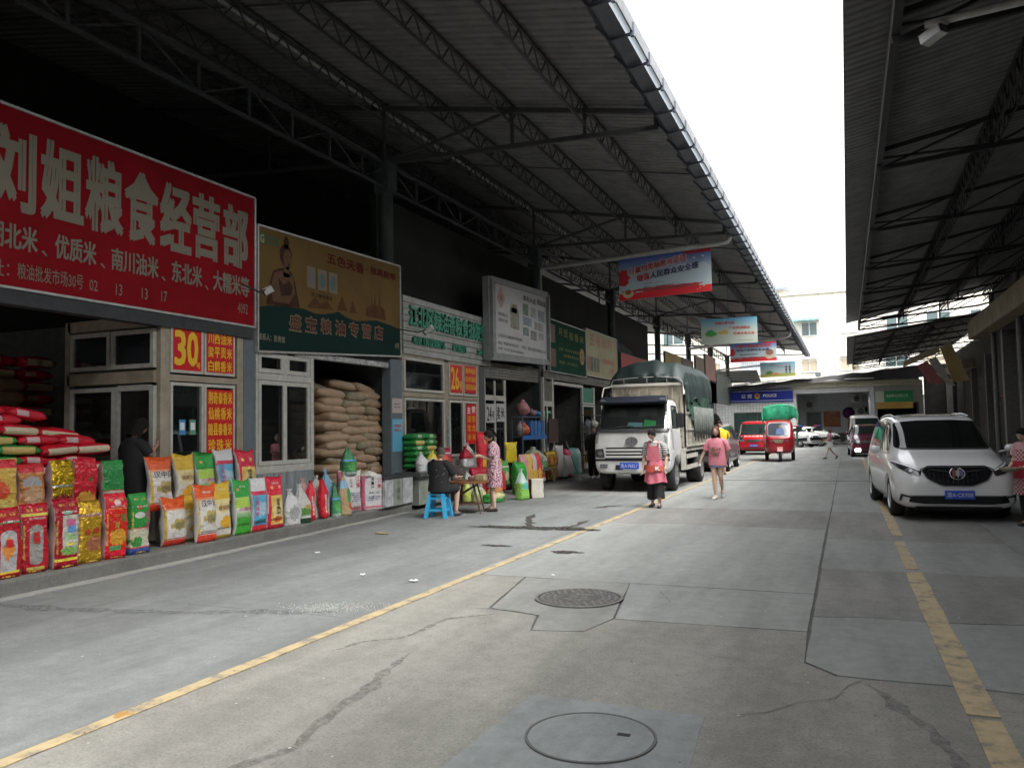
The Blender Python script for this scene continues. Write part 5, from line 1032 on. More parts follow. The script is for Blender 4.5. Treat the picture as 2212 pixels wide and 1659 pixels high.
# packs and bags before booth 26
for k in range(6):
    for q in range(2):
        o = link('rice_pack', GP[(k+q) % 3], None); o.location = (-8.72, 15.28+q*.52, .9+k*.125); o.rotation_euler = (0, 0, radians(90)+random.uniform(-.08, .08)); o.scale = (1, .8, 1)
        tag(o, 'green pack stacked at booth 26, %s layer, %s' % (ranks[k], ['left', 'right'][q]), 'rice pack', 'green packs stacked at booth 26')
t = thing('counter', 'low counter under the green packs at booth 26', 'counter', (-8.6, 15.5, .1), world=True); MB().box(-8.95, -8.25, 14.7, 16.3, .7, .78).build('counter_top', M_STEEL, t); MB().box(-8.9, -8.35, 14.8, 16.25, .1, .7).build('counter_body', mat('grey_green_door', (.3, .33, .28), .5, n=.3), t)
def sb(label, x, y, z, w, h, d, kind, col, layers=(), texts=(), rz=-10, k=[0], tilt=-4, **kw):
    k[0] += 1; m = pm('small_bag_%d' % k[0], col, list(layers), rough=kw.get('rough', .25), metal=kw.get('metal', 0), b=.7, bs=15)
    return bag(label, (x, y, z), RZ+radians(rz), w, h, d, kind, [m, m], texts, tilt=radians(tilt), nu=20, nv=12)
sb('white tied bag with a turquoise label on the counter', -8.4, 15.05, .78, .34, .42, .2, 'tied', (.6, .6, .6), [('rect', .5, .95, .05, .35, (.15, .45, .4))])
sb('clear tied bag with a yellow tip on the counter', -8.4, 15.5, .78, .34, .45, .2, 'tied', (.42, .38, .25), [('band', .6, 1, (.6, .5, .05))])
sb('red and orange tied bag on the counter', -8.4, 15.95, .78, .4, .48, .22, 'tied', (.6, .08, .03), [('blot', .5, .3, .3, .2, (.7, .4, .3))])
sb('clear box of pale packs on the counter', -8.3, 15.75, .78, .4, .16, .2, 'brick', (.5, .55, .55))
sb('dark red and silver foil bag at booth 26', -8.35, 17.1, .78, .4, .5, .24, 'tied', (.35, .01, .03), [('band', 0, .4, (.5, .5, .5))], metal=.4, rough=.2)
sb('white bag with red trim leaning on booth 26', -8.55, 17.6, .85, .38, .5, .2, 'tied', (.5, .48, .46), [('rect', 0, .2, 0, 1, (.5, .05, .06))])
sb('tall bright red bag beside the standing woman', -8.3, 17.95, .7, .46, .88, .2, 'woven', (.62, .02, .04), [('rect', .25, .8, .05, .32, (.65, .4, .05)), ('ell', .5, .75, .25, .1, (.5, .02, .03))], [('米', .4, .62, .68, .8, GOLDI)])
sb('clear bag standing low left of the folding table', -8.2, 16.9, .17, .35, .55, .22, 'tied', (.35, .4, .35))
sb('red silver foil bag low at booth 26', -8.2, 17.3, .17, .4, .6, .22, 'brick', (.45, .02, .05), [('rect', .2, .8, .2, .5, (.5, .48, .46))], metal=.3)
sb('dark red patterned bag low at booth 26', -8.2, 17.7, .17, .36, .58, .22, 'brick', (.4, .03, .04), [('ell', .5, .5, .25, .2, (.5, .3, .2))])
sb('silver and gold foil bag low behind the table', -8.1, 18.1, .17, .42, .5, .24, 'brick', (.5, .5, .48), [('blot', .5, .4, .3, .3, (.5, .4, .1))], metal=.6, rough=.2)
sb('red bag low behind the standing woman', -8.15, 18.5, .12, .4, .55, .24, 'brick', (.55, .03, .05))
sb('yellow green slim bag under the table', -7.9, 16.2, .02, .2, .5, .15, 'tube', (.5, .55, .12))
sb('clear green bag on the ground under the table', -7.85, 16.6, .02, .3, .4, .2, 'tied', (.35, .42, .2))
sb('green cushion-like bag on the ground behind the table', -7.5, 16.75, .02, .6, .2, .3, 'brick', (.05, .3, .06), [('blot', .5, .7, .4, .3, (.6, .55, .3))], tilt=0)
sb('orange printed bag lying behind the table', -7.7, 17.3, .02, .4, .3, .2, 'brick', (.55, .25, .1))
sb('big yellow bag behind the standing woman', -8.5, 20.2, .75, .6, .52, .1, 'woven', (.66, .52, .03))
sb('pale green label bag under the big yellow one', -8.3, 20.3, .45, .5, .36, .2, 'brick', (.5, .55, .35))
sb('dark green printed bag below the pale green one', -7.9, 19.35, .02, .45, .78, .25, 'brick', (.03, .3, .04), [('blot', .4, .3, .3, .3, (.2, .5, .1))])
for i, (y, c) in enumerate(((19.9, (.55, .3, .28)), (20.25, (.62, .42, .12)), (20.6, (.5, .45, .4)), (20.95, (.55, .06, .08)))):
    sb(['pinkish bag', 'yellow and red striped bag', 'cream bag with red stripes', 'red edged bag'][i]+' in the row beside the green bags', -8.1, y+.2, .12, .34, .86, .18, 'brick', c, [('rect', 0, .16, 0, 1, (.55, .03, .05)), ('rect', .85, 1, 0, 1, (.55, .03, .05)), ('blot', .5, .3, .3, .2, (.6, .4, .05))] if i else [])
sb('tall clear green tied bag on the ground by the cream sack', -7.12, 17.55, .0, .36, .72, .26, 'tied', (.2, .45, .08), [('blot', .5, .45, .35, .12, (.1, .45, .4)), ('band', .55, 1, (.35, .45, .42))])
bag('cream open sack with a maroon side standing on the ground', (-6.95, 18.0, 0), RZ-radians(35), .38, .46, .2, 'open', [mat('cream_sack', (.55, .52, .44), .6, n=.15, b=.4, bs=10), mat('white_rice', (.6, .58, .52), .8, b=.6, bs=90), mat('maroon_side', (.12, .02, .02), .6)], [], cat='rice sack', name='rice_sack')
sb('dull grey green bag beside the pale green tied bag', -8.3, 21.3, .15, .42, .62, .2, 'brick', (.2, .25, .23))
sb('pale green rounded bag on the low stool of shop 24', -8.55, 22.65, .48, .5, .52, .3, 'tied', (.15, .35, .15), [('blot', .5, .6, .4, .2, (.5, .55, .45))])
t = thing('low_stool', 'low dark wooden stool under the pale green rounded bag', 'stool', (-8.5, 22.6, .1), world=True); MB().box(-8.75, -8.25, 22.1, 23.1, .43, .47).build('seat', SH, t)
for x in (-8.7, -8.3):
    for y in (22.15, 23.05): MB().box(x-.025, x+.025, y-.025, y+.025, .05, .43).build('leg', SH, t)
for i in range(4):
    for j in range(2):
        sb('gold foil bag, %s %s in the glossy group at shop 24' % (['leftmost', 'second', 'third', 'rightmost'][i], ['on top', 'below'][j]), -8.55, 23.2+i*.2, .52 if j == 0 else .1, .24, .44, .16, 'brick', [(.5, .3, .05), (.6, .38, .04), (.62, .5, .05), (.35, .18, .04)][i], [('blot', .5, .4, .3, .3, (.5, .06, .05))] if i % 2 == 0 else [], metal=.5, rough=.25, rz=-15)
bag('tall white sack behind the brown board', (-8.65, 24.45, .1), RZ-radians(10), .5, .98, .24, 'woven', [mat('white_sack_b', (.45, .43, .42), .5, n=.2, b=.4)]*2, [], cat='rice sack', name='rice_sack')
bag('white sack standing low right of the gold foil bags', (-8.45, 24.75, .1), RZ-radians(10), .5, .66, .24, 'woven', [pm('white_red_sack', (.48, .46, .46), [('rect', .3, .8, 0, .12, (.5, .03, .04))], rough=.5)]*2, [], cat='rice sack', name='rice_sack')
sb('magenta topped white bag beside the teal one', -8.6, 25.35, .1, .42, .88, .2, 'brick', (.5, .48, .46), [('band', .7, 1, (.5, .03, .12))])
sb('teal green bag beside the broom', -8.6, 25.85, .1, .5, .9, .2, 'brick', (.06, .25, .22))
sb('grey clear bag right of the teal bag', -8.6, 26.3, .1, .36, .88, .2, 'brick', (.25, .27, .26))
sb('yellow bag hanging over packs beside the truck', -8.5, 27.5, .42, .62, .5, .24, 'tied', (.6, .5, .06))
sb('red bag beside the yellow one near the truck', -8.45, 28.1, .2, .4, .4, .2, 'brick', (.55, .05, .05))
sb('pale sacks slumped on the ground beside the truck wheel', -8.3, 27.9, .05, .7, .4, .3, 'tied', (.35, .34, .33))
for i, (lb, x, y, z, w, h, d, kd, c) in enumerate([
 ('small red foil bag tucked beside the silver and gold one', -8.0, 17.75, .05, .3, .42, .18, 'woven', (.5, .02, .05)), ('white and red bag against the booth panel', -8.6, 17.2, .17, .36, .6, .2, 'woven', (.5, .46, .44)),
 ('orange bag at the foot of the white booth panel', -8.45, 18.35, .17, .34, .5, .18, 'tied', (.6, .25, .05)), ('clear bag of pale rice behind the table legs', -7.95, 17.0, .02, .3, .36, .2, 'tied', (.45, .44, .38)),
 ('maroon foil bag on the counter end', -8.5, 16.35, .78, .34, .46, .18, 'woven', (.3, .02, .05)), ('gold and red bag under the door sheet of shop 24', -8.5, 19.3, .15, .34, .7, .18, 'woven', (.6, .38, .06)),
 ('green and white bag at the door foot of shop 24', -8.5, 19.75, .15, .34, .66, .18, 'woven', (.1, .35, .1)), ('slim red bag between the striped bags', -8.35, 21.35, .12, .26, .7, .16, 'woven', (.55, .04, .05)),
 ('yellow green tied bag before the striped bags', -7.75, 18.9, .02, .28, .44, .18, 'tied', (.4, .48, .08)), ('teal topped bag by the rack foot', -8.4, 21.75, .12, .34, .5, .18, 'tied', (.08, .35, .35)),
 ('white tied bag by the rack foot', -8.35, 22.15, .12, .3, .46, .18, 'tied', (.5, .5, .48)), ('red net bag under the low shelf', -8.6, 22.0, .12, .3, .4, .18, 'tied', (.5, .08, .05))]):
    sb(lb, x, y, z, w, h, d, kd, c, [('blot', .5, .4, .3, .2, ((.6, .5, .3), (.5, .05, .05), (.1, .3, .12))[i % 3]), ('band', .75, .8, (.6, .6, .55))])
t = thing('broom', 'mop with a white head leaning at the green-signed shop', 'mop', (-8.0, 24.6, 0)); b = MB(); b.tube([(0, 0, .06), (-.5, .2, 1.25)], .013, 6); b.build('handle', SH, t); b = MB(); b.grid(lambda u, v: (.12*cos(u*6.28)*(.4+v)*(1+.2*sin(u*30)), .16*sin(u*6.28)*(.4+v), .1*(1-v)), 24, 5); b.build('mop_head', mat('mop_white', (.5, .5, .5), .8), t)
# ================================================================ VEHICLES (local: front faces -Y at y=0, x across, z up)
def subdiv(me_verts, faces, lv):
    me = bpy.data.meshes.new('c'); me.from_pydata(me_verts, [], faces); ob = bpy.data.objects.new('c', me); COL.objects.link(ob)
    m = ob.modifiers.new('s', 'SUBSURF'); m.levels = lv; m.render_levels = lv
    bpy.context.view_layer.update(); r = bpy.data.meshes.new_from_object(ob.evaluated_get(bpy.context.evaluated_depsgraph_get()))
    bpy.data.objects.remove(ob); bpy.data.meshes.remove(me); return r
def shell(st, lv=2, cutters=()):
    """stations (y, zbot, belt, top, wbot, wmid, wbelt, wtop) -> smooth closed body mesh with wheel openings"""
    vs = []; n = None
    for (y, zb, be, tp, wb, wm, wl_, wt) in st:
        h = [(0, zb), (wb*.8, zb), (wb, zb+.05), (wm, zb+.3*(be-zb)), (wm, zb+.72*(be-zb)), (wl_, be), (wt+(wl_-wt)*.45, be+.55*(tp-be)), (wt+.0, tp-.06*min(1, (tp-be)*3)), (wt*.82, tp-.015), (0, tp)]
        ring = [(x, y, z) for x, z in h]+[(-x, y, z) for x, z in h[-2:0:-1]]
        n = len(ring); vs += ring
    k = len(st); fs = [(i*n+j, i*n+(j+1) % n, (i+1)*n+(j+1) % n, (i+1)*n+j) for i in range(k-1) for j in range(n)]
    for e in (0, k-1):    # caps as quads strips
        hn = n//2
        for j in range(hn):
            a, b = j, j+1; c, d = (n-j-1) % n, (n-j) % n
            if b == c: q = (e*n+a, e*n+b, e*n+d)
            elif a == d % n: q = (e*n+a, e*n+b, e*n+c)
            else: q = (e*n+a, e*n+b, e*n+c, e*n+d)
            q = tuple(dict.fromkeys(q)); fs.append(q[::-1] if e == 0 else q)
    me = subdiv(vs, fs, lv)
    bm = bmesh.new(); bm.from_mesh(me); bmesh.ops.remove_doubles(bm, verts=bm.verts, dist=1e-5); bmesh.ops.recalc_face_normals(bm, faces=bm.faces[:]); bm.to_mesh(me); bm.free()
    if cutters:
        ob = bpy.data.objects.new('c', me); COL.objects.link(ob); cs = []
        for (y, z, r, x0, x1) in cutters:
            c = MB(); c.lathe([(r, x0), (r, x1)], (0, y, z), 'x', 32); co = bpy.data.objects.new('k', c.mesh('k', M_BLACK)); COL.objects.link(co); cs.append(co)
            bm = bmesh.new(); bm.from_mesh(co.data); bmesh.ops.recalc_face_normals(bm, faces=bm.faces[:]); bm.to_mesh(co.data); bm.free()
            m = ob.modifiers.new('b', 'BOOLEAN'); m.operation = 'DIFFERENCE'; m.object = co; m.solver = 'EXACT'
        bpy.context.view_layer.update(); me2 = bpy.data.meshes.new_from_object(ob.evaluated_get(bpy.context.evaluated_depsgraph_get()))
        for c in cs: bpy.data.objects.remove(c)
        bpy.data.objects.remove(ob); me = me2
    return me
class Body:
    def __init__(s, me): s.b = BVHTree.FromPolygons([v.co[:] for v in me.vertices], [tuple(p.vertices) for p in me.polygons]); s.me = me
    def hit(s, ax, u, v, off):
        if ax == 'F': o, d = Vector((u, -4, v)), Vector((0, 1, 0))
        elif ax == 'B': o, d = Vector((u, 14, v)), Vector((0, -1, 0))
        elif ax == 'R': o, d = Vector((4, u, v)), Vector((-1, 0, 0))
        elif ax == 'L': o, d = Vector((-4, u, v)), Vector((1, 0, 0))
        else: o, d = Vector((u, v, 6)), Vector((0, 0, -1))
        loc, nr, i, ds = s.b.ray_cast(o, d)
        if loc is None: return None
        if nr.dot(d) > 0: nr = -nr
        return loc+nr*off*.5-d*off*.5
def dens(poly, st):
    out = []
    for i in range(len(poly)):
        a, b = Vector(poly[i]), Vector(poly[(i+1) % len(poly)]); k = max(1, int((b-a).length/st))
        out += [a+(b-a)*j/k for j in range(k)]
    return out
def rnd(poly, r=.25, n=3):
    """round the corners of a polygon"""
    out = []; m = len(poly)
    for i in range(m):
        p, a, b = Vector(poly[i]), Vector(poly[i-1]), Vector(poly[(i+1) % m]); d1 = a-p; d2 = b-p
        l = min(d1.length, d2.length)*.5; rr = min(r, l); s, e = p+d1.normalized()*rr, p+d2.normalized()*rr
        for k in range(n+1):
            t = k/n; out.append(s*(1-t)**2+p*2*t*(1-t)+e*t*t)
    return out
def skin(body, ax, poly, name, m, par, off=.006, res=.05, r=.03, rim=.0):
    pl = dens(rnd(poly, r) if r else [Vector(p) for p in poly], res); n = len(pl)
    xs = [p.x for p in pl]; ys = [p.y for p in pl]; pts = list(pl)
    def inside(x, y):
        c = False
        for i in range(n):
            a, b = pl[i], pl[i-1]
            if (a.y > y) != (b.y > y) and x < (b.x-a.x)*(y-a.y)/(b.y-a.y)+a.x: c = not c
        return c
    x = min(xs)+res/2
    while x < max(xs):
        y = min(ys)+res/2
        while y < max(ys):
            if inside(x, y): pts.append(Vector((x, y)))
            y += res
        x += res
    vo, eo, fo, *_ = geometry.delaunay_2d_cdt(pts, [], [list(range(n))], 1, 1e-5)
    P = []; ok = []
    for v in vo:
        h = body.hit(ax, v.x, v.y, off*2); ok.append(h is not None); P.append(tuple(h) if h is not None else (0, 0, 0))
    fs = [tuple(f) for f in fo if all(ok[i] for i in f)]
    if ax in ('L', 'T', 'B') and False: fs = [f[::-1] for f in fs]
    b = MB(); b.add(P, fs)
    me = b.mesh(name, m, True); bm = bmesh.new(); bm.from_mesh(me)
    loose = [v for v in bm.verts if not v.link_faces]; bmesh.ops.delete(bm, geom=loose, context='VERTS'); bm.to_mesh(me); bm.free()
    return link(name, me, par)
def skin_text(body, ax, s, u0, u1, v0, v1, m, par, name='lettering', off=.014, bold=.02):
    b = MB(); fn = lambda u, v: body.hit(ax, u, v, off) or Vector((0, 0, 0)); text_on(b, s, fn, u0, u1, v0, v1, bold=bold); return b.build(name, m, par)
def wheel(par, x, y, r, w, side, rimm=None, spokes=5, rz=0, name='wheel'):
    W_ = thing(name, None, None, (x, y, r)); W_.parent = par; W_.rotation_euler = (0, 0, rz)
    b = MB(); b.lathe([(r*.62, -w/2), (r*.9, -w/2), (r*.985, -w*.4), (r, -w*.25), (r, w*.25), (r*.985, w*.4), (r*.9, w/2), (r*.62, w/2)], axis='x', n=32, cap=False); b.lathe([(r*.6, -w*.3), (r*.6, w*.3)], axis='x', n=24)
    o = b.build('tyre', mat('tyre_rubber', (.02, .02, .021), .8, b=.2, bs=80), W_, smooth=True, recalc=True)
    b = MB(); s = side
    b.lathe([(r*.66, s*w*.42), (r*.64, s*w*.5), (r*.58, s*w*.5), (r*.56, s*w*.36)], axis='x', n=32, cap=False)
    for k in range(spokes):
        a = 2*pi*k/spokes; c0 = (s*w*.46, cos(a)*r*.1, sin(a)*r*.1); c1 = (s*w*.44, cos(a)*r*.6, sin(a)*r*.6); b.bar(c0, c1, r*.16, w*.08, upv=(1, 0, 0))
    b.lathe([(r*.16, s*w*.3), (r*.16, s*w*.5), (r*.1, s*w*.52)], axis='x', n=16)
    b.build('rim', rimm or mat('silver_rim', (.55, .55, .57), .3, .8), W_, recalc=True)
    return W_
def plate(body, par, x0, x1, z0, z1, txt, ax='F', off=.03):
    p = skin(body, ax, [(x0, z0), (x1, z0), (x1, z1), (x0, z1)], 'number_plate', M_PLATE, par, off, .06, .01)
    skin_text(body, ax, txt, x0+.03, x1-.03, z0+.03, z1-.025, M_WHITE, p, 'plate_lettering', off+.045, .015)
def mirror(par, x, y, z, s, m, w=.2, h=.16):
    b = MB()
    b.grid(lambda u, v: (x+s*(w*.5)*(1+cos(u*2*pi)*sin(v*pi)), y+.07*sin(u*2*pi)*sin(v*pi), z+h*.5*-cos(v*pi)), 16, 8)
    b.bar((x-s*.08, y+.02, z-h*.4), (x+s*.05, y, z-h*.2), .04, .03)
    b.build('mirror', m, par, smooth=True)
GLASSD = mat('dark_car_glass', (.006, .009, .008), .06, spec=.7)
GLASST = mat('tinted_car_glass', (.02, .03, .028), .08, spec=.7)
HL = mat('headlamp_glass', (.35, .36, .38), .12, .5, n=.6, ns=30)
DKP = mat('dark_plastic', (.02, .02, .022), .5)
# ---------------------------------------------------------------- white minivan
WP = mat('white_car_paint', (.74, .75, .75), .22, coat=.6)
mv = thing('parked_minivan', 'white minivan with a blue number plate parked by the right yellow line', 'minivan', (1.64, 14.98, 0), radians(4.2))
ST = [(.0, .3, .62, .70, .55, .62, .6, .42), (.035, .24, .66, .8, .68, .76, .72, .55), (.12, .2, .74, .93, .8, .86, .83, .62), (.3, .2, .84, 1.02, .87, .92, .87, .6), (.6, .2, .93, 1.1, .9, .94, .88, .58), (.95, .2, .99, 1.17, .9, .945, .885, .6), (1.12, .2, 1.03, 1.24, .9, .945, .88, .66), (1.5, .2, 1.06, 1.5, .9, .945, .88, .68), (1.9, .2, 1.08, 1.7, .9, .945, .885, .7), (2.2, .2, 1.09, 1.775, .9, .945, .885, .72), (2.9, .2, 1.1, 1.82, .9, .945, .885, .73), (3.8, .2, 1.12, 1.81, .9, .945, .88, .72), (4.6, .22, 1.13, 1.76, .88, .93, .86, .7), (4.95, .27, 1.13, 1.68, .84, .9, .83, .66), (5.1, .33, 1.08, 1.4, .78, .84, .76, .6), (5.16, .4, 1.0, 1.2, .6, .7, .65, .5)]
ARCH = [(1.02, .36, .39, -1.2, -.62), (1.02, .36, .39, .62, 1.2), (4.11, .36, .39, -1.2, -.62), (4.11, .36, .39, .62, 1.2)]
bme = shell(ST, 3, ARCH); BD = Body(shell(ST, 3))
bme.materials.clear(); bme.materials.append(WP); bme.polygons.foreach_set('use_smooth', [True]*len(bme.polygons)); link('body', bme, mv)
MB().box(-.6, .6, .25, 5.0, .16, .6).build('underbody', M_BLACK, mv)
skin(BD, 'F', [(-.78, 1.19), (.78, 1.19), (.69, 1.65), (.3, 1.68), (-.3, 1.68), (-.69, 1.65)], 'windshield', GLASSD, mv, .008, .05, .05)
skin(BD, 'F', [(-.68, 1.165), (.68, 1.165), (.74, 1.195), (-.74, 1.195)], 'cowl', DKP, mv, .006, .04, 0)
g_ = skin(BD, 'F', [(-.53, .84), (-.42, .9), (.42, .9), (.53, .84), (.44, .7), (.22, .6), (-.22, .6), (-.44, .7)], 'grille', M_BLACKGLOSS, mv, .008, .04, .05)
for i in range(13):
    x = -.42+i*.07; skin(BD, 'F', [(x-.006, .63+abs(x)*.16), (x+.006, .63+abs(x)*.16), (x+.006, .86), (x-.006, .86)], 'grille_bar', mat('dark_chrome', (.12, .12, .13), .25, .9), g_, .016, .06, 0)
skin(BD, 'F', [(-.55, .855), (-.42, .915), (.42, .915), (.55, .855), (.54, .845), (.4, .898), (-.4, .898), (-.54, .845)], 'chrome_trim', M_CHROME, mv, .014, .04, 0)
for s in (-1, 1):
    skin(BD, 'F', [(s*.14, .83), (s*.42, .86), (s*.42, .85), (s*.14, .81)], 'chrome_wing', M_CHROME, mv, .02, .04, 0)
    skin(BD, 'F', [(s*.445, .7), (s*.53, .84), (s*.51, .84), (s*.43, .71)], 'chrome_edge', M_CHROME, mv, .014, .04, 0)
skin(BD, 'F', [(-.44, .7), (-.22, .6), (.22, .6), (.44, .7), (.43, .685), (.22, .585), (-.22, .585), (-.43, .685)], 'chrome_trim', M_CHROME, mv, .014, .04, 0)
em = thing('emblem', None, None, (0, 0, 0)); em.parent = mv
b = MB()
for r_, w_ in ((.11, .01),):
    P = [BD.hit('F', r_*cos(a*2*pi/28), .79+r_*sin(a*2*pi/28)*.8, .03) for a in range(29)]; b.tube(P, w_, 6)
b.build('ring', M_CHROME, em, smooth=True)
for i, cc_ in enumerate(((.3, .12, .13), (.5, .5, .52), (.2, .22, .32))):
    x = -.055+i*.055; skin(BD, 'F', [(x-.028, .83), (x+.028, .86), (x+.028, .77), (x, .72), (x-.028, .76)], 'shield', mat('emblem_%d' % i, cc_, .25, .5), em, .03, .04, .01)
for s in (-1, 1):
    h_ = skin(BD, 'F', [(s*.52, .845), (s*.64, .91), (s*.8, .97), (s*.89, 1.01), (s*.885, .95), (s*.84, .87), (s*.7, .79), (s*.55, .75)], 'headlight', mat('smoked_headlamp', (.03, .03, .035), .08, spec=.8), mv, .007, .035, .03)
    skin(BD, 'F', [(s*.54, .85), (s*.66, .905), (s*.88, .995), (s*.885, .96), (s*.66, .875), (s*.55, .83)], 'light_strip', mat('lit_daylight_strip', (.8, .82, .85), .2), h_, .016, .03, 0)
    skin(BD, 'F', [(s*(.7+.055*cos(a)), .84+.032*sin(a)) for a in [k*pi/6 for k in range(12)]], 'lens', HL, h_, .016, .03, 0)
    skin(BD, 'F', [(s*.6, .4), (s*.84, .46), (s*.86, .34), (s*.84, .33), (s*.81, .42), (s*.6, .37)], 'lower_trim', DKP, mv, .008, .04, 0)
    mirror(mv, s*.99, 1.3, 1.17, s, WP, .2, .15)
skin(BD, 'F', [(-.7, .43), (.7, .43), (.74, .33), (.5, .3), (-.5, .3), (-.74, .33)], 'lower_intake', M_BLACKGLOSS, mv, .01, .04, .03)
skin(BD, 'F', [(-.72, .445), (.72, .445), (.72, .43), (-.72, .43)], 'chrome_trim', M_CHROME, mv, .014, .05, 0)
skin(BD, 'F', [(-.66, .225), (.66, .225), (.62, .265), (-.62, .265)], 'lower_lip', DKP, mv, .01, .05, 0)
plate(BD, mv, -.21, .23, .385, .525, '渝A·CK908')
for s, ax in ((1, 'R'), (-1, 'L')):
    skin(BD, ax, [(1.45, 1.13), (2.2, 1.14), (2.25, 1.66), (2.05, 1.62), (1.75, 1.45)], 'front_window', GLASST, mv, .006, .05, .04)
    skin(BD, ax, [(2.35, 1.14), (3.3, 1.16), (3.3, 1.7), (2.38, 1.68)], 'middle_window', GLASST, mv, .006, .05, .04)
    skin(BD, ax, [(3.4, 1.16), (4.55, 1.2), (4.7, 1.45), (4.4, 1.66), (3.4, 1.7)], 'rear_window', GLASST, mv, .006, .05, .05)
    skin(BD, ax, [(1.35, 1.1), (4.6, 1.15), (4.6, 1.165), (1.35, 1.115)], 'chrome_line', M_CHROME, mv, .008, .08, 0)
    for y in (2.3, 3.35): skin(BD, ax, [(y, .35), (y+.012, .35), (y+.03, 1.1), (y+.018, 1.1)], 'door_gap', DKP, mv, .003, .08, 0)
    for y in (2.05, 3.1):
        b = MB(); b.tube([BD.hit(ax, y, .98, .05), BD.hit(ax, y+.09, .985, .09), BD.hit(ax, y+.18, .98, .05)], .014, 6); b.build('door_handle', M_CHROME, mv, smooth=True)
    skin(BD, ax, [(1.5, .3), (3.7, .3), (3.7, .33), (1.5, .33)], 'sill_trim', M_CHROME, mv, .006, .08, 0)
    for y in (1.02, 4.11): wheel(mv, s*.81, y, .345, .225, s, spokes=10)
skin(BD, 'T', [(-.5, 2.3), (.5, 2.3), (.5, 3.0), (-.5, 3.0)], 'sunroof', GLASSD, mv, .006, .06, .05)
for s in (-1, 1): b = MB(); P = [BD.hit('T', s*.62, y, .035) for y in (2.2, 2.8, 3.6, 4.4)]; b.tube(P, .014, 6); b.build('roof_rail', M_CHROME, mv, smooth=True)
# ---------------------------------------------------------------- truck
TW = mat('truck_white_paint', (.62, .62, .6), .3, n=.18, ns=3, coat=.3)
tr = thing('parked_truck', 'white cargo truck with a green tarpaulin parked at the shops', 'truck', (-5.1, 20.0, 0), 0)
ST = [(.0, .52, 1.38, 1.5, .86, .92, .88, .7), (.03, .48, 1.45, 1.56, .93, .97, .93, .76), (.12, .46, 1.5, 1.64, .97, 1.0, .97, .82), (.22, .46, 1.54, 1.84, .98, 1.01, .98, .86), (.42, .5, 1.58, 2.2, .98, 1.01, .98, .88), (.55, .55, 1.58, 2.36, .98, 1.01, .98, .89), (.8, .6, 1.58, 2.4, .98, 1.01, .98, .89), (1.5, .6, 1.58, 2.4, .98, 1.01, .98, .89), (1.62, .62, 1.56, 2.36, .96, .99, .96, .86)]
AR = [(.82, .42, .5, -1.3, -.6), (.82, .42, .5, .6, 1.3)]
cm = shell(ST, 3, AR); TB = Body(shell(ST, 3)); cm.materials.clear(); cm.materials.append(TW); cm.polygons.foreach_set('use_smooth', [True]*len(cm.polygons)); link('cab', cm, tr)
skin(TB, 'F', [(-.94, 1.56), (.92, 1.56), (.84, 2.28), (-.86, 2.28)], 'windshield_interior', mat('dark_cab_interior', (.012, .012, .012), .7), tr, .004, .06, .05)
skin(TB, 'F', [(.3, 1.66), (.62, 1.66), (.62, 1.8), (.32, 1.84)], 'green_box', mat('bright_green_box', (.05, .5, .12), .5), tr, .014, .05, 0)
skin(TB, 'F', [(-.12, 1.66), (.28, 1.66), (.27, 1.76), (-.1, 1.78)], 'blue_packet', mat('pale_blue_packet', (.25, .5, .55), .5), tr, .012, .05, 0)
for x in (-.45, .35): skin(TB, 'F', [(x-.22, 1.92), (x+.3, 1.92), (x+.25, 2.15), (x-.17, 2.15)], 'seat_back', mat('grey_seat', (.06, .06, .055), .8), tr, .01, .06, .03)
skin(TB, 'F', [(-.92, 1.57), (.9, 1.57), (.82, 2.26), (-.84, 2.26)], 'windshield', glass_mat('truck_glass', (.01, .012, .012), .45), tr, .024, .06, .05)
skin(TB, 'F', [(-.94, 1.53), (.94, 1.53), (.94, 1.6), (-.94, 1.6)], 'cowl', DKP, tr, .028, .05, 0)
for x0, x1 in ((-.6, .05), (.2, .75)):
    b = MB(); P = [TB.hit('F', x0+(x1-x0)*k/4, 1.61+.05*k/4, .09) for k in range(5)]; b.tube(P, .012, 5); b.build('wiper', M_BLACK, tr)
b = MB(); b.add([(-.9, .28, 2.24), (.9, .28, 2.24), (.9, .2, 2.3), (-.9, .2, 2.3), (-.86, .34, 2.46), (.86, .34, 2.46), (.86, .6, 2.47), (-.86, .6, 2.47)], [(0, 1, 2, 3), (3, 2, 5, 4), (4, 5, 6, 7), (0, 3, 4, 7), (1, 6, 5, 2), (0, 7, 6, 1)]); b.build('sun_visor', mat('navy_visor', (.02, .024, .035), .3), tr, bevel=.012, recalc=True)
for s in (-1, 1): MB().box(s*.78-.07, s*.78+.07, .2, .235, 2.33, 2.39).build('marker_lamp', HL, tr, bevel=.01)
for i, z in enumerate((1.1, 1.01, .93)):
    skin(TB, 'F', [(-.68, z+.045), (.68, z+.045), (.66, z), (-.66, z)], 'grille_slot', M_BLACK, tr, .006, .06, .015)
    skin(TB, 'F', [(-.67, z+.005), (.67, z+.005), (.66, z-.03), (-.66, z-.03)], 'grille_bar', TW, tr, .03, .06, 0)
skin(TB, 'F', [(-.7, .875), (.7, .875), (.7, .83), (-.7, .83)], 'bumper_gap', M_BLACK, tr, .01, .06, 0)
skin(TB, 'F', [(-.96, .85), (.96, .85), (.97, .8), (.93, .8), (-.93, .8), (-.97, .8)], 'bumper_shadow_gap', M_BLACK, tr, .006, .06, 0)
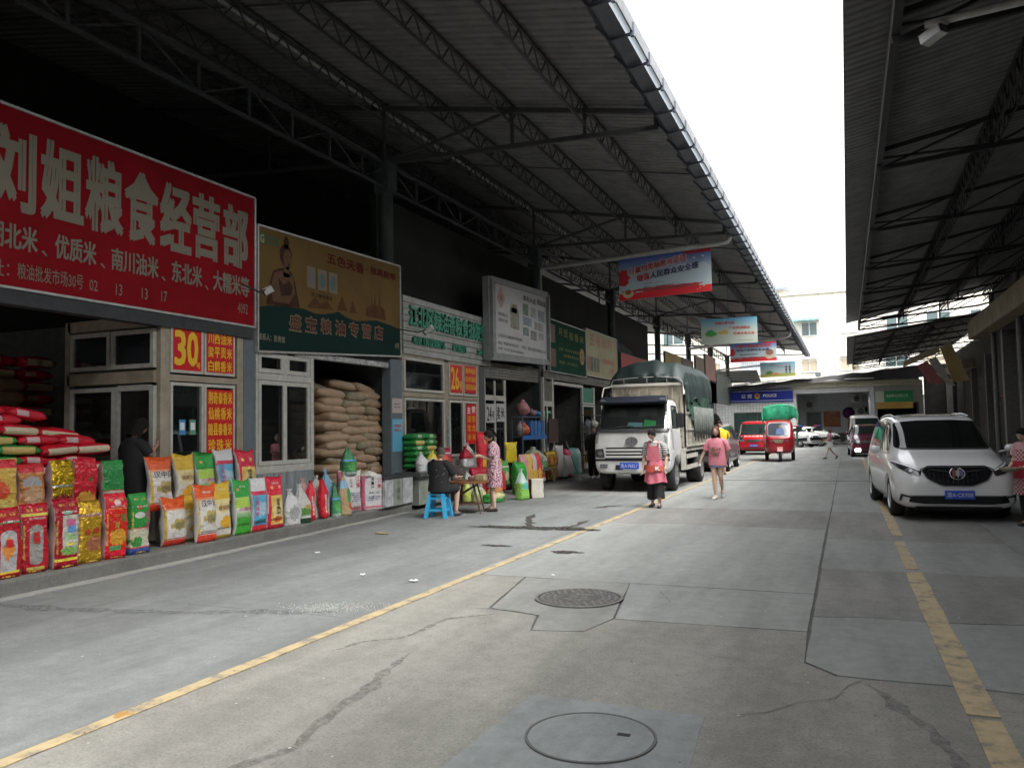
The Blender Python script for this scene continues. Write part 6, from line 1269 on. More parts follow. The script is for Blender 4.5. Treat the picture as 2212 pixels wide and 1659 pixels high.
for s in (-1, 1):
    h_ = skin(TB, 'F', [(s*.73, 1.12), (s*.95, 1.1), (s*.97, .9), (s*.7, .88)], 'headlight', mat('truck_headlamp', (.12, .12, .13), .15, .4, n=.6, ns=20), tr, .01, .04, .03)
    skin(TB, 'F', [(s*(.82+.06*cos(a)), 1.0+.06*sin(a)) for a in [k*pi/6 for k in range(12)]], 'reflector', M_CHROME, h_, .018, .03, 0)
    skin(TB, 'F', [(s*.62, .72), (s*.84, .72), (s*.84, .62), (s*.64, .62)], 'fog_lamp', HL, tr, .01, .04, .02)
    skin(TB, 'F', [(s*.84, 1.5), (s*.93, 1.5), (s*.93, 1.26), (s*.88, 1.24)], 'corner_vent', mat('grey_vent', (.25, .25, .25), .5), tr, .008, .04, .01)
skin(TB, 'F', [(-.42, .7), (-.22, .7), (-.22, .58), (-.42, .58)], 'bumper_slot', M_BLACK, tr, .01, .05, .02); skin(TB, 'F', [(.3, .7), (.5, .7), (.5, .58), (.3, .58)], 'bumper_slot', M_BLACK, tr, .01, .05, .02)
e_ = skin(TB, 'F', [(.02+.15*cos(a*pi/10), 1.3+.1*sin(a*pi/10)) for a in range(20)], 'emblem', mat('grey_emblem_field', (.35, .35, .36), .4), tr, .01, .04, 0)
b = MB(); b.tube([TB.hit('F', .02+.15*cos(a*pi/14), 1.3+.1*sin(a*pi/14), .03) for a in range(29)], .01, 6)
for (x0, z0, x1, z1) in ((.02, 1.22, .02, 1.38), (-.1, 1.33, .14, 1.33), (-.07, 1.28, .11, 1.28), (-.02, 1.25, -.1, 1.29), (.06, 1.25, .14, 1.29)): b.tube([TB.hit('F', x0, z0, .03), TB.hit('F', x1, z1, .03)], .008, 5)
b.build('emblem_mark', mat('steel_mark', (.2, .2, .21), .3, .7), tr)
plate(TB, tr, -.3, .2, .6, .76, '渝A·765L7')
for s, ax in ((1, 'R'), (-1, 'L')):
    skin(TB, ax, [(.42, 1.62), (1.3, 1.62), (1.3, 2.2), (.62, 2.2)], 'door_window', GLASST, tr, .006, .05, .04)
    for y in (.32, 1.42): skin(TB, ax, [(y, .8), (y+.012, .8), (y+.012, 1.58), (y, 1.58)], 'door_gap', DKP, tr, .004, .08, 0)
    skin(TB, ax, [(1.15, 1.36), (1.32, 1.36), (1.32, 1.41), (1.15, 1.41)], 'door_handle', DKP, tr, .02, .05, .01)
    b = MB(); b.tube([(s*.95, .35, 2.25), (s*1.3, .12, 2.28), (s*1.34, .1, 2.2), (s*1.3, .12, 1.55), (s*1.0, .3, 1.5)] if s < 0 else [(s*.98, .35, 1.66), (s*1.15, .2, 1.64), (s*1.2, .2, 1.9)], .013, 6); b.build('mirror_arm', M_DARKSTEEL, tr)
    b = MB(); b.box(s*1.22-.1, s*1.22+.1, .14, .22, 1.62 if s > 0 else 1.5, 2.0 if s > 0 else 1.72); b.build('mirror', DKP, tr, bevel=.03)
    wheel(tr, s*.86, .82, .41, .24, s, mat('grey_steel_rim', (.25, .25, .25), .5, .5), 8)
    wheel(tr, s*.84, 4.3, .41, .42, s, mat('grey_steel_rim', (.25, .25, .25), .5, .5), 8)
b = MB(); b.box(-.4, -.28, 1.0, 6, .55, .75); b.box(.28, .4, 1.0, 6, .55, .75); b.build('chassis_rail', M_BLACK, tr) if False else MB().box(-.4, .4, .3, 6, .5, .72).build('chassis', M_BLACK, tr)
BG = mat('dirty_beige_panel', (.42, .38, .3), .6, n=.55, ns=4); BGW = mat('dirty_white_panel', (.5, .48, .43), .55, n=.5, ns=5)
MB().box(-1.05, 1.05, 1.85, 6.0, .98, 1.06).build('load_floor', BGW, tr)
hb = MB().box(-1.0, 1.0, 1.86, 1.9, 1.06, 2.78).build('headboard', BG, tr)
for i in range(9): MB().box(-.96+i*.235, -.9+i*.235, 1.82, 1.86, 1.1, 2.74).build('rib', BG, hb)
MB().box(-1.0, 1.0, 1.76, 1.9, 2.78, 2.86).build('head_rail', mat('cream_rail', (.55, .53, .47), .5), tr, bevel=.01)
b = MB(); b.tube([(-1.02, 1.7, 2.75), (-.9, 1.72, 2.98), (-.3, 1.72, 3.02), (.4, 1.72, 3.03), (.95, 1.72, 2.97), (1.05, 1.7, 2.8)], .012, 6)
for x in (-.6, .05, .6): b.tube([(x, 1.74, 2.84), (x, 1.72, 3.01)], .01, 5)
b.build('guard_rail', mat('thin_grey_rail', (.3, .3, .28), .5), tr)
b = MB(); b.tube([(-1.0, 1.75, 2.8), (-1.12, 1.5, 2.75), (-1.14, 1.3, 2.4), (-1.1, 1.2, 2.1)], .02, 6); b.build('bent_rail', mat('cream_rail', (.55, .53, .47), .5), tr, smooth=True)
for s in (-1, 1):
    for i in range(22):
        y = 1.95+i*.188; b = MB(); b.box(s*1.05-.012, s*1.05+.012, y, y+.1, 1.06, 2.62); b.build('side_stake', BG if i % 3 else BGW, tr)
    for z in (1.1, 1.55, 2.0, 2.45): MB().box(s*1.075-.012, s*1.075+.012, 1.92, 6.05, z, z+.05).build('side_rail', BGW, tr)
    for z in (.48, .78): MB().box(s*1.02-.012, s*1.02+.012, 2.0, 3.75, z, z+.12).build('guard_board', BGW, tr)
    for y in (2.15, 3.5): MB().box(s*1.0-.012, s*1.0+.006, y, y+.05, .45, 1.0).build('guard_post', M_DARKSTEEL, tr)
    MB().box(s*1.03-.02, s*1.03+.02, 1.25, 1.8, .5, 1.05).build('side_box', BGW, tr)
MB().box(-1.02, 1.02, 6.02, 6.06, 1.06, 2.7).build('tail_board', BG, tr)
TARP = mat('truck_tarpaulin', (.016, .03, .028), .6, n=.35, ns=2.5, b=.3, bs=30); TARP2 = mat('faded_green_tarp', (.045, .09, .065), .5, n=.5, ns=4, b=.3, bs=30)
def tarpf(u, v):
    a = u; y = 1.82+v*4.35
    prof = [(-1.13, 2.42), (-1.15, 2.75), (-1.1, 3.05), (-.85, 3.32), (-.4, 3.47), (0, 3.52), (.4, 3.5), (.8, 3.4), (1.04, 3.16), (1.12, 2.8), (1.13, 2.35)]
    t = a*(len(prof)-1); i = min(int(t), len(prof)-2); f = t-i; x = prof[i][0]*(1-f)+prof[i+1][0]*f; z = prof[i][1]*(1-f)+prof[i+1][1]*f
    side = abs(a-.5)*2
    w = sin(y*11+noise.noise(Vector((y*1.5, x*1.2, 0)))*5)*.028*max(0, side-.1)+noise.noise(Vector((x*2.4, y*2.2, z)))*.05
    endf = max(0, 1-v/.1)
    z -= .32*endf**2*(1 if side < .75 else .2); x *= 1-.05*endf**2
    z += noise.noise(Vector((x*3, y*1.4, 5)))*.05*(1-side)
    if side > .97: z += .07*sin(y*4.5)+.04*sin(y*9.3)
    return (x+math.copysign(1, x)*w, y+.02*sin(a*40)*endf, z+w*.6)
b = MB(); b.grid(tarpf, 66, 90)
def tfront(u, v):
    p = Vector(tarpf(u, 0)); bot = Vector((p.x*.98, 1.84, 2.86)); k = v; q = p*(1-k)+bot*k; fold = sin(u*62+3*sin(u*9))*.03*sin(k*pi); return (q.x+fold*.3, q.y-.1*sin(k*pi)-fold, max(q.z, 2.8 if abs(u-.5) < .42 else 2.42))
b.grid(tfront, 90, 8)
b.build('tarpaulin', TARP, tr, smooth=True)
b = MB()
def tlow(s):
    return lambda u, v: (s*(1.1+.03*sin(u*75)+.02*noise.noise(Vector((u*9, v*3, 0)))), 1.95+u*4.1, 2.5-v*(.75+.25*noise.noise(Vector((u*5, s, 2))))*(1 if u > .2 else .5+u*2.5))
b.grid(tlow(1), 90, 8); b.grid(tlow(-1), 90, 8); b.build('tarpaulin_lower', TARP2, tr, smooth=True)
b = MB()
for i in range(34):
    y = 2.75+i*.1; b.tube([(1.135+.02*sin(i*2.1), y, 2.2), (1.15+.02*sin(i*1.7), y+.03*sin(i), 1.6), (1.13, y-.02, 1.35-.12*sin(i*1.3))], [.035, .03, .012], 5, cap=True)
tag(b.build('hanging_cloth_strip', mat('grey_cloth_strips', (.1, .115, .1), .6, n=.5, ns=7), tr, smooth=True), kind='stuff')
# ---------------------------------------------------------------- generic smaller cars
def simple_car(name, label, cat, loc, rz, L_, W_, H, paint, kind='van', glass=GLASST, ptext=None, group=None, arch=.36):
    t = thing(name, label, cat, loc, rz, group); w = W_/2
    if kind == 'van':
        S_ = [(0, .35, .78, .88, w*.8, w*.86, w*.84, w*.62), (.04, .3, .86, .98, w*.92, w*.96, w*.92, w*.7), (.15, .26, .95, 1.08, w*.97, w, w*.95, w*.74), (.4, .25, 1.03, 1.2, w*.97, w, w*.96, w*.78), (.62, .25, 1.06, 1.38, w*.97, w, w*.96, w*.8), (.95, .25, 1.1, H*.92, w*.97, w, w*.96, w*.82), (1.2, .25, 1.1, H*.98, w*.97, w, w*.96, w*.83), (2.4, .25, 1.1, H, w*.97, w, w*.96, w*.83), (L_-.3, .27, 1.1, H*.98, w*.96, w*.98, w*.95, w*.82), (L_-.05, .35, 1.05, H*.92, w*.9, w*.94, w*.9, w*.78), (L_, .4, 1, H*.8, w*.8, w*.85, w*.8, w*.7)]
        ws = [(-w*.84, 1.12), (w*.84, 1.12), (w*.76, H*.9), (-w*.76, H*.9)]; hz = .82; sw = [(.75, 1.14), (L_*.42, 1.14), (L_*.42, H*.92), (1.15, H*.9)]; sw2 = [(L_*.46, 1.14), (L_-.35, 1.14), (L_-.4, H*.9), (L_*.46, H*.92)]; fy, ry = .75, L_-.85
    else:
        S_ = [(0, .32, .66, .76, w*.72, w*.8, w*.76, w*.55), (.05, .27, .74, .86, w*.88, w*.94, w*.88, w*.64), (.25, .24, .86, .97, w*.95, w, w*.93, w*.66), (.8, .23, .95, 1.06, w*.97, w, w*.94, w*.66), (1.15, .23, .99, 1.12, w*.97, w, w*.94, w*.7), (1.6, .23, 1.02, H*.88, w*.97, w, w*.94, w*.7), (2.0, .23, 1.03, H*.97, w*.97, w, w*.94, w*.71), (2.7, .23, 1.04, H, w*.97, w, w*.94, w*.72), (L_-.7, .25, 1.05, H*.97, w*.95, w*.99, w*.93, w*.7), (L_-.2, .3, 1.05, H*.82, w*.9, w*.95, w*.88, w*.66), (L_, .4, .95, 1.1, w*.75, w*.85, w*.8, w*.6)]
        ws = [(-w*.78, 1.13), (w*.78, 1.13), (w*.7, H*.91), (-w*.7, H*.91)]; hz = .78; sw = [(1.5, 1.08), (L_*.5, 1.08), (L_*.5, H*.9), (1.95, H*.88)]; sw2 = [(L_*.54, 1.08), (L_-.5, 1.1), (L_-.8, H*.9), (L_*.54, H*.9)]; fy, ry = .9, L_-.9
    cut = [(fy, .32, arch, -2, -w*.6), (fy, .32, arch, w*.6, 2), (ry, .32, arch, -2, -w*.6), (ry, .32, arch, w*.6, 2)]
    me = shell(S_, 2, cut); bd = Body(shell(S_, 2)); me.materials.clear(); me.materials.append(paint); me.polygons.foreach_set('use_smooth', [True]*len(me.polygons)); link('body', me, t)
    MB().box(-w*.6, w*.6, .3, L_-.2, .2, .55).build('underbody', M_BLACK, t)
    skin(bd, 'F', ws, 'windshield', glass, t, .008, .08, .05)
    for s, ax in ((1, 'R'), (-1, 'L')):
        skin(bd, ax, sw, 'side_window', glass, t, .006, .08, .04); skin(bd, ax, sw2, 'side_window', glass, t, .006, .08, .04)
        skin(bd, 'F', [(s*w*.58, hz+.04), (s*w*.92, hz+.1), (s*w*.92, hz-.06), (s*w*.6, hz-.08)], 'headlight', HL, t, .01, .05, .03)
        mirror(t, s*(w+.03), (sw[0][0]), 1.16, s, DKP if kind == 'van' else paint, .17, .15)
        for y in (fy, ry): wheel(t, s*(w-.11), y, .32, .2, s, spokes=5)
    skin(bd, 'F', [(-w*.5, hz+.05), (w*.5, hz+.05), (w*.44, hz-.09), (-w*.44, hz-.09)], 'grille', M_CHROME if kind == 'van' else DKP, t, .01, .05, .03)
    for i in range(3): skin(bd, 'F', [(-w*.44, hz+.02-i*.035), (w*.44, hz+.02-i*.035), (w*.43, hz+.008-i*.035), (-w*.43, hz+.008-i*.035)], 'grille_bar', DKP if kind == 'van' else M_CHROME, t, .018, .07, 0)
    skin(bd, 'F', [(-w*.7, .42), (w*.7, .42), (w*.66, .36), (-w*.66, .36)], 'lower_intake', DKP, t, .01, .06, .02)
    if ptext: plate(bd, t, -.22, .22, .46, .59, ptext)
    return t, bd
RP_ = mat('red_van_paint', (.5, .012, .02), .25, coat=.5)
rv, bd = simple_car('parked_van', 'bright red van behind the red tricycle with white characters on its hood', 'van', (-4.83, 46.2, 0), radians(3), 4.2, 1.72, 1.92, RP_, 'van', ptext='渝A·50R96')
skin_text(bd, 'F', '新长安面包', -.5, .5, 1.0, 1.08, M_WHITE, rv, off=.02)
GP_ = mat('grey_van_paint', (.13, .12, .12), .3, .3, coat=.4)
gv, bd = simple_car('parked_van', 'grey van with its rear hatch raised behind the truck', 'van', (-5.0, 34.0, 0), radians(181.5), 4.9, 1.82, 1.78, GP_, 'van')
b = MB()
b.grid(lambda u, v: ((u-.5)*1.5*(1-.1*v), 4.6+v*1.05, 1.72+.36*sin(v*1.4)+.05*sin(u*pi)), 12, 8); b.grid(lambda u, v: ((u-.5)*1.5*(1-.1*v), 4.6+v*1.05, 1.67+.36*sin(v*1.4)+.05*sin(u*pi)), 12, 8); b.build('raised_hatch', GP_, gv, smooth=True)
skin(bd, 'B', [(-.68, .6), (.68, .6), (.62, 1.6), (-.62, 1.6)], 'open_boot', M_BLACK, gv, .01, .08, .05)
MP_ = mat('maroon_paint', (.12, .012, .03), .2, coat=.6)
sv, bd = simple_car('parked_suv', 'dark maroon car with one bright fog lamp facing the camera at right', 'car', (1.05, 42.3, 0), radians(3), 4.6, 1.8, 1.62, MP_, 'car')
for i in range(7): skin(bd, 'F', [(-.3+i*.1, .75), (-.28+i*.1, .75), (-.28+i*.1, .83), (-.3+i*.1, .83)], 'grille_tooth', M_CHROME, sv, .02, .06, 0)
skin(bd, 'F', [(-.75, .42), (-.5, .44), (-.5, .3), (-.72, .3)], 'lit_fog_lamp', mat('lit_lamp', (.9, .92, 1), .3, emit=6), sv, .02, .05, .02)
WV_ = mat('white_van_paint', (.6, .6, .58), .3, coat=.3)
wv2, bd = simple_car('parked_van', 'white van parked behind the maroon car', 'van', (.95, 48.2, 0), radians(2), 4.4, 1.75, 2.15, WV_, 'van')
wc, bd = simple_car('parked_car', 'pale car half hidden behind the red van', 'car', (-5.6, 52.5, 0), radians(-12), 4.4, 1.75, 1.55, WV_, 'car')
# police electric cars
def police(loc, rz, label):
    t, bd = simple_car('police_car', label, 'police car', loc, rz, 2.9, 1.35, 1.5, WV_, 'car', GLASSD, group='small police cars in front of the station', arch=.3)
    for ax in ('R', 'L'): skin(bd, ax, [(.2, .45), (2.7, .45), (2.7, .72), (1.2, .62), (.2, .72)], 'black_band', M_BLACKGLOSS, t, .008, .07, 0)
    skin(bd, 'F', [(-.6, .7), (.6, .7), (.55, .5), (-.55, .5)], 'black_band', M_BLACKGLOSS, t, .014, .07, 0)
    b = MB(); b.box(-.4, -.02, 1.5, 1.65, 1.5, 1.58); b.build('light_bar', mat('red_beacon', (.4, .02, .03), .3), t, bevel=.02); b = MB(); b.box(.02, .4, 1.5, 1.65, 1.5, 1.58); b.build('light_bar', mat('blue_beacon', (.03, .06, .4), .3), t, bevel=.02)
    return t
police((-2.1, 61.2, 0), radians(52), 'small white and black police car left of the walking girl')
police((-.75, 63.4, 0), radians(60), 'small police car behind the walking girl, half hidden')
police((.2, 62.4, 0), radians(-50), 'small police car beside the maroon car')
MB0 = MB(); MB0.box(-1.6, .6, 66.2, 66.35, .3, .95); tag(MB0.build('low_barrier', M_BLACK), 'low black barrier between the police cars', 'barrier')
# ---------------------------------------------------------------- cargo tricycle
TRD = mat('tricycle_red', (.36, .012, .02), .3, coat=.4, n=.15, ns=3)
tk = thing('cargo_tricycle', 'red cargo tricycle with a bright green tarpaulin over its load', 'tricycle', (-2.82, 37.5, 0), radians(4))
ST = [(.1, .5, 1.0, 1.05, .25, .34, .42, .3), (.16, .42, 1.04, 1.12, .38, .5, .52, .44), (.3, .38, 1.08, 1.3, .5, .6, .6, .5), (.5, .36, 1.1, 1.62, .56, .63, .62, .54), (.7, .36, 1.1, 1.8, .58, .64, .63, .55), (1.0, .36, 1.1, 1.88, .58, .65, .64, .56), (1.6, .36, 1.1, 1.9, .58, .65, .64, .56), (1.66, .4, 1.1, 1.86, .56, .63, .62, .55)]
me = shell(ST, 2); bd = Body(me); me.materials.clear(); me.materials.append(TRD); me.polygons.foreach_set('use_smooth', [True]*len(me.polygons)); link('cab', me, tk)
skin(bd, 'F', [(-.5, 1.14), (.42, 1.14), (.44, 1.7), (.3, 1.76), (-.4, 1.76), (-.5, 1.68)], 'windshield_frame', mat('grey_seal', (.3, .3, .3), .4), tk, .006, .05, .05)
skin(bd, 'F', [(-.46, 1.18), (.38, 1.18), (.4, 1.68), (.28, 1.72), (-.37, 1.72), (-.46, 1.64)], 'windshield', mat('bluish_glass', (.05, .06, .075), .08, spec=.7), tk, .014, .05, .05)
skin(bd, 'F', [(-.14, 1.2), (.22, 1.2), (.2, 1.42), (.12, 1.5), (-.02, 1.5), (-.12, 1.42)], 'driver_in_blue', mat('blue_shirt_behind_glass', (.03, .07, .2), .6), tk, .02, .05, .03)
skin(bd, 'F', [(-.0, 1.48), (.12, 1.48), (.12, 1.62), (0, 1.62)], 'driver_head', mat('skin_behind_glass', (.12, .08, .06), .6), tk, .024, .04, .05)
skin(bd, 'F', [(-.28, 1.0), (.22, 1.0), (.1, .84), (-.16, .84)], 'nose_badge', mat('gold_grey_badge', (.35, .33, .22), .3, .6), tk, .01, .05, .02)
for s in (-1, 1):
    skin(bd, 'F', [(s*.26, .96), (s*.4, .98), (s*.4, .9), (s*.28, .88)], 'headlight', HL, tk, .01, .04, .02)
    skin(bd, 'R' if s > 0 else 'L', [(.62, 1.14), (1.1, 1.14), (1.1, 1.7), (.8, 1.7)], 'side_window', GLASST, tk, .008, .05, .03)
wheel(tk, .02, .12, .3, .14, 1, mat('grey_steel_rim', (.25, .25, .25), .5, .5), 6)
b = MB(); b.grid(lambda u, v: (.02+(v-.5)*.24, .12-.37*cos(pi*.15+u*pi*.6), .3+.37*sin(pi*.15+u*pi*.6)), 12, 3); b.build('front_mudguard', mat('pale_mudguard', (.4, .16, .15), .4), tk, smooth=True)
for s in (-1, 1):
    b = MB(); b.tube([(.02+s*.11, .12, .3), (.02+s*.12, .28, .62)], .022, 6); b.build('fork', M_STEEL, tk)
    wheel(tk, s*.58, 1.95, .3, .16, s, mat('grey_steel_rim', (.25, .25, .25), .5, .5), 6)
    b = MB(); b.tube([(s*.6, .6, 1.3), (s*.78, .5, 1.42)], .012, 5); b.box(s*.8-.07, s*.8+.07, .47, .5, 1.3, 1.55); b.build('mirror', DKP, tk)
MB().box(-.66, .66, 1.68, 3.2, .5, .58).build('load_floor', TRD, tk)
for s in (-1, 1): MB().box(s*.68-.015, s*.68+.015, 1.7, 3.2, .58, 1.25).build('side_board', TRD, tk)
GT = mat('bright_green_tarp', (.03, .32, .17), .3, n=.35, ns=5, b=.5, bs=9)
def tt(u, v):
    prof = [(-.72, 1.75), (-.74, 2.2), (-.66, 2.48), (-.3, 2.56), (.1, 2.6), (.5, 2.54), (.78, 2.42), (.86, 2.1), (.84, 1.6), (.78, .95), (.76, .68)]
    t = u*(len(prof)-1); i = min(int(t), len(prof)-2); f = t-i; x = prof[i][0]*(1-f)+prof[i+1][0]*f; z = prof[i][1]*(1-f)+prof[i+1][1]*f; y = 1.15+v*2.2; nn = noise.noise(Vector((x*3, y*3, z*3)))*.07
    if v == 0: z -= .04; x *= .97
    return (x+nn, y+nn, z+nn)
b = MB(); b.grid(tt, 50, 24)
b.grid(lambda u, v: (lambda p: (p[0]*(1-.0*v), p[1]-.06*sin(v*pi)+.03*sin(u*30), max(p[2]-v*.85, min(p[2], 1.86+.06*sin(u*9)+.04*sin(u*17)))))(tt(.02+u*.66, 0)), 40, 8)
b.build('tarpaulin', GT, tk, smooth=True)
b = MB(); b.grid(lambda u, v: (.79+.03*sin(u*20), 1.5+u*1.75, .62+v*.75), 20, 4); b.build('net_cover', mat('dark_green_net', (.04, .16, .07), .7, n=.5, ns=20), tk)
# ================================================================ PEOPLE
SKIN = mat('skin', (.6, .4, .3), .55, n=.12, ns=8)
HAIR = mat('dark_hair', (.012, .01, .009), .85, spec=.2); HAIRB = mat('reddish_brown_hair', (.1, .04, .03), .7); HAIRG = mat('short_grey_hair', (.07, .058, .05), .9)
EYE = mat('eye_dark', (.02, .015, .012), .3); LIP = mat('lips', (.35, .09, .08), .5); BROW = mat('brow', (.04, .025, .02), .7)
def skin_chain(verts, edges, rad, root=0, lv=2):
    me = bpy.data.meshes.new('s'); me.from_pydata([tuple(v) for v in verts], edges, []); ob = bpy.data.objects.new('s', me); COL.objects.link(ob)
    m = ob.modifiers.new('k', 'SKIN'); m.use_smooth_shade = True; m.branch_smoothing = .3
    for i, r in enumerate(rad):
        sv_ = me.skin_vertices[0].data[i]; sv_.radius = (r, r) if not isinstance(r, tuple) else r; sv_.use_root = (i == root)
    ss = ob.modifiers.new('s', 'SUBSURF'); ss.levels = lv; ss.render_levels = lv
    bpy.context.view_layer.update(); r = bpy.data.meshes.new_from_object(ob.evaluated_get(bpy.context.evaluated_depsgraph_get())); bpy.data.objects.remove(ob); bpy.data.meshes.remove(me)
    vs = [v.co.copy() for v in r.vertices]; fs = [tuple(p.vertices) for p in r.polygons]; bpy.data.meshes.remove(r); return vs, fs
def head_pts(h, M):
    """head mesh with brow, nose, lips, chin and ears; M places it"""
    nu, nv = 32, 24; b = MB(); rx, ry, rz = h*.345, h*.43, h*.5
    for j in range(nv+1):
        p = pi*j/nv
        for i in range(nu):
            a = 2*pi*i/nu; x = sin(p)*cos(a)*rx; y = sin(p)*sin(a)*ry; z = cos(p)*rz
            t = z/rz; front = max(0, -y/ry)
            if t < -.1: k = 1-.30*min(1, (-t-.1)/.9)**1.2; x *= k
            if t < -.35 and y > 0: y *= 1-.35*(-t-.35)
            if front > .0:
                y -= front**3*h*.02*(1 if t < .2 else .3)
                y -= h*.055*math.exp(-((x/(h*.045))**2))*math.exp(-(((t+.18)/.17)**2))*front
                y += h*.02*math.exp(-(((abs(x)-h*.13)/(h*.06))**2))*math.exp(-(((t-.06)/.09)**2))*front
                y -= h*.012*math.exp(-((x/(h*.1))**2))*math.exp(-(((t+.48)/.07)**2))*front
                y -= h*.018*math.exp(-((x/(h*.1))**2))*math.exp(-(((t+.82)/.12)**2))*front
            if abs(t+.05) < .16 and abs(y) < ry*.22: x += math.copysign(h*.035*(1-(abs(t+.05)/.16)**2), x)
            b.v.append(tuple(M @ Vector((x, y, z))))
    for j in range(nv):
        for i in range(nu): k = (i+1) % nu; b.f.append((j*nu+i, (j+1)*nu+i, (j+1)*nu+k, j*nu+k)); b.m.append(0)
    return b
def rings(secs, n=28, fold=0, ff=7, seed=0, twist=0):
    """loft of horizontal-ish ellipses (cx,cy,z,rx,ry)"""
    R = []
    for q, (cx, cy, z, rx, ry) in enumerate(secs):
        k = q/(len(secs)-1) if len(secs) > 1 else 0
        R.append([(cx+rx*cos(2*pi*i/n)*(1+fold*k*sin(ff*2*pi*i/n+seed)), cy+ry*sin(2*pi*i/n)*(1+fold*k*sin(ff*2*pi*i/n+seed)), z+(.012*sin(3*2*pi*i/n+seed)*fold*8 if q == 0 or q == len(secs)-1 else 0)) for i in range(n)])
    return R
def person(label, loc, rz, J, H=1.6, shoes=None, build=1.0, hair='short', hairm=HAIR, head=(0, 0), skinm=SKIN, shoeh=.03, face=True, extra=None):
    """J: joints in metres. keys pelvis waist chest neck head, shL elL wrL hip.. (L is +x)"""
    t = thing('person', label, 'person', loc, rz)
    k = H/1.6; B = build
    names = ['pelvis', 'waist', 'chest', 'neckb', 'neck']; V = [Vector(J[n]) for n in names]
    R = [(.118*k*B, .09*k*B), (.1*k*B, .078*k*B), (.125*k*B, .085*k*B), (.05*k, .05*k), (.045*k, .046*k)]
    E = [(0, 1), (1, 2), (2, 3), (3, 4)]
    def add(p, r, frm): V.append(Vector(p)); R.append(r if isinstance(r, tuple) else (r, r)); E.append((frm, len(V)-1)); return len(V)-1
    for s in ('L', 'R'):
        sh, el, wr = Vector(J['sh'+s]), Vector(J['el'+s]), Vector(J['wr'+s])
        a = add(sh, .047*k*B, 2); a2 = add(sh*.55+el*.45, .04*k*B, a); b_ = add(el, .032*k*B, a2); c_ = add(el*.6+wr*.4, .031*k*B, b_); d_ = add(wr, .021*k, c_)
        dr = Vector(J.get('hd'+s, (wr-el))).normalized(); palm = wr+dr*.055*k; add(palm, (.03*k, .018*k), d_)
        hp, kn, an = Vector(J['hip'+s]), Vector(J['kn'+s]), Vector(J['an'+s]); toe = Vector(J['to'+s])
        a = add(hp, .082*k*B, 0); a2 = add(hp*.5+kn*.5, .066*k*B, a); b_ = add(kn, .047*k*B, a2); c_ = add(kn*.68+an*.32, .046*k*B, b_); d_ = add(an, .028*k, c_); add(an*.3+toe*.7, (.032*k, .022*k), d_)
    vs, fs = skin_chain(V, E, R)
    b = MB(); b.add(vs, fs)
    # fingers: five short chains per hand
    for s, sg in (('L', 1), ('R', -1)):
        wr = Vector(J['wr'+s]); el = Vector(J['el'+s]); dr = Vector(J.get('hd'+s, (wr-el))).normalized(); side = Vector(J.get('fs'+s, (0, -1, 0))); side = (side-dr*side.dot(dr)).normalized(); cur = dr.cross(side).normalized()*(-sg)
        for f_ in range(4):
            o = wr+dr*.07*k+side*(.024-.016*f_)*k; L1 = (.036, .042, .039, .03)[f_]*k
            b.tube([o-dr*.02*k, o+dr*L1, o+dr*L1*1.7+cur*L1*.5, o+dr*L1*1.95+cur*L1*1.1], [.0085*k, .008*k, .0075*k, .005*k], 6)
        o = wr+dr*.03*k+side*.026*k; b.tube([o, o+dr*.025*k+side*.02*k, o+dr*.05*k+side*.024*k+cur*.012*k], [.011*k, .0095*k, .006*k], 6)
    hh = .215*k; yaw, pit = head; M = Matrix.Translation(Vector(J['head'])) @ Matrix.Rotation(yaw, 4, 'Z') @ Matrix.Rotation(pit, 4, 'X')
    hb = head_pts(hh, M); b.add(hb.v, hb.f)
    b.build('body', skinm, t, smooth=True, world=False)
    if face:
        e = MB(); 
        for s in (-1, 1):
            c = Vector((s*hh*.14, -hh*.40, hh*.035)); e.grid(lambda u, v: M @ (c+Vector((hh*.055*cos(u*2*pi)*sin(v*pi), hh*.03*sin(u*2*pi)*sin(v*pi), hh*.022*cos(v*pi)))), 10, 6)
        for s, nm in ((-1, 0), (1, 1)):
            pass
        o = e.build('eyes', EYE, t, smooth=True, world=False); tag(o, kind='stuff') if False else None
        for s in (-1, 1):
            e = MB(); e.tube([M @ Vector((s*hh*.07, -hh*.43, hh*.1)), M @ Vector((s*hh*.14, -hh*.42, hh*.12)), M @ Vector((s*hh*.21, -hh*.365, hh*.1))], hh*.014, 5); e.build('eyebrow', BROW, t, world=False)
        e = MB(); e.tube([M @ Vector((-hh*.08, -hh*.42, -hh*.245)), M @ Vector((0, -hh*.455, -hh*.24)), M @ Vector((hh*.08, -hh*.42, -hh*.245))], [hh*.008, hh*.018, hh*.008], 6); e.build('mouth', LIP, t, world=False)
    # hair
    hb = MB(); nu, nv = 36, 20
    def hf(u, v):
        a = u*2*pi; fr = max(0, -sin(a))   # 1 at the face
        lim = {'short': .56, 'grey': .6, 'bun': .68, 'long': .64, 'pony': .68}[hair]
        plim = lim*pi*(1-.52*fr**.9) if hair != 'long' else .68*pi*(1-.55*fr**1.4)
        p = v*plim; g = 1.07 if hair not in ('grey',) else 1.0
        st = noise.noise(Vector((a*5, p*1.5, 2)))*.035
        x = sin(p)*cos(a)*hh*.345*(g+st+.03); y = sin(p)*sin(a)*hh*.43*(g+st)+hh*.012; z = cos(p)*hh*.5*(g+.02)
        return M @ Vector((x, y, z))
    hb.grid(hf, nu, nv)
    if hair == 'long':
        hb.grid(lambda u, v: M @ Vector((cos(u*pi*1.24-.38)*hh*(.39+.05*v+.02*sin(u*25)), sin(u*pi*1.24-.38)*hh*.4*(1+.05*v)+hh*.08, hh*(.12-.95*v)+.01*sin(u*40)*v)), 30, 8)
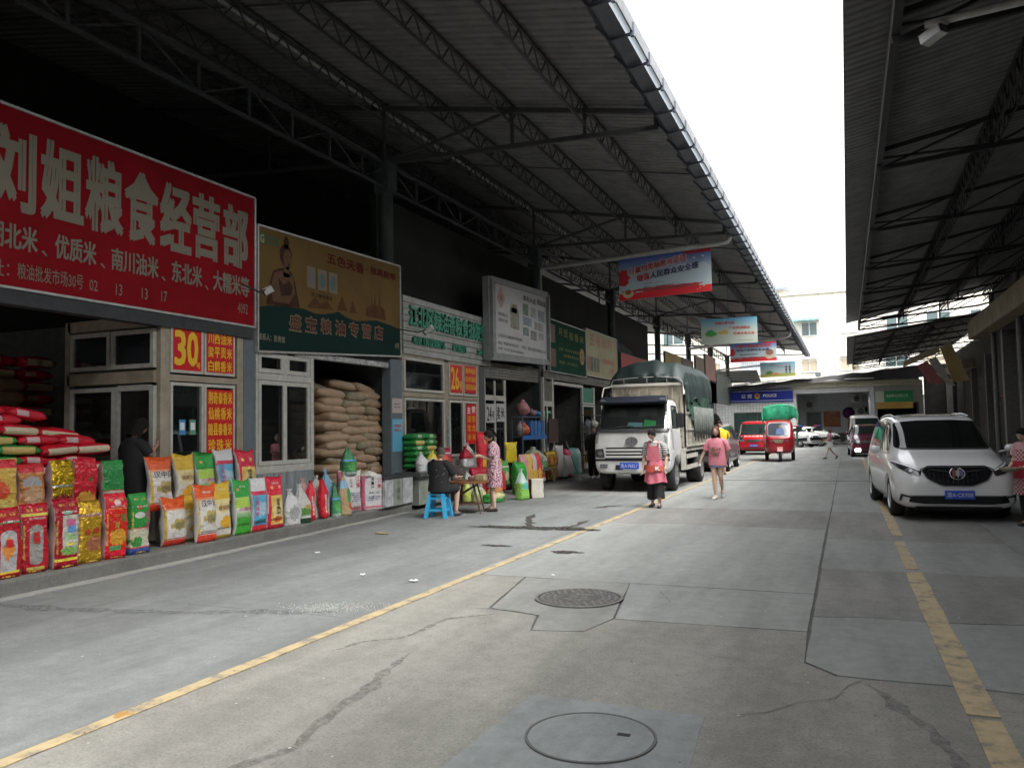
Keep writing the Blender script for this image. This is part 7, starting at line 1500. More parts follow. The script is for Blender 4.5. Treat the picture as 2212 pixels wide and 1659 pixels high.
    if hair in ('pony', 'bun'):
        hb.tube([M @ Vector((0, hh*.42, hh*.1)), M @ Vector((0, hh*.58, hh*.12)), M @ Vector((0, hh*.66, -hh*.08)), M @ Vector((0, hh*.62, -hh*.4 if hair == 'pony' else -hh*.15))], [hh*.1, hh*.14, hh*.13, hh*.04], 10)
    hb.build('hair', hairm, t, smooth=True, world=False)
    if shoes:
        for s in ('L', 'R'):
            an, toe = Vector(J['an'+s]), Vector(J['to'+s]); d = (toe-an); d.z = 0 if abs(an.z-.08*k) < .06 else d.z; d = d.normalized(); sd = d.cross(Vector((0, 0, 1))).normalized(); up_ = sd.cross(d)
            base = an-up_*(.075*k-0)*1.0; L_ = .215*k
            b = MB(); R_ = []
            for (f, w, h_, zz) in ((-.28, .026, .02, .03), (-.24, .034, .04, .04), (-.05, .037, .042, .044), (.25, .042, .034, .034), (.55, .046, .026, .026), (.72, .034, .018, .02), (.76, .015, .01, .015)):
                R_.append([base+d*L_*f+sd*w*k*cos(2*pi*i/12)+up_*(zz*k+h_*k*sin(2*pi*i/12)) for i in range(12)])
            b.loft(R_); b.build('shoe', shoes, t, smooth=True, world=False)
    return t, M, k
def garment(t, name, secs, m, fold=.03, ff=7, seed=0, n=30, cap=False, parts=()):
    b = MB(); b.loft(rings(secs, n, fold, ff, seed), cap=cap)
    for pts, rs_ in parts: b.tube(pts, rs_, 14, cap=False)
    return b.build(name, m, t, smooth=True, world=False, recalc=True)
def stand(H, **o):
    k = H/1.6
    J = dict(pelvis=(0, 0, .86), waist=(0, 0, 1.0), chest=(0, 0, 1.18), neckb=(0, .01, 1.33), neck=(0, 0, 1.39), head=(0, -.015, 1.49), shL=(.165, 0, 1.29), shR=(-.165, 0, 1.29), elL=(.21, .02, 1.02), elR=(-.21, .02, 1.02), wrL=(.22, -.05, .8), wrR=(-.22, -.05, .8), hipL=(.08, 0, .82), hipR=(-.08, 0, .82), knL=(.085, -.01, .45), knR=(-.085, -.01, .45), anL=(.085, .02, .075), anR=(-.085, .02, .075), toL=(.1, -.12, .03), toR=(-.1, -.12, .03))
    J = {a: tuple(x*k for x in v) for a, v in J.items()}; J.update(o); return J
# 1 apron woman
PINK = mat('pink_apron', (.62, .2, .25), .75, n=.3, ns=30, col2=(.5, .09, .14)); REDP = mat('red_pocket', (.5, .02, .04), .7, n=.5, ns=30, col2=(.35, .12, .05)); BLK = mat('black_cloth', (.012, .012, .013), .85)
def stripes():
    m = bpy.data.materials.new('striped_tee'); m.use_nodes = True; nt = m.node_tree; N = nt.nodes; L = nt.links; p = N['Principled BSDF']; p.inputs['Roughness'].default_value = .8
    tc = N.new('ShaderNodeTexCoord'); w = N.new('ShaderNodeTexWave'); w.bands_direction = 'Z'; w.inputs['Scale'].default_value = 8.5; w.inputs['Distortion'].default_value = .3; L.new(tc.outputs['Object'], w.inputs[0])
    r = N.new('ShaderNodeValToRGB'); r.color_ramp.interpolation = 'CONSTANT'; r.color_ramp.elements[0].color = (.015, .015, .018, 1); r.color_ramp.elements[1].color = (.6, .58, .56, 1); r.color_ramp.elements[1].position = .52; L.new(w.outputs[0], r.inputs[0]); L.new(r.outputs[0], p.inputs['Base Color']); return m
STR = stripes()
J = stand(1.6, head=(-.03, -.075, 1.5), neck=(-.01, -.035, 1.40), neckb=(0, 0, 1.34), elL=(.24, .03, 1.06), elR=(-.24, .05, 1.04), wrL=(.235, -.06, .84), wrR=(-.25, -.03, .8), knR=(-.085, .03, .45), anR=(-.1, .09, .085), toR=(-.11, -.04, .03), anL=(.09, -.05, .075), toL=(.11, -.19, .03), knL=(.09, -.06, .46))
t, M, k = person('woman in a pink apron over a striped tee walking with her head bowed', (-3.68, 16.36, 0), radians(-4), J, 1.6, mat('black_shoe', (.02, .018, .018), .4), 1.2, 'bun', head=(radians(-8), radians(38)))
garment(t, 'striped_tee', [(0, 0, 1.355, .085, .07), (0, 0, 1.335, .14, .085), (0, 0, 1.28, .18, .11), (0, 0, 1.15, .175, .125), (0, 0, 1.0, .155, .115), (0, 0, .88, .165, .12)], STR, .0,
        parts=[([(.1, 0, 1.3), (.165, 0, 1.29), (.215, .02, 1.15), (.225, .025, 1.09)], [.07, .072, .066, .07]), ([(-.1, 0, 1.3), (-.165, 0, 1.29), (-.21, .03, 1.15), (-.225, .04, 1.09)], [.07, .072, .066, .07])])
b = MB(); b.grid(lambda u, v: ((u-.5)*.235*(1+.25*v), -.112-.015*sin(u*pi)-.012*(1-v)*0, 1.27-.3*v), 10, 8)
b.grid(lambda u, v: (sin((u-.5)*pi*.95)*(.16+.085*v+.012*sin(u*24)*v)+.02*v, -cos((u-.5)*pi*.95)*(.135+.075*v+.02*sin(u*22)*v)+.01, .985-.47*v+.018*sin(u*9+1)*v), 36, 12)
for s in (-1, 1): b.tube([(s*.1, -.118, 1.26), (s*.1, -.095, 1.33), (s*.09, -.02, 1.362), (s*.07, .06, 1.33)], .016, 6)
b.build('apron', PINK, t, smooth=True, world=False)
b = MB(); b.grid(lambda u, v: (sin((u-.5)*pi*.7)*(.198+.02*v), -cos((u-.5)*pi*.7)*(.165+.022*v)-.012, .87-(.1+.03*sin(u*pi))*v+.012*sin(u*12)), 20, 4); b.build('apron_pocket', REDP, t, smooth=True, world=False)
b = MB(); text_on(b, 'K', lambda u, v: Vector((sin((u-.5)*pi*.8)*.235, -cos((u-.5)*pi*.8)*.2-.022, .73+.15*v)), .62, .78, .3, .8, bold=.03); b.build('pocket_letter', M_WHITE, t, world=False)
for s, kn, an in ((1, J['knL'], J['anL']), (-1, J['knR'], J['anR'])):
    b = MB(); b.tube([(s*.075, 0, .9), (s*.085, 0, .72), kn, (an[0], an[1]*.8, .24), (an[0], an[1], .2)], [.1, .1, .098, .11, .112], 16, cap=False); b.build('trouser_leg', BLK, t, smooth=True, world=False)
# 2 pink tee woman
J = stand(1.62, head=(.0, -.03, 1.53), elR=(-.27, .02, 1.1), wrR=(-.37, -.03, .88), hdR=(-.15, -.1, -.9), elL=(.22, .1, 1.06), wrL=(.17, .2, .86), knR=(-.06, -.07, .46), anR=(-.04, -.09, .075), toR=(-.06, -.23, .03), knL=(.07, -.02, .48), anL=(.06, .2, .19), toL=(.08, .13, .06), hipL=(.08, .01, .83))
t, M, k = person('woman in a pink tee and denim shorts walking towards the camera', (-2.76, 18.62, 0), radians(-3), J, 1.62, mat('white_sneaker', (.6, .6, .58), .6), 1.14, 'long', HAIRB, head=(radians(-4), radians(3)))
PT = mat('pink_tee', (.66, .23, .28), .85, n=.15, ns=6)
garment(t, 'pink_tee', [(0, 0, 1.375, .075, .065), (0, 0, 1.35, .14, .085), (0, 0, 1.29, .185, .11), (0, 0, 1.15, .185, .13), (0, 0, .98, .19, .13), (0, 0, .85, .205, .135), (0, 0, .755, .2, .13)], PT, .035, 5, 1,
        parts=[([(.1, 0, 1.31), (.165, 0, 1.3), (.22, .04, 1.17), (.235, .05, 1.11)], [.07, .07, .066, .07]), ([(-.1, 0, 1.31), (-.165, 0, 1.3), (-.23, .01, 1.19), (-.26, .015, 1.11)], [.07, .07, .066, .07])])
b = MB(); 
for i in range(90):
    u = random.uniform(-.11, .11); z = random.choice((1.13, 1.02))+random.uniform(-.032, .032); q = random.uniform(.005, .011); b.box(u-q, u+q, -.146, -.139, z-q, z+q)
tag(b.build('tee_print', mat('leopard_print', (.2, .15, .07), .6, n=.6, ns=60), t, world=False), kind='stuff')
garment(t, 'denim_shorts', [(0, 0, .9, .15, .11), (0, 0, .8, .18, .125), (0, 0, .715, .19, .13)], mat('denim', (.12, .17, .27), .8, n=.3, ns=20), .02)
b = MB(); b.box(-.41, -.36, -.1, -.03, .74, .79); b.build('held_cloth', M_WHITE, t, bevel=.01, world=False)
# 3 yellow shirt man (back turned)
J = stand(1.8, head=(.02, -.12, 1.7), neck=(0, -.06, 1.6), neckb=(0, -.02, 1.52), chest=(0, 0, 1.33), elR=(-.22, -.2, 1.2), wrR=(-.1, -.32, 1.35), elL=(.23, -.2, 1.2), wrL=(.12, -.32, 1.32))
t, M, k = person('man in a yellow shirt with his back turned behind the woman in pink', (-3.97, 27.75, 0), radians(190), J, 1.8, mat('brown_sandal', (.18, .12, .09), .6), 1.05, 'short', head=(0, radians(30)))
garment(t, 'yellow_shirt', [(0, -.02, 1.55, .07, .07), (0, -.01, 1.5, .16, .1), (0, 0, 1.42, .21, .13), (0, 0, 1.2, .2, .14), (0, 0, .95, .19, .14)], mat('yellow_cloth', (.7, .45, .02), .8), .02, parts=[([(.12, 0, 1.45), (.2, -.05, 1.4), (.24, -.14, 1.28)], [.08, .085, .08]), ([(-.12, 0, 1.45), (-.2, -.05, 1.4), (-.24, -.14, 1.28)], [.08, .085, .08])])
for s in (-1, 1): b = MB(); b.tube([(s*.08, 0, 1.0), (s*.1, 0, .8), (s*.1, 0, .5)], [.12, .115, .11], 14, cap=False); b.build('shorts_leg', BLK, t, smooth=True, world=False)
# 4 far girl walking to the left
J = stand(1.45, knL=(.06, -.1, .42), anL=(.06, -.22, .09), toL=(.07, -.33, .03), knR=(-.06, .04, .42), anR=(-.06, .27, .14), toR=(-.07, .19, .03), elL=(.17, -.02, .95), wrL=(.13, -.22, .93), elR=(-.17, 0, .95), wrR=(-.15, -.2, .83))
t, M, k = person('girl in a pink top and white skirt walking left far down the street', (-.78, 40.3, 0), radians(-80), J, 1.45, mat('black_shoe', (.02, .018, .018), .4), .92, 'long', HAIRB)
garment(t, 'pink_top', [(0, 0, 1.22, .07, .06), (0, 0, 1.19, .13, .08), (0, 0, 1.1, .15, .1), (0, 0, .95, .13, .1), (0, 0, .82, .14, .1)], mat('pink_blouse', (.5, .22, .3), .8), parts=[([(.1, 0, 1.17), (.16, 0, 1.13), (.18, -.01, 1.03)], [.06, .06, .06]), ([(-.1, 0, 1.17), (-.16, 0, 1.13), (-.18, -.01, 1.03)], [.06, .06, .06])])
garment(t, 'white_skirt', [(0, 0, .86, .12, .09), (0, 0, .75, .16, .13), (0, 0, .55, .19, .19)], mat('white_cloth', (.62, .6, .58), .85), .05, 8)
# 5 woman in floral dress with phone, facing left
FL = mat('floral_dress', (.42, .3, .34), .8); 
def floral():
    m = bpy.data.materials.new('floral_cloth'); m.use_nodes = True; nt = m.node_tree; N = nt.nodes; L = nt.links; p = N['Principled BSDF']; p.inputs['Roughness'].default_value = .85
    tc = N.new('ShaderNodeTexCoord'); w = N.new('ShaderNodeTexVoronoi'); w.inputs['Scale'].default_value = 34; L.new(tc.outputs['Object'], w.inputs[0])
    r = N.new('ShaderNodeValToRGB'); e = r.color_ramp.elements; e[0].color = (.7, .62, .62, 1); e[1].position = .75; e[1].color = (.1, .02, .05, 1); x = e.new(.5); x.color = (.42, .24, .28, 1); L.new(w.outputs[0], r.inputs[0]); L.new(r.outputs[0], p.inputs['Base Color']); return m
FL = floral()
J = stand(1.64, pelvis=(0, .02, .87), chest=(0, .0, 1.2), head=(0, -.09, 1.535), neck=(0, -.02, 1.42), elL=(.19, -.03, 1.06), wrL=(.13, -.26, 1.12), elR=(-.19, -.04, 1.06), wrR=(-.08, -.27, 1.13), hdL=(-.3, -.8, .2), hdR=(.2, -.8, .1), anL=(.09, .02, .085), anR=(-.07, -.05, .085), toL=(.1, -.12, .035), toR=(-.08, -.19, .035), knR=(-.07, -.04, .46))
t, M, k = person('woman in a speckled pink dress standing at the folding table with a phone', (-6.68, 14.92, 0), radians(-72), J, 1.64, mat('dark_platform_sandal', (.05, .035, .03), .5), 1.12, 'pony', head=(0, radians(20)))
garment(t, 'floral_dress', [(0, .0, 1.385, .075, .07), (0, 0, 1.36, .14, .09), (0, 0, 1.3, .18, .125), (0, .0, 1.2, .175, .14), (0, 0, 1.02, .165, .135), (0, .01, .9, .19, .15), (0, .01, .7, .2, .165), (0, .01, .57, .2, .165), (0, .01, .5, .21, .17)], FL, .04, 6, 2,
        parts=[([(.1, 0, 1.32), (.165, 0, 1.3), (.195, -.015, 1.18), (.197, -.02, 1.13)], [.072, .075, .072, .075]), ([(-.1, 0, 1.32), (-.165, 0, 1.3), (-.195, -.015, 1.18), (-.197, -.025, 1.13)], [.072, .075, .072, .075])])
ph = MB(); ph.box(-.035, .035, -.006, .006, -.07, .07); ph = ph.xf(Matrix.Translation((.03, -.36, 1.17)) @ Matrix.Rotation(radians(50), 4, 'X')).build('phone', M_BLACKGLOSS, None, bevel=.004)
ph.location = (-6.68, 14.92, 0); ph.rotation_euler = (0, 0, radians(-72)); tag(ph, 'dark phone held by the woman in the speckled dress', 'phone')
# 6 seated man seen from behind
J = dict(pelvis=(0, 0, .54), waist=(0, -.02, .68), chest=(0, -.05, .88), neckb=(0, -.07, 1.06), neck=(0, -.085, 1.13), head=(.0, -.11, 1.225), shL=(.19, -.05, 1.0), shR=(-.19, -.05, 1.0), elL=(.25, -.16, .8), elR=(-.25, -.18, .78), wrL=(.17, -.36, .72), wrR=(-.16, -.38, .74), hipL=(.09, -.04, .53), hipR=(-.09, -.04, .53), knL=(.15, -.42, .52), knR=(-.16, -.4, .52), anL=(.15, -.4, .09), anR=(-.16, -.36, .09), toL=(.16, -.54, .03), toR=(-.17, -.5, .03), hdL=(-.1, -1, -.1), hdR=(.1, -1, -.1))
t, M, k = person('man in a black tee seated on the blue stool seen from behind', (-7.26, 13.62, 0), radians(172), J, 1.65, mat('grey_shoe', (.1, .1, .1), .6), 1.15, 'grey', HAIRG, head=(radians(35), radians(8)))
BT = mat('black_print_tee', (.014, .014, .016), .85, n=.3, ns=20)
garment(t, 'black_tee', [(0, -.075, 1.09, .075, .075), (0, -.07, 1.065, .15, .1), (0, -.06, 1.0, .215, .14), (0, -.045, .85, .215, .16), (0, -.03, .7, .21, .165), (0, -.01, .56, .22, .175), (0, -.01, .5, .215, .175)], BT, .02, 5, parts=[([(.12, -.05, 1.03), (.19, -.05, 1.0), (.235, -.11, .88), (.245, -.13, .84)], [.085, .088, .082, .086]), ([(-.12, -.05, 1.03), (-.19, -.05, 1.0), (-.235, -.12, .87), (-.245, -.15, .82)], [.085, .088, .082, .086])])
b = MB(); random.seed(4)
for i in range(15):
    a = random.uniform(.3, 2.8); z = random.uniform(.62, 1.0); q = Vector((cos(a)*.225, -.04+sin(a)*.17, z)); b.tube([q, q+Vector((.02, .004, random.uniform(-.02, .02)))], .006, 4)
tag(b.build('tee_print', mat('grey_tee_print', (.2, .2, .18), .7), t, world=False), kind='stuff')
for s in (-1, 1): b = MB(); b.tube([(s*.09, .0, .53), (s*.12, -.2, .54), (s*.15, -.38, .53)], [.11, .1, .085], 14, cap=False); b.build('shorts_leg', BLK, t, smooth=True, world=False)
# 7 person in the booth doorway
J = stand(1.72, elR=(-.2, -.1, 1.2), wrR=(-.12, -.3, 1.36), hdR=(.1, -.3, 1), elL=(.36, -.06, 1.2), wrL=(.3, -.16, 1.42), hdL=(-.1, -.2, 1), head=(0, -.12, 1.62), neck=(0, -.05, 1.5), neckb=(0, -.02, 1.44), chest=(0, 0, 1.25))
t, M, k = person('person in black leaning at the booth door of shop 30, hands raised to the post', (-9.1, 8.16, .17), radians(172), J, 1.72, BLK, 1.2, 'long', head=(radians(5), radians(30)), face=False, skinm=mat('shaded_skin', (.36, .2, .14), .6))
garment(t, 'black_top', [(0, 0, 1.47, .08, .08), (0, 0, 1.42, .16, .1), (0, 0, 1.33, .215, .14), (0, 0, 1.1, .215, .16), (0, 0, .9, .22, .17), (0, 0, .72, .22, .16)], BLK, .02, parts=[([(.12, 0, 1.38), (.19, -.03, 1.34), (.28, -.05, 1.27)], [.085, .085, .075]), ([(-.12, 0, 1.38), (-.19, -.03, 1.34), (-.2, -.1, 1.24)], [.085, .085, .08])])
for s in (-1, 1): b = MB(); b.tube([(s*.085, 0, .92), (s*.1, 0, .7), (s*.095, 0, .4), (s*.09, .02, .12)], [.12, .12, .1, .085], 14, cap=False); b.build('trouser_leg', BLK, t, smooth=True, world=False)
# 8 woman at the right edge with a basket
J = stand(1.56, head=(.0, -.08, 1.43), neck=(0, -.04, 1.35), elL=(.2, -.04, 1.0), wrL=(.1, -.25, .92), elR=(-.2, -.05, 1.0), wrR=(-.1, -.27, .92), hdL=(-.4, -.8, 0), hdR=(.4, -.8, 0))
t, M, k = person('woman in a red plaid apron holding a shallow pan at the right edge', (2.58, 14.68, 0), radians(-48), J, 1.56, mat('black_shoe', (.02, .018, .018), .4), 1.08, 'bun', head=(0, radians(28)))
def plaid():
    m = bpy.data.materials.new('plaid_cloth'); m.use_nodes = True; nt = m.node_tree; N = nt.nodes; L = nt.links; p = N['Principled BSDF']; p.inputs['Roughness'].default_value = .85
    tc = N.new('ShaderNodeTexCoord'); c = N.new('ShaderNodeTexChecker'); c.inputs['Scale'].default_value = 30; c.inputs[1].default_value = (.5, .45, .43, 1); c.inputs[2].default_value = (.4, .05, .08, 1); L.new(tc.outputs['Object'], c.inputs[0]); L.new(c.outputs[0], p.inputs['Base Color']); return m
PL_ = plaid()
garment(t, 'pink_tee', [(0, 0, 1.32, .08, .07), (0, 0, 1.3, .14, .085), (0, 0, 1.24, .175, .11), (0, 0, 1.1, .17, .125), (0, 0, .85, .17, .13)], mat('pink_tee_pale', (.55, .32, .34), .8), .0, parts=[([(.1, 0, 1.26), (.16, 0, 1.25), (.2, -.015, 1.1)], [.07, .072, .075]), ([(-.1, 0, 1.26), (-.16, 0, 1.25), (-.2, -.015, 1.1)], [.07, .072, .075])])
b = MB(); b.grid(lambda u, v: (sin((u-.5)*pi*1.1)*(.17+.06*v), -cos((u-.5)*pi*1.1)*(.145+.05*v+.008*sin(u*25)), 1.2-.7*v), 26, 14); b.build('plaid_apron', PL_, t, smooth=True, world=False)
b = MB(); b.grid(lambda u, v: (sin((u-.5)*pi*.9)*.21, -cos((u-.5)*pi*.9)*.19-.005, 1.02-.27*v), 14, 4); b.build('red_bib', mat('red_bib', (.5, .03, .06), .7, n=.3, ns=20), t, smooth=True, world=False)
for s in (-1, 1): b = MB(); b.tube([(s*.08, 0, .8), (s*.085, 0, .45), (s*.085, .02, .12)], [.1, .075, .06], 14, cap=False); b.build('trouser_leg', BLK, t, smooth=True, world=False)
bk = MB(); bk.lathe([(.02, 0), (.1, .005), (.15, .06), (.16, .065), (.11, .015), (.02, .012)], (0, -.38, .86), n=24); bk = bk.build('shallow_pan', mat('grey_basket', (.3, .28, .22), .6), smooth=True, recalc=True); bk.location = (2.58, 14.68, 0); bk.rotation_euler = (0, 0, radians(-48)); tag(bk, 'shallow grey pan held by the woman at the right edge', 'pan')
# 9 dim figure beside the truck
J = stand(1.7)
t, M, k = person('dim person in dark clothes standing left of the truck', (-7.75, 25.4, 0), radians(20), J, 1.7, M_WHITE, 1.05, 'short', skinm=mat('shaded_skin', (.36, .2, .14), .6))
garment(t, 'dark_top', [(0, 0, 1.47, .08, .08), (0, 0, 1.42, .16, .1), (0, 0, 1.33, .2, .13), (0, 0, 1.1, .19, .14), (0, 0, .85, .2, .15)], BLK, .02, parts=[([(.12, 0, 1.38), (.18, 0, 1.34), (.22, .02, 1.1), (.23, -.03, .9)], [.08, .08, .065, .05]), ([(-.12, 0, 1.38), (-.18, 0, 1.34), (-.22, .02, 1.1), (-.23, -.03, .9)], [.08, .08, .065, .05])])
for s in (-1, 1): b = MB(); b.tube([(s*.085, 0, .92), (s*.1, 0, .7), (s*.095, 0, .4), (s*.09, .02, .1)], [.11, .11, .09, .075], 14, cap=False); b.build('trouser_leg', BLK, t, smooth=True, world=False)
# ---- stool and folding table
t = thing('plastic_stool', 'bright blue plastic stool under the seated man', 'stool', (-7.28, 13.66, 0), radians(10))
BLUE = mat('sky_blue_plastic', (.04, .38, .66), .35)
b = MB(); b.box(-.16, .16, -.16, .16, .43, .465); b.build('seat', BLUE, t, bevel=.015)
for sx in (-1, 1):
    for sy in (-1, 1):
        b = MB(); b.loft([[(sx*(c-.0)+ox, sy*c+oy, z) for ox, oy in ((-.035, -.035), (.035, -.035), (.035, .035), (-.035, .035))] for c, z in ((.195, 0), (.13, .432))]); b.build('leg', BLUE, t, recalc=True)
for s in (-1, 1):
    for ax in (0, 1):
        b = MB(); 
        for z, c in ((.15, .172), (.37, .142)): b.bar((-c, s*c, z), (c, s*c, z), .012, .045) if ax else b.bar((s*c, -c, z), (s*c, c, z), .012, .045)
        b.build('rail', BLUE, t)
WD = mat('varnished_wood', (.2, .085, .035), .4, n=.4, ns=14, stretch=(1, 6, 1)); WD2 = mat('old_wood', (.14, .085, .05), .7, n=.4, ns=10)
t = thing('folding_table', 'round topped wooden folding table on splayed legs with castors', 'table', (-7.08, 14.55, 0), radians(15))
b = MB(); b.lathe([(.4, .6), (.42, .605), (.42, .635), (.4, .64)], n=36); b.build('table_top', WD, t, smooth=False)
for sx in (-1, 1):
    for sy in (-1, 1):
        b = MB(); b.bar((sx*.28, sy*.22, .05), (sx*.14, sy*.2, .6), .045, .03); b.build('leg', WD2, t)
        b = MB(); b.lathe([(.025, -.01), (.025, .01)], (sx*.285, sy*.22, .025), 'x', 10); b.build('castor', M_STEEL, t)
b = MB(); b.box(-.25, .25, -.2, .2, .17, .2); b.build('shelf', WD2, t); b = MB(); b.bar((-.27, -.22, .3), (.15, -.2, .55), .03); b.build('brace', WD2, t); b = MB(); b.bar((-.27, .22, .3), (.15, .2, .55), .03); b.build('brace', WD2, t)
for i, (x, y) in enumerate(((-7.2, 14.42), (-6.98, 14.5))):
    b = MB(); b.lathe([(.05, 0), (.085, .09), (.088, .092), (.08, .088), (.05, .02)], (x, y, .642), n=20); tag(b.build('food_bowl', mat('pale_bowl', (.6, .52, .5), .4), smooth=True, recalc=True), ['left', 'right'][i]+' pale disposable bowl on the folding table', 'bowl')
o = MB().box(-6.95, -6.75, 14.6, 14.8, .642, .76).build('snack_box', mat('straw_box', (.4, .35, .2), .6, n=.4, ns=15), bevel=.01); tag(o, 'small straw coloured box at the right of the table top', 'box')
# ================================================================ FAR BUILDINGS
CREAM = mat('cream_tile_wall', (.62, .56, .44), .6, n=.12, ns=1.2)
def tilewall(name, col, gr, sx=5, sz=9):
    m = bpy.data.materials.new(name); m.use_nodes = True; nt = m.node_tree; N = nt.nodes; L = nt.links; p = N['Principled BSDF']; p.inputs['Roughness'].default_value = .45
    tc = N.new('ShaderNodeTexCoord'); mp = N.new('ShaderNodeMapping'); mp.inputs['Rotation'].default_value = (radians(90), 0, 0); L.new(tc.outputs['Object'], mp.inputs[0])
    b = N.new('ShaderNodeTexBrick'); b.inputs['Scale'].default_value = 1; b.inputs['Brick Width'].default_value = 1/sx; b.inputs['Row Height'].default_value = 1/sz; b.inputs['Mortar Size'].default_value = .012; b.offset = 0
    b.inputs['Color1'].default_value = (*col, 1); b.inputs['Color2'].default_value = (*[c*.86 for c in col], 1); b.inputs['Mortar'].default_value = (*gr, 1); L.new(mp.outputs[0], b.inputs[0]); L.new(b.outputs[0], p.inputs['Base Color']); return m
CT = tilewall('cream_facade_tile', (.74, .71, .62), (.62, .58, .5), 3, 5); WT = tilewall('white_wall_tile', (.8, .81, .78), (.4, .4, .38), 4, 4)
Bd = thing('apartment_building', 'tall cream tiled building closing the end of the street', 'building', (-4, 76, 0), world=True)
MB().box(-34, 26, 76, 88, 4.0, 13.3).build('wall', CT, Bd)
MB().box(-34, 26, 75.85, 76.0, 13.3, 13.5).build('parapet', CREAM, Bd)
for i in range(5): MB().box(-2.0+i*1.2-(.0), -1.96+i*1.2, 75.94, 76, 6.0, 13.3).build('wall_joint', mat('joint_line', (.5, .46, .38), .7), Bd) if i in (0, 1) else None
def win(x0, x1, z0, z1, bars=False, aw=None, m=None, nm=2):
    W_ = MB(); w = .08; y = 75.98; W_.box(x0, x0+w, y-.06, y, z0, z1); W_.box(x1-w, x1, y-.06, y, z0, z1); W_.box(x0+w, x1-w, y-.06, y, z0, z0+w); W_.box(x0+w, x1-w, y-.06, y, z1-w, z1)
    for k in range(1, nm): xx = x0+(x1-x0)*k/nm; W_.box(xx-.035, xx+.035, y-.06, y, z0+w, z1-w)
    f = W_.build('window', mat('white_alu', (.6, .6, .58), .4), Bd)
    for k in range(nm): a = x0+(x1-x0)*k/nm+.05; c = x0+(x1-x0)*(k+1)/nm-.05; MB().box(a, c, y-.025, y-.015, z0+w, z1-w).build('pane', m or mat('far_glass', (.08, .12, .12), .12, spec=.7), f)
    if bars:
        b = MB(); n = int((x1-x0)/.16)
        for k in range(n+1): x = x0+(x1-x0)*k/n; b.bar((x, y-.12, z1-.35), (x, y-.12, z1), .022)
        b.bar((x0, y-.12, z1-.35), (x1, y-.12, z1-.35), .03); b.build('window_bars', mat('bar_grey', (.2, .2, .2), .5), f)
for x0, x1, z0, z1, br, m in ((-3.5, -2.1, 9.5, 10.8, 0, None), (-.3, 1.3, 9.6, 11.0, 0, mat('pale_curtain_glass', (.5, .52, .48), .2)), (-3.6, -2.2, 6.25, 7.55, 1, mat('tan_glass', (.42, .36, .26), .3)), (-.42, 1.2, 6.3, 7.65, 1, mat('tan_glass', (.42, .36, .26), .3)),
    (-8.9, -6.6, 6.2, 7.5, 1, mat('blue_white_glass', (.5, .55, .6), .2)), (-12.4, -10.6, 6.3, 7.5, 0, mat('tan_glass', (.42, .36, .26), .3)), (-15.5, -13.5, 6.3, 7.5, 0, None), (-18.5, -16.5, 6.3, 7.6, 0, mat('tan_glass', (.42, .36, .26), .3)), (-8.8, -7.0, 9.5, 10.9, 0, None), (-12.4, -10.6, 9.5, 10.9, 0, None), (-16, -14, 9.4, 10.8, 0, None), (-20, -18, 9.4, 10.8, 0, None), (3.4, 5.2, 9.6, 11, 0, None), (3.2, 5.0, 6.4, 7.7, 1, None), (6.5, 8.4, 9.6, 11, 0, None), (6.3, 8.1, 6.4, 7.7, 0, mat('tan_glass', (.42, .36, .26), .3)), (9.8, 11.5, 9.6, 11, 0, None), (9.5, 11.5, 6.4, 7.7, 0, None)):
    win(x0, x1, z0, z1, bool(br), None, m, 3 if x1-x0 > 2 else 2)
b = MB(); b.grid(lambda u, v: (-4.3+2.5*u, 75.95-.8*v, 11.2-.3*v*v+.02*sin(u*30)), 16, 6); b.build('window_awning', mat('turquoise_awning', (.12, .5, .55), .5, n=.3), Bd)
MB().box(-7.3, -4.9, 78, 80, 13.3, 14.2).build('roof_house', mat('grey_stair', (.45, .4, .33), .7), Bd); b = MB(); b.prism([(-7.8, 77.4), (-4.5, 77.4), (-4.5, 80.6), (-7.8, 80.6)], 14.2, 14.35); b.build('roof_slab', mat('slate', (.2, .24, .3), .7), Bd)
b = MB(); b.add([(-7.8, 77.4, 14.36), (-4.5, 77.4, 14.36), (-4.5, 80.6, 14.36), (-7.8, 80.6, 14.36), (-6.6, 79, 15.1), (-5.7, 79, 15.1)], [(0, 1, 5, 4), (1, 2, 5), (2, 3, 4, 5), (3, 0, 4)]); b.build('hip_roof', mat('slate', (.2, .24, .3), .7), Bd)
fl = thing('floodlight', 'small dark floodlight on the cream wall above the police awning', 'floodlight', (-2.2, 75.2, 5.9), world=True); MB().box(-2.42, -2.0, 75.4, 75.55, 5.85, 6.2).build('lamp_head', M_BLACK, fl, bevel=.02); MB().box(-2.42+.05, -2.05, 75.385, 75.4, 5.9, 6.15).build('lamp_glass', HL, fl); b = MB(); b.bar((-2.2, 75.5, 5.5), (-2.2, 75.5, 5.85), .05); b.bar((-2.2, 75.5, 5.5), (-2.2, 76, 5.5), .05); b.build('bracket', M_STEEL, fl)
# far side walls so the street end is closed
for x0, x1, lb in ((-60, -34, 'pale block beyond the far left end of the canopy'), (26, 60, 'pale block beyond the far right shops')):
    t = thing('building', lb, 'building', (x0, 76, 0), world=True); MB().box(x0, x1, 76, 90, 0, 14).build('wall', CREAM, t)
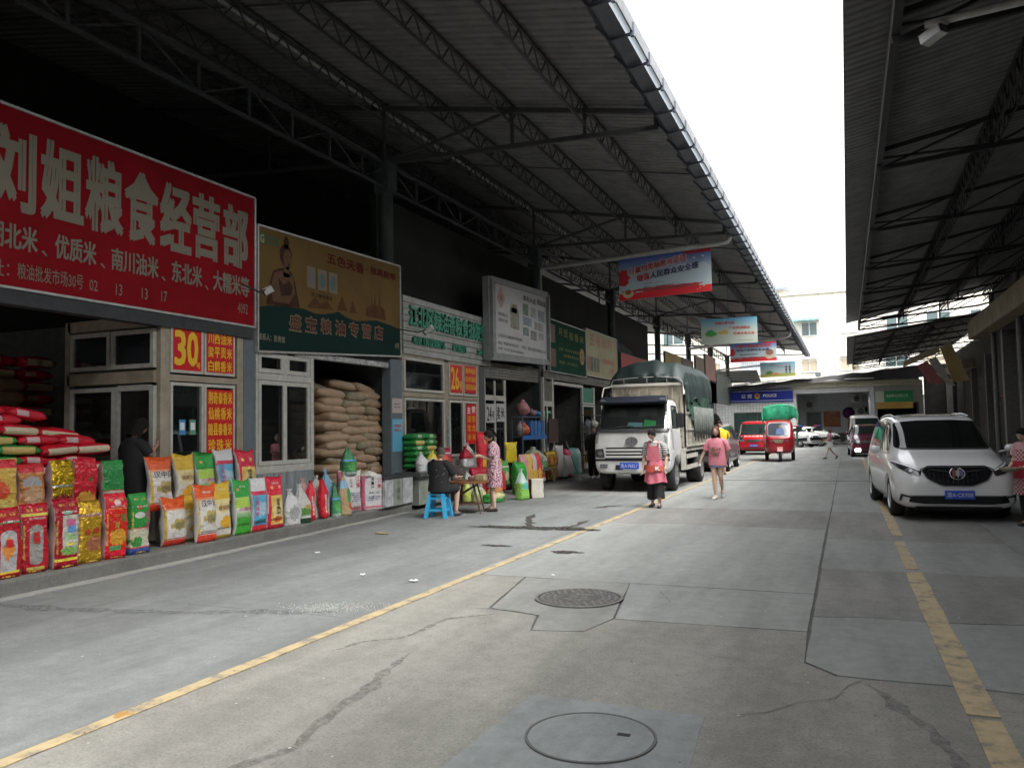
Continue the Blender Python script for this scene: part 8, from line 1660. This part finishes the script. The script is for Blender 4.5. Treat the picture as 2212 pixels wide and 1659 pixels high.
# police station
Ps = thing('police_station', 'single storey police station with a blue sign and white tiled wall', 'police station', (-6.3, 68, 0), world=True)
MB().box(-10.4, -8.62, 68, 74, 0, 4.9).build('wall', WT, Ps); MB().box(-8.62, -5.9, 68, 68.3, 2.7, 4.9).build('wall', WT, Ps); MB().box(-5.9, -3.85, 68, 74, 0, 4.9).build('wall', WT, Ps); MB().box(-8.62, -5.9, 68, 68.3, 0, .45).build('wall', WT, Ps)
f_ = MB().box(-8.62, -5.9, 68.08, 68.1, .45, 2.7).build('shopfront_glass', mat('green_shop_glass', (.05, .09, .08), .1, spec=.8), Ps)
for x in (-8.6, -7.7, -6.8, -5.95): MB().box(x, x+.05, 68.02, 68.08, .45, 2.7).build('mullion', M_STEEL, Ps)
for i in range(14): MB().box(-8.3+i*.13, -8.27+i*.13, 68.04, 68.06, .6, 1.9).build('grille_bar', M_STEEL, Ps)
sg = MB().box(-8.8, -3.92, 67.78, 67.95, 3.52, 4.5).build('sign_board', mat('police_blue', (.008, .025, .3), .4), Ps)
for z in (3.62, 4.4): MB().box(-8.78, -3.94, 67.765, 67.78, z, z+.035).build('white_stripe', M_WHITE, sg)
fn = lambda u, v: Vector((u, 67.75, v))
b = MB(); text_on(b, '公', fn, -7.93, -7.6, 3.86, 4.18, bold=.02); text_on(b, '安', fn, -7.45, -7.1, 3.86, 4.18, bold=.02); text_on(b, 'POLICE', fn, -6.2, -5.18, 3.92, 4.15, bold=.03); b.build('sign_lettering', M_WHITE, sg)
b = MB(); b.add([fn(-6.68+.2*cos(a*pi/12), 4.02+.25*sin(a*pi/12)*(1 if a < 12 else 1.05)) for a in range(24)], [tuple(range(24))]); b.build('badge', mat('badge_gold', (.6, .38, .08), .4), sg)
b = MB(); b.add([(-6.68+.13*cos(a*pi/10), 67.742, 4.06+.15*sin(a*pi/10)) for a in range(20)], [tuple(range(20))]); b.build('badge_shield', mat('badge_red', (.4, .05, .04), .4), sg)
b = MB(); b.box(-6.8, -6.56, 67.735, 67.74, 3.84, 3.88); b.box(-6.72, -6.64, 67.735, 67.74, 4.1, 4.14); b.build('badge_detail', mat('badge_gold', (.6, .38, .08), .4), sg)
# garage recess
Ga = thing('garage', 'open covered yard beside the police station with a white beam', 'garage', (-1, 68, 0), world=True)
MB().box(-3.83, 1.72, 73.4, 73.6, 0, 5.2).build('back_wall', mat('grey_yard_wall', (.7, .71, .75), .8, n=.15), Ga)
MB().box(-3.84, 1.7, 67.9, 68.15, 4.1, 4.5).build('beam', mat('white_beam', (.62, .63, .63), .6, n=.15), Ga); MB().box(-3.9, 5.2, 67.7, 68.4, 4.52, 4.95).build('fascia', mat('cream_fascia', (.6, .55, .42), .7, n=.2), Ga)
MB().box(1.72, 2.0, 67.95, 68.3, 0, 4.5).build('pillar', mat('white_beam', (.62, .63, .63), .6, n=.15), Ga); MB().box(-3.84, -3.7, 68.16, 73.4, 0, 5.2).build('side_wall', WT, Ga); MB().box(-3.9, 5.2, 68.4, 76, 4.96, 5.1).build('roof', M_STEEL, Ga)
f_ = MB().box(-3.25, -1.95, 73.32, 73.39, 1.0, 2.75).build('window', M_WHITEPLASTIC, Ga)
for i in range(9): MB().box(-3.2+i*.14, -3.17+i*.14, 73.28, 73.31, 1.0, 2.7).build('window_bar', M_STEEL, f_)
MB().box(-3.15, -2.05, 73.3, 73.32, 1.1, 2.65).build('pane', mat('far_glass', (.08, .12, .12), .12, spec=.7), f_)
p_ = MB().box(-1.85, -.5, 73.33, 73.38, 1.4, 2.72).build('red_poster', mat('faded_red_poster', (.36, .06, .035), .5, n=.4, ns=2, col2=(.42, .2, .06)), None); tag(p_, 'faded red poster on the yard wall behind the police cars', 'poster')
b = MB(); text_on(b, '公示栏宣传', lambda u, v: Vector((u, 73.31, v)), -1.5, -.85, 2.5, 2.62); b.build('lettering', M_WHITE, p_, world=False)
def ac(x, z, y, label):
    t = thing('air_conditioner', label, 'air conditioner', (x, y, z), world=True); MB().box(x-.4, x+.4, y-.35, y, z, z+.62).build('housing', mat('ac_white', (.6, .6, .58), .5), t, bevel=.02)
    b = MB(); b.lathe([(.25, 0), (.25, -.015)], (x+.08, y-.352, z+.31), 'y', 24); g_ = b.build('fan_grille', M_DARKSTEEL, t)
    for r in (.08, .14, .2): b = MB(); b.tube([(x+.08+r*cos(a*pi/10), y-.372, z+.31+r*sin(a*pi/10)) for a in range(21)], .008, 4); b.build('ring', mat('ac_white', (.6, .6, .58), .5), g_, world=False).location = (-x, -y, -z) if False else (0, 0, 0)
    b = MB(); b.bar((x-.35, y-.35, z-.04), (x-.35, y+.05, z-.04), .04); b.bar((x+.35, y-.35, z-.04), (x+.35, y+.05, z-.04), .04); b.build('bracket', M_STEEL, t)
def ac2(x, z, y, label):
    t = thing('air_conditioner', label, 'air conditioner', (x, y, z)); MB().box(-.4, .4, -.35, 0, 0, .62).build('housing', mat('ac_white', (.6, .6, .58), .5), t, bevel=.02)
    b = MB(); b.lathe([(.25, -.352), (.25, -.367)], (.08, 0, .31), 'y', 24); g_ = b.build('fan_grille', M_DARKSTEEL, t)
    for r in (.08, .14, .2): b = MB(); b.tube([(.08+r*cos(a*pi/10), -.38, .31+r*sin(a*pi/10)) for a in range(21)], .008, 4); b.build('ring', mat('ac_white', (.6, .6, .58), .5), g_)
    b = MB(); b.bar((-.35, -.35, -.04), (-.35, .4, -.04), .04); b.bar((.35, -.35, -.04), (.35, .4, -.04), .04); b.build('bracket', M_STEEL, t)
ac2(-3.0, 3.0, 73.0, 'air conditioner at the upper left of the yard behind the tricycle load')
ac2(.75, 3.4, 73.0, 'upper air conditioner at the right of the yard'); ac2(1.0, 2.35, 73.0, 'lower air conditioner at the right of the yard')
b = MB(); b.lathe([(.48, 0), (.1, -.1), (.02, -.12)], (.15, 72.6, 2.55), 'y', 20); tag(b.build('purple_parasol', mat('purple_cloth', (.12, .02, .12), .7), smooth=True), 'small purple parasol hung between the poster and the air conditioners', 'parasol')
tag(MB().box(1.35, 1.6, 73.2, 73.35, 2.6, 3.0).build('meter_box', M_BLACK), 'small black box on the yard wall right of the air conditioners', 'box')
tag(MB().box(1.2, 1.55, 67.7, 67.9, 3.35, 3.75).build('wall_speaker', M_DARKSTEEL, bevel=.02), 'dark speaker box on the white pillar', 'speaker')
# far shop with green banner
Fs = thing('corner_shop', 'corner shop with green and yellow banners right of the yard', 'shop', (3.5, 68, 0), world=True)
MB().box(2.01, 5.4, 68.0, 74, 3.2, 4.9).build('wall', mat('grey_plaster', (.35, .34, .32), .8, n=.2), Fs); MB().box(2.01, 2.2, 68, 74, 0, 3.2).build('wall', mat('grey_plaster', (.35, .34, .32), .8, n=.2), Fs); MB().box(2.2, 5.2, 70.5, 70.6, 0, 3.2).build('inner_wall', DW, Fs); MB().box(5.1, 5.4, 68, 74, 0, 3.2).build('wall', mat('grey_plaster', (.35, .34, .32), .8, n=.2), Fs)
g1 = MB().box(2.1, 4.7, 67.9, 67.96, 3.25, 4.1).build('green_banner', mat('green_banner', (.02, .25, .09), .5), Fs); MB().box(2.1, 2.7, 67.885, 67.9, 3.25, 4.1).build('pale_banner_end', mat('pale_green_end', (.5, .53, .42), .5), g1)
b = MB(); text_on(b, '金源泰米有限公司', lambda u, v: Vector((u, 67.875, v)), 2.85, 4.35, 3.6, 3.85, bold=.02); b.build('lettering', mat('pale_green_letters', (.45, .6, .4), .5), g1)
g2 = MB().box(2.2, 4.7, 67.88, 67.94, 2.75, 3.22).build('yellow_banner', mat('yellow_banner', (.5, .33, .07), .5), Fs); b = MB(); text_on(b, '批发东北大米泰国香米', lambda u, v: Vector((u, 67.865, v)), 2.4, 4.2, 3.03, 3.15); text_on(b, '量大从优欢迎惠顾', lambda u, v: Vector((u, 67.865, v)), 2.4, 4.0, 2.84, 2.96); b.build('lettering', mat('red_letters', (.4, .06, .03), .5), g2)
# sagging awning over police and yard
AW = mat('dark_awning', (.035, .033, .035), .8, n=.3, ns=3)
Aw = thing('long_awning', 'long sagging dark awning over the police station and yard', 'awning', (0, 67, 5), world=True)
b = MB()
def awf(u, v):
    xs = [(-8.9, 4.75, 4.55), (-5.8, 4.95, 4.62), (-3.0, 5.2, 4.95), (-1.6, 5.25, 5.05), (-.8, 5.4, 5.0), (1.2, 5.5, 4.98), (4.1, 5.8, 4.97), (6.5, 5.95, 5.0)]
    x = -8.9+u*15.4
    for i in range(len(xs)-1):
        if xs[i][0] <= x <= xs[i+1][0]+1e-6: f = (x-xs[i][0])/(xs[i+1][0]-xs[i][0]); a = xs[i][1]*(1-f)+xs[i+1][1]*f; c = xs[i][2]*(1-f)+xs[i+1][2]*f; break
    return (x, 66.8+(1-v)*.15, a*(1-v)+c*v+.04*sin(x*3+v*4))
b.grid(awf, 60, 4); b.grid(lambda u, v: (awf(u, 0)[0], awf(u, 0)[1]+v*.7, awf(u, 0)[2]+.1*v), 60, 2); b.build('awning_sheet', AW, Aw)
MB().box(-.05, 2.0, 66.7, 66.78, 5.05, 5.12).build('tube_light', mat('pale_tube', (.5, .5, .48), .4), Aw)
b = MB(); b.grid(lambda u, v: (-8.6+u*6.3, 66.6+v*2, 4.82+.5*u+.25*v+.02*sin(u*90)), 90, 3); tag(b.build('tin_roof', mat('pale_tin', (.5, .52, .53), .5, .3)), 'pale corrugated tin roof above the police sign', 'roof')
# lean-to roof seen under the left canopy
Lr = thing('lean_to_roof', 'grey ribbed lean-to roof above the police station, beside the columns', 'roof', (-8, 70, 5.2), world=True)
b = MB(); b.add([(-10.4, 70.5, 6.38), (-6.9, 70.5, 6.3), (-6.4, 68.6, 5.2), (-10.4, 68.6, 5.25)], [(0, 1, 2, 3)]); b.build('sheet', mat('grey_ribbed', (.2, .2, .18), .7, n=.2), Lr)
for i in range(6): f = i/5; b = MB(); b.bar((-10.4, 68.6+1.9*f-.03, 5.22+1.14*f), (-6.4-.5*f, 68.6+1.9*f-.03, 5.2+1.1*f), .05); b.build('rib', M_DARKSTEEL, Lr)
# ================================================================ BANNERS UNDER THE LEFT CANOPY
def banner(name, label, y, x0, x1, z0, z1, layers, base, dz=0.08, sky=(.12, .3, .55)):
    t = thing(name, label, 'banner', ((x0+x1)/2, y, z0), world=True)
    b = MB(); b.add([(x0, y, z0), (x1, y, z0+dz), (x1, y, z1+dz), (x0, y, z1), (x0, y+.02, z0), (x1, y+.02, z0+dz), (x1, y+.02, z1+dz), (x0, y+.02, z1)], [(0, 1, 2, 3), (7, 6, 5, 4), (0, 4, 5, 1), (1, 5, 6, 2), (2, 6, 7, 3), (3, 7, 4, 0)])
    o = b.build('panel', printmat('banner_'+name+label[:9], base, layers, b=0, rough=.45), t); ul = o.data.uv_layers.new(name='UVMap'); q = [(0, 0), (1, 0), (1, 1), (0, 1)]
    for l in o.data.loops: ul.data[l.index].uv = q[l.vertex_index % 4]
    b = MB()
    for f in (.12, .5, .88): X = x0+(x1-x0)*f; b.bar((X, y, z1+dz*f), (X, y, 7.4), .012)
    for f in (.12, .5, .88): X = x0+(x1-x0)*f; bb = MB(); bb.bar((X, y, z1+dz*f), (X, y, 7.4), .012); bb.build('hanger', M_DARKSTEEL, t)
    return t, (lambda u, v: Vector((x0+(x1-x0)*u, y-.008, z0+(z1-z0)*v+dz*u)))
def btext(t, fn, items, m, bold=.02):
    b = MB()
    for s, u0, u1, v0, v1 in items: text_on(b, s, fn, u0, u1, v0, v1, bold=bold)
    b.build('lettering', m, t)
BLAY = [('grad', .55, 1.0, (.03, .09, .4)), ('blot', .75, .6, .25, .1, (.45, .5, .55)), ('band', 0, .16, (.6, .02, .03)), ('blot', .5, .2, .45, .05, (.4, .05, .05)), ('blot', .04, .55, .08, .2, (.55, .03, .05)), ('rect', .72, 1, .92, 1, (.5, .03, .05)), ('ell', .1, .15, .06, .1, (.5, .42, .25)), ('ell', .1, .19, .035, .06, (.3, .08, .03))]
BASE = (.42, .5, .55)
t, fn = banner('hanging_banner', 'nearest hanging banner, blue sky and red foot, with two rows of characters', 24.35, -6.46, -3.6, 5.62, 6.93, BLAY, BASE, .1)
for i, ch in enumerate('打赢扫黑除恶攻坚战'):
    a = .115+i*.07; v = .6+i*.022; btext(t, fn, [(ch, a-.004, a+.068, v-.01, v+.16)], mat('white_outline', (.62, .6, .58), .5), .05)
fn2 = lambda u, v: fn(u, v)+Vector((0, -.006, 0))
btext(t, fn2, [(ch, .115+i*.07, .115+i*.07+.062, .6+i*.022, .75+i*.022) for i, ch in enumerate('打赢扫黑除恶攻坚战')], mat('banner_red', (.5, .05, .04), .5), .015)
btext(t, fn2, [(ch, .2+i*.075, .2+i*.075+.066, .42+i*.018, .57+i*.018) for i, ch in enumerate('增强人民群众安全感') if i < 2], mat('banner_red', (.5, .05, .04), .5))
btext(t, fn2, [(ch, .2+i*.075, .2+i*.075+.066, .42+i*.018, .57+i*.018) for i, ch in enumerate('增强人民群众安全感') if i > 1], mat('banner_navy', (.03, .04, .1), .5))
btext(t, fn2, [('举报电话：67192110', .27, .5, .33, .36), ('举报地址：江北区公安分局扫黑除恶办公室', .27, .66, .25, .28), ('重庆市江北区公安局石门派出所', .4, .76, .18, .21)], mat('banner_navy', (.03, .04, .1), .5), 0)
b = MB()
for (u, v, s) in ((.83, .84, 1), (.92, .86, 1.2)): b.add([fn2(u-.025*s, v), fn2(u-.005, v-.03), fn2(u+.02*s, v+.05), fn2(u, v-.01), fn2(u+.012, v-.05), fn2(u-.01, v-.045)], [(0, 1, 3), (1, 2, 3), (1, 3, 4), (1, 4, 5)])
b.build('dove_print', M_WHITE, t)
for (u, v, r) in ((.92, .15, .022), (.88, .1, .012), (.85, .07, .009)):
    b = MB(); b.add([fn2(u+r*(1 if k % 2 == 0 else .42)*sin(k*pi/5), v+r*2.2*(1 if k % 2 == 0 else .42)*cos(k*pi/5)) for k in range(10)], [tuple(range(10))]); b.build('star_print', mat('star_gold', (.6, .4, .15), .5), t)
L2 = [('grad', .5, 1.0, (.1, .33, .5)), ('blot', .17, .42, .09, .13, (.06, .3, .07)), ('blot', .4, .45, .09, .1, (.45, .35, .1))]
t, fn = banner('hanging_banner', 'second banner, pale with a green vegetable print and red rows', 33.35, -5.42, -3.19, 5.0, 6.06, L2, (.42, .47, .4), -.03)
btext(t, fn, [('创建无黑无恶', .25, .6, .76, .86), ('广泛发动群众', .5, .88, .56, .66), ('打造平安江北', .58, .95, .34, .44)], mat('banner_red', (.5, .05, .04), .5)); btext(t, fn, [('江北区公安分局宣', .65, .92, .1, .13)], INK, 0)
t, fn = banner('hanging_banner', 'third banner, like the nearest one, with a round badge at the right', 42.45, -5.46, -3.16, 4.9, 5.87, [l for l in BLAY if l[0] != 'ell']+[('ell', .85, .35, .11, .25, (.45, .4, .28)), ('ell', .85, .45, .08, .16, (.25, .12, .08))], BASE, .02)
btext(t, fn, [('打赢扫黑除恶攻坚战', .12, .88, .76, .92)], mat('banner_red', (.5, .05, .04), .5)); btext(t, fn, [('增强人民群众安全感', .14, .84, .56, .68), ('举报电话地址公安分局办公室', .2, .6, .36, .42)], mat('banner_navy', (.03, .04, .1), .5))
t, fn = banner('hanging_banner', 'farthest banner with a green field and two small printed figures', 51.55, -4.84, -2.78, 4.58, 5.5, [('grad', .3, 1, (.12, .3, .4)), ('band', 0, .22, (.3, .33, .08)), ('blot', .25, .28, .12, .12, (.08, .2, .06)), ('blot', .42, .2, .12, .06, (.5, .2, .08))], (.35, .42, .38), .03)
btext(t, fn, [('扫黑除恶人人有责', .25, .88, .76, .86), ('平安江北', .5, .85, .6, .7)], mat('banner_red_dim', (.35, .1, .08), .5), .01)
b = MB()
for u in (.74, .84):
    for (du, v, rx, rz_) in ((0, .64, .035, .07), (0, .46, .03, .11), (-.012, .28, .01, .09), (.014, .28, .01, .09)): b.add([fn2(0, 0)*0+fn(u+du+rx*cos(k*pi/6), v+rz_*sin(k*pi/6))+Vector((0, -.004, 0)) for k in range(12)], [tuple(range(12))])
b.build('figure_print', mat('black_white_print', (.06, .06, .07), .5), t)
# ================================================================ RIGHT SIDE SHOPS
XR = 6.8
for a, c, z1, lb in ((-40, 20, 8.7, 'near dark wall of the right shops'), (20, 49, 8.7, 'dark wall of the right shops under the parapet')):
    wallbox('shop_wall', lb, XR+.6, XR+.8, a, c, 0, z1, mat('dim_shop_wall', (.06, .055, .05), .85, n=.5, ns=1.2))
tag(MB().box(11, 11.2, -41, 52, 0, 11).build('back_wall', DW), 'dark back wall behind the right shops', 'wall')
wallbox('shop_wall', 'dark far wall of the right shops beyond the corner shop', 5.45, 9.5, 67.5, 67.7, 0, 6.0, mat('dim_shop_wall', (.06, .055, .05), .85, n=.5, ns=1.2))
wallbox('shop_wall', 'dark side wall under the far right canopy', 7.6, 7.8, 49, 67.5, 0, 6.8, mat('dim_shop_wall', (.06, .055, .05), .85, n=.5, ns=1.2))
PB = mat('stained_beige_parapet', (.3, .25, .17), .8, n=.4, ns=1.2)
b = MB(); b.box(5.8, 6.5, -38, 46, 5.75, 6.65); tag(b.build('parapet_beam', PB, bevel=.05), 'stained beige parapet beam running above the right shops', 'beam')
b = MB(); b.box(5.9, 6.6, 50, 66, 4.6, 5.1); tag(b.build('parapet_beam', PB, bevel=.05), 'shorter beige parapet beam beyond the hanging yellow board', 'beam')
for i, (y, w, m, z1) in enumerate(((9.5, .3, (.1, .1, .095), 5.7), (13, .25, (.12, .115, .105), 5.7), (17, .3, (.14, .135, .12), 5.7), (21, .5, (.13, .12, .11), 5.7), (26, .3, (.12, .12, .11), 5.7), (31, .6, (.15, .145, .13), 5.7), (36, .25, (.1, .1, .09), 5.7), (41, .5, (.16, .155, .14), 5.7), (46, .3, (.12, .12, .11), 5.0), (51, .3, (.12, .12, .11), 4.6), (57, .3, (.12, .12, .11), 4.6), (63, .35, (.3, .3, .28), 4.6))):
    tag(MB().box(6.5, 6.5+w, y, y+w, 0, z1).build('pillar', mat('right_pillar', m, .7, n=.3)), ['dim pillar at the near end of the right shops, outside the white minivan', 'second dim pillar of the right shops', 'third dim pillar of the right shops', 'broad dim pillar of the right shops', 'slim pillar right of the broad one', 'wide pillar in the middle of the right shops', 'slim dark pillar behind the minivan roof', 'broad pale pillar behind the tilted yellow board', 'thin pillar beyond the yellow board', 'first thin pillar of the far right row', 'second thin pillar of the far right row', 'pale last pillar next to the corner shop'][i], 'pillar')
for i, (y0, y1, z0, z1, c) in enumerate(((18.0, 20.6, 3.6, 5.6, (.02, .18, .09)), (21, 26, 2.8, 5.2, (.16, .2, .16)), (30.5, 33.5, 3.2, 4.0, (.14, .14, .13)))):
    t, f = sign('shop_sign', ['bright green sign at the right edge of the picture', 'dim pale sign with faint dark characters on the right side', 'small pale square sign deep on the right side'][i], 6.3, y0, y1, z0, z1, mat('right_sign%d' % i, c, .5, n=.3), M_STEEL, .08)
    if i == 1: line(t, lambda u, v: Vector((6.21, -u, v)), [('米业批发', -25.2, -22.2, 4.3, 4.8), ('东北大米', -24.8, -22.6, 3.3, 3.6)], mat('faint_ink', (.07, .08, .07), .6), 'lettering')
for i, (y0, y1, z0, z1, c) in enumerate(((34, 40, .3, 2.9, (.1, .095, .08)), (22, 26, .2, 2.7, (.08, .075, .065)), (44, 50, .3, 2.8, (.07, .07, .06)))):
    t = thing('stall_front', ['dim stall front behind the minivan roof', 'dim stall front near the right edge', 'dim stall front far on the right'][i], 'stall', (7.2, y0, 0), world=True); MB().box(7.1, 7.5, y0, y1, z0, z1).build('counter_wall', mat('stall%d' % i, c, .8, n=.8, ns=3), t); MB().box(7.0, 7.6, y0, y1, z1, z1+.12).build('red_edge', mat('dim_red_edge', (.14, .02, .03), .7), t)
# tilted yellow board and hung cloths
t = thing('tilted_board', 'yellow board hanging at a slant from the right canopy', 'board', (4.4, 40, 4.4), world=True)
Y_ = 44.0
def slab3(P, th, name, m, par):
    b = MB(); n = len(P); b.add([(x, Y_, z) for x, z in P]+[(x, Y_+th, z) for x, z in P], [tuple(range(n)), tuple(range(2*n-1, n-1, -1))]+[(i, n+i, n+(i+1) % n, (i+1) % n) for i in range(n)]); return b.build(name, m, par, recalc=True)
def pz(a, b_): k = Y_/b_; return (a*k, 1.65+k)
slab3([pz(1.214, 12.28), pz(1.235, 11.33), pz(2.76, 21.97), pz(2.54, 23.1)], .12, 'panel', mat('ochre_panel', (.42, .3, .12), .6, n=.3, ns=1), t)
Y_ = 43.5
t = thing('hung_cloth', 'pink red cloth hung at a slant left of the tilted yellow board', 'cloth', (3.8, 43.5, 4), world=True); slab3([(3.25, 4.42), (3.7, 4.62), (4.35, 3.6), (4.1, 3.45), (3.75, 3.55)], .06, 'cloth', mat('dull_pink_cloth', (.3, .09, .09), .8, n=.4), t)
Y_ = 43.2
t = thing('hung_cloth', 'grey white cloth hung between the pink cloth and the yellow board', 'cloth', (4.2, 43.2, 4), world=True); slab3([(3.72, 4.62), (4.05, 4.8), (4.4, 4.2), (4.5, 3.85), (4.85, 3.35), (4.5, 3.38)], .06, 'cloth', mat('dull_white_cloth', (.32, .3, .27), .8, n=.4), t)
Y_ = 44.3
t = thing('cross_beam', 'ochre beam leading up to the tilted yellow board', 'beam', (3.5, 44.3, 4.8), world=True); slab3([(2.7, 4.42), (2.72, 4.72), (4.3, 5.4), (4.35, 5.1)], .3, 'beam', PB, t)
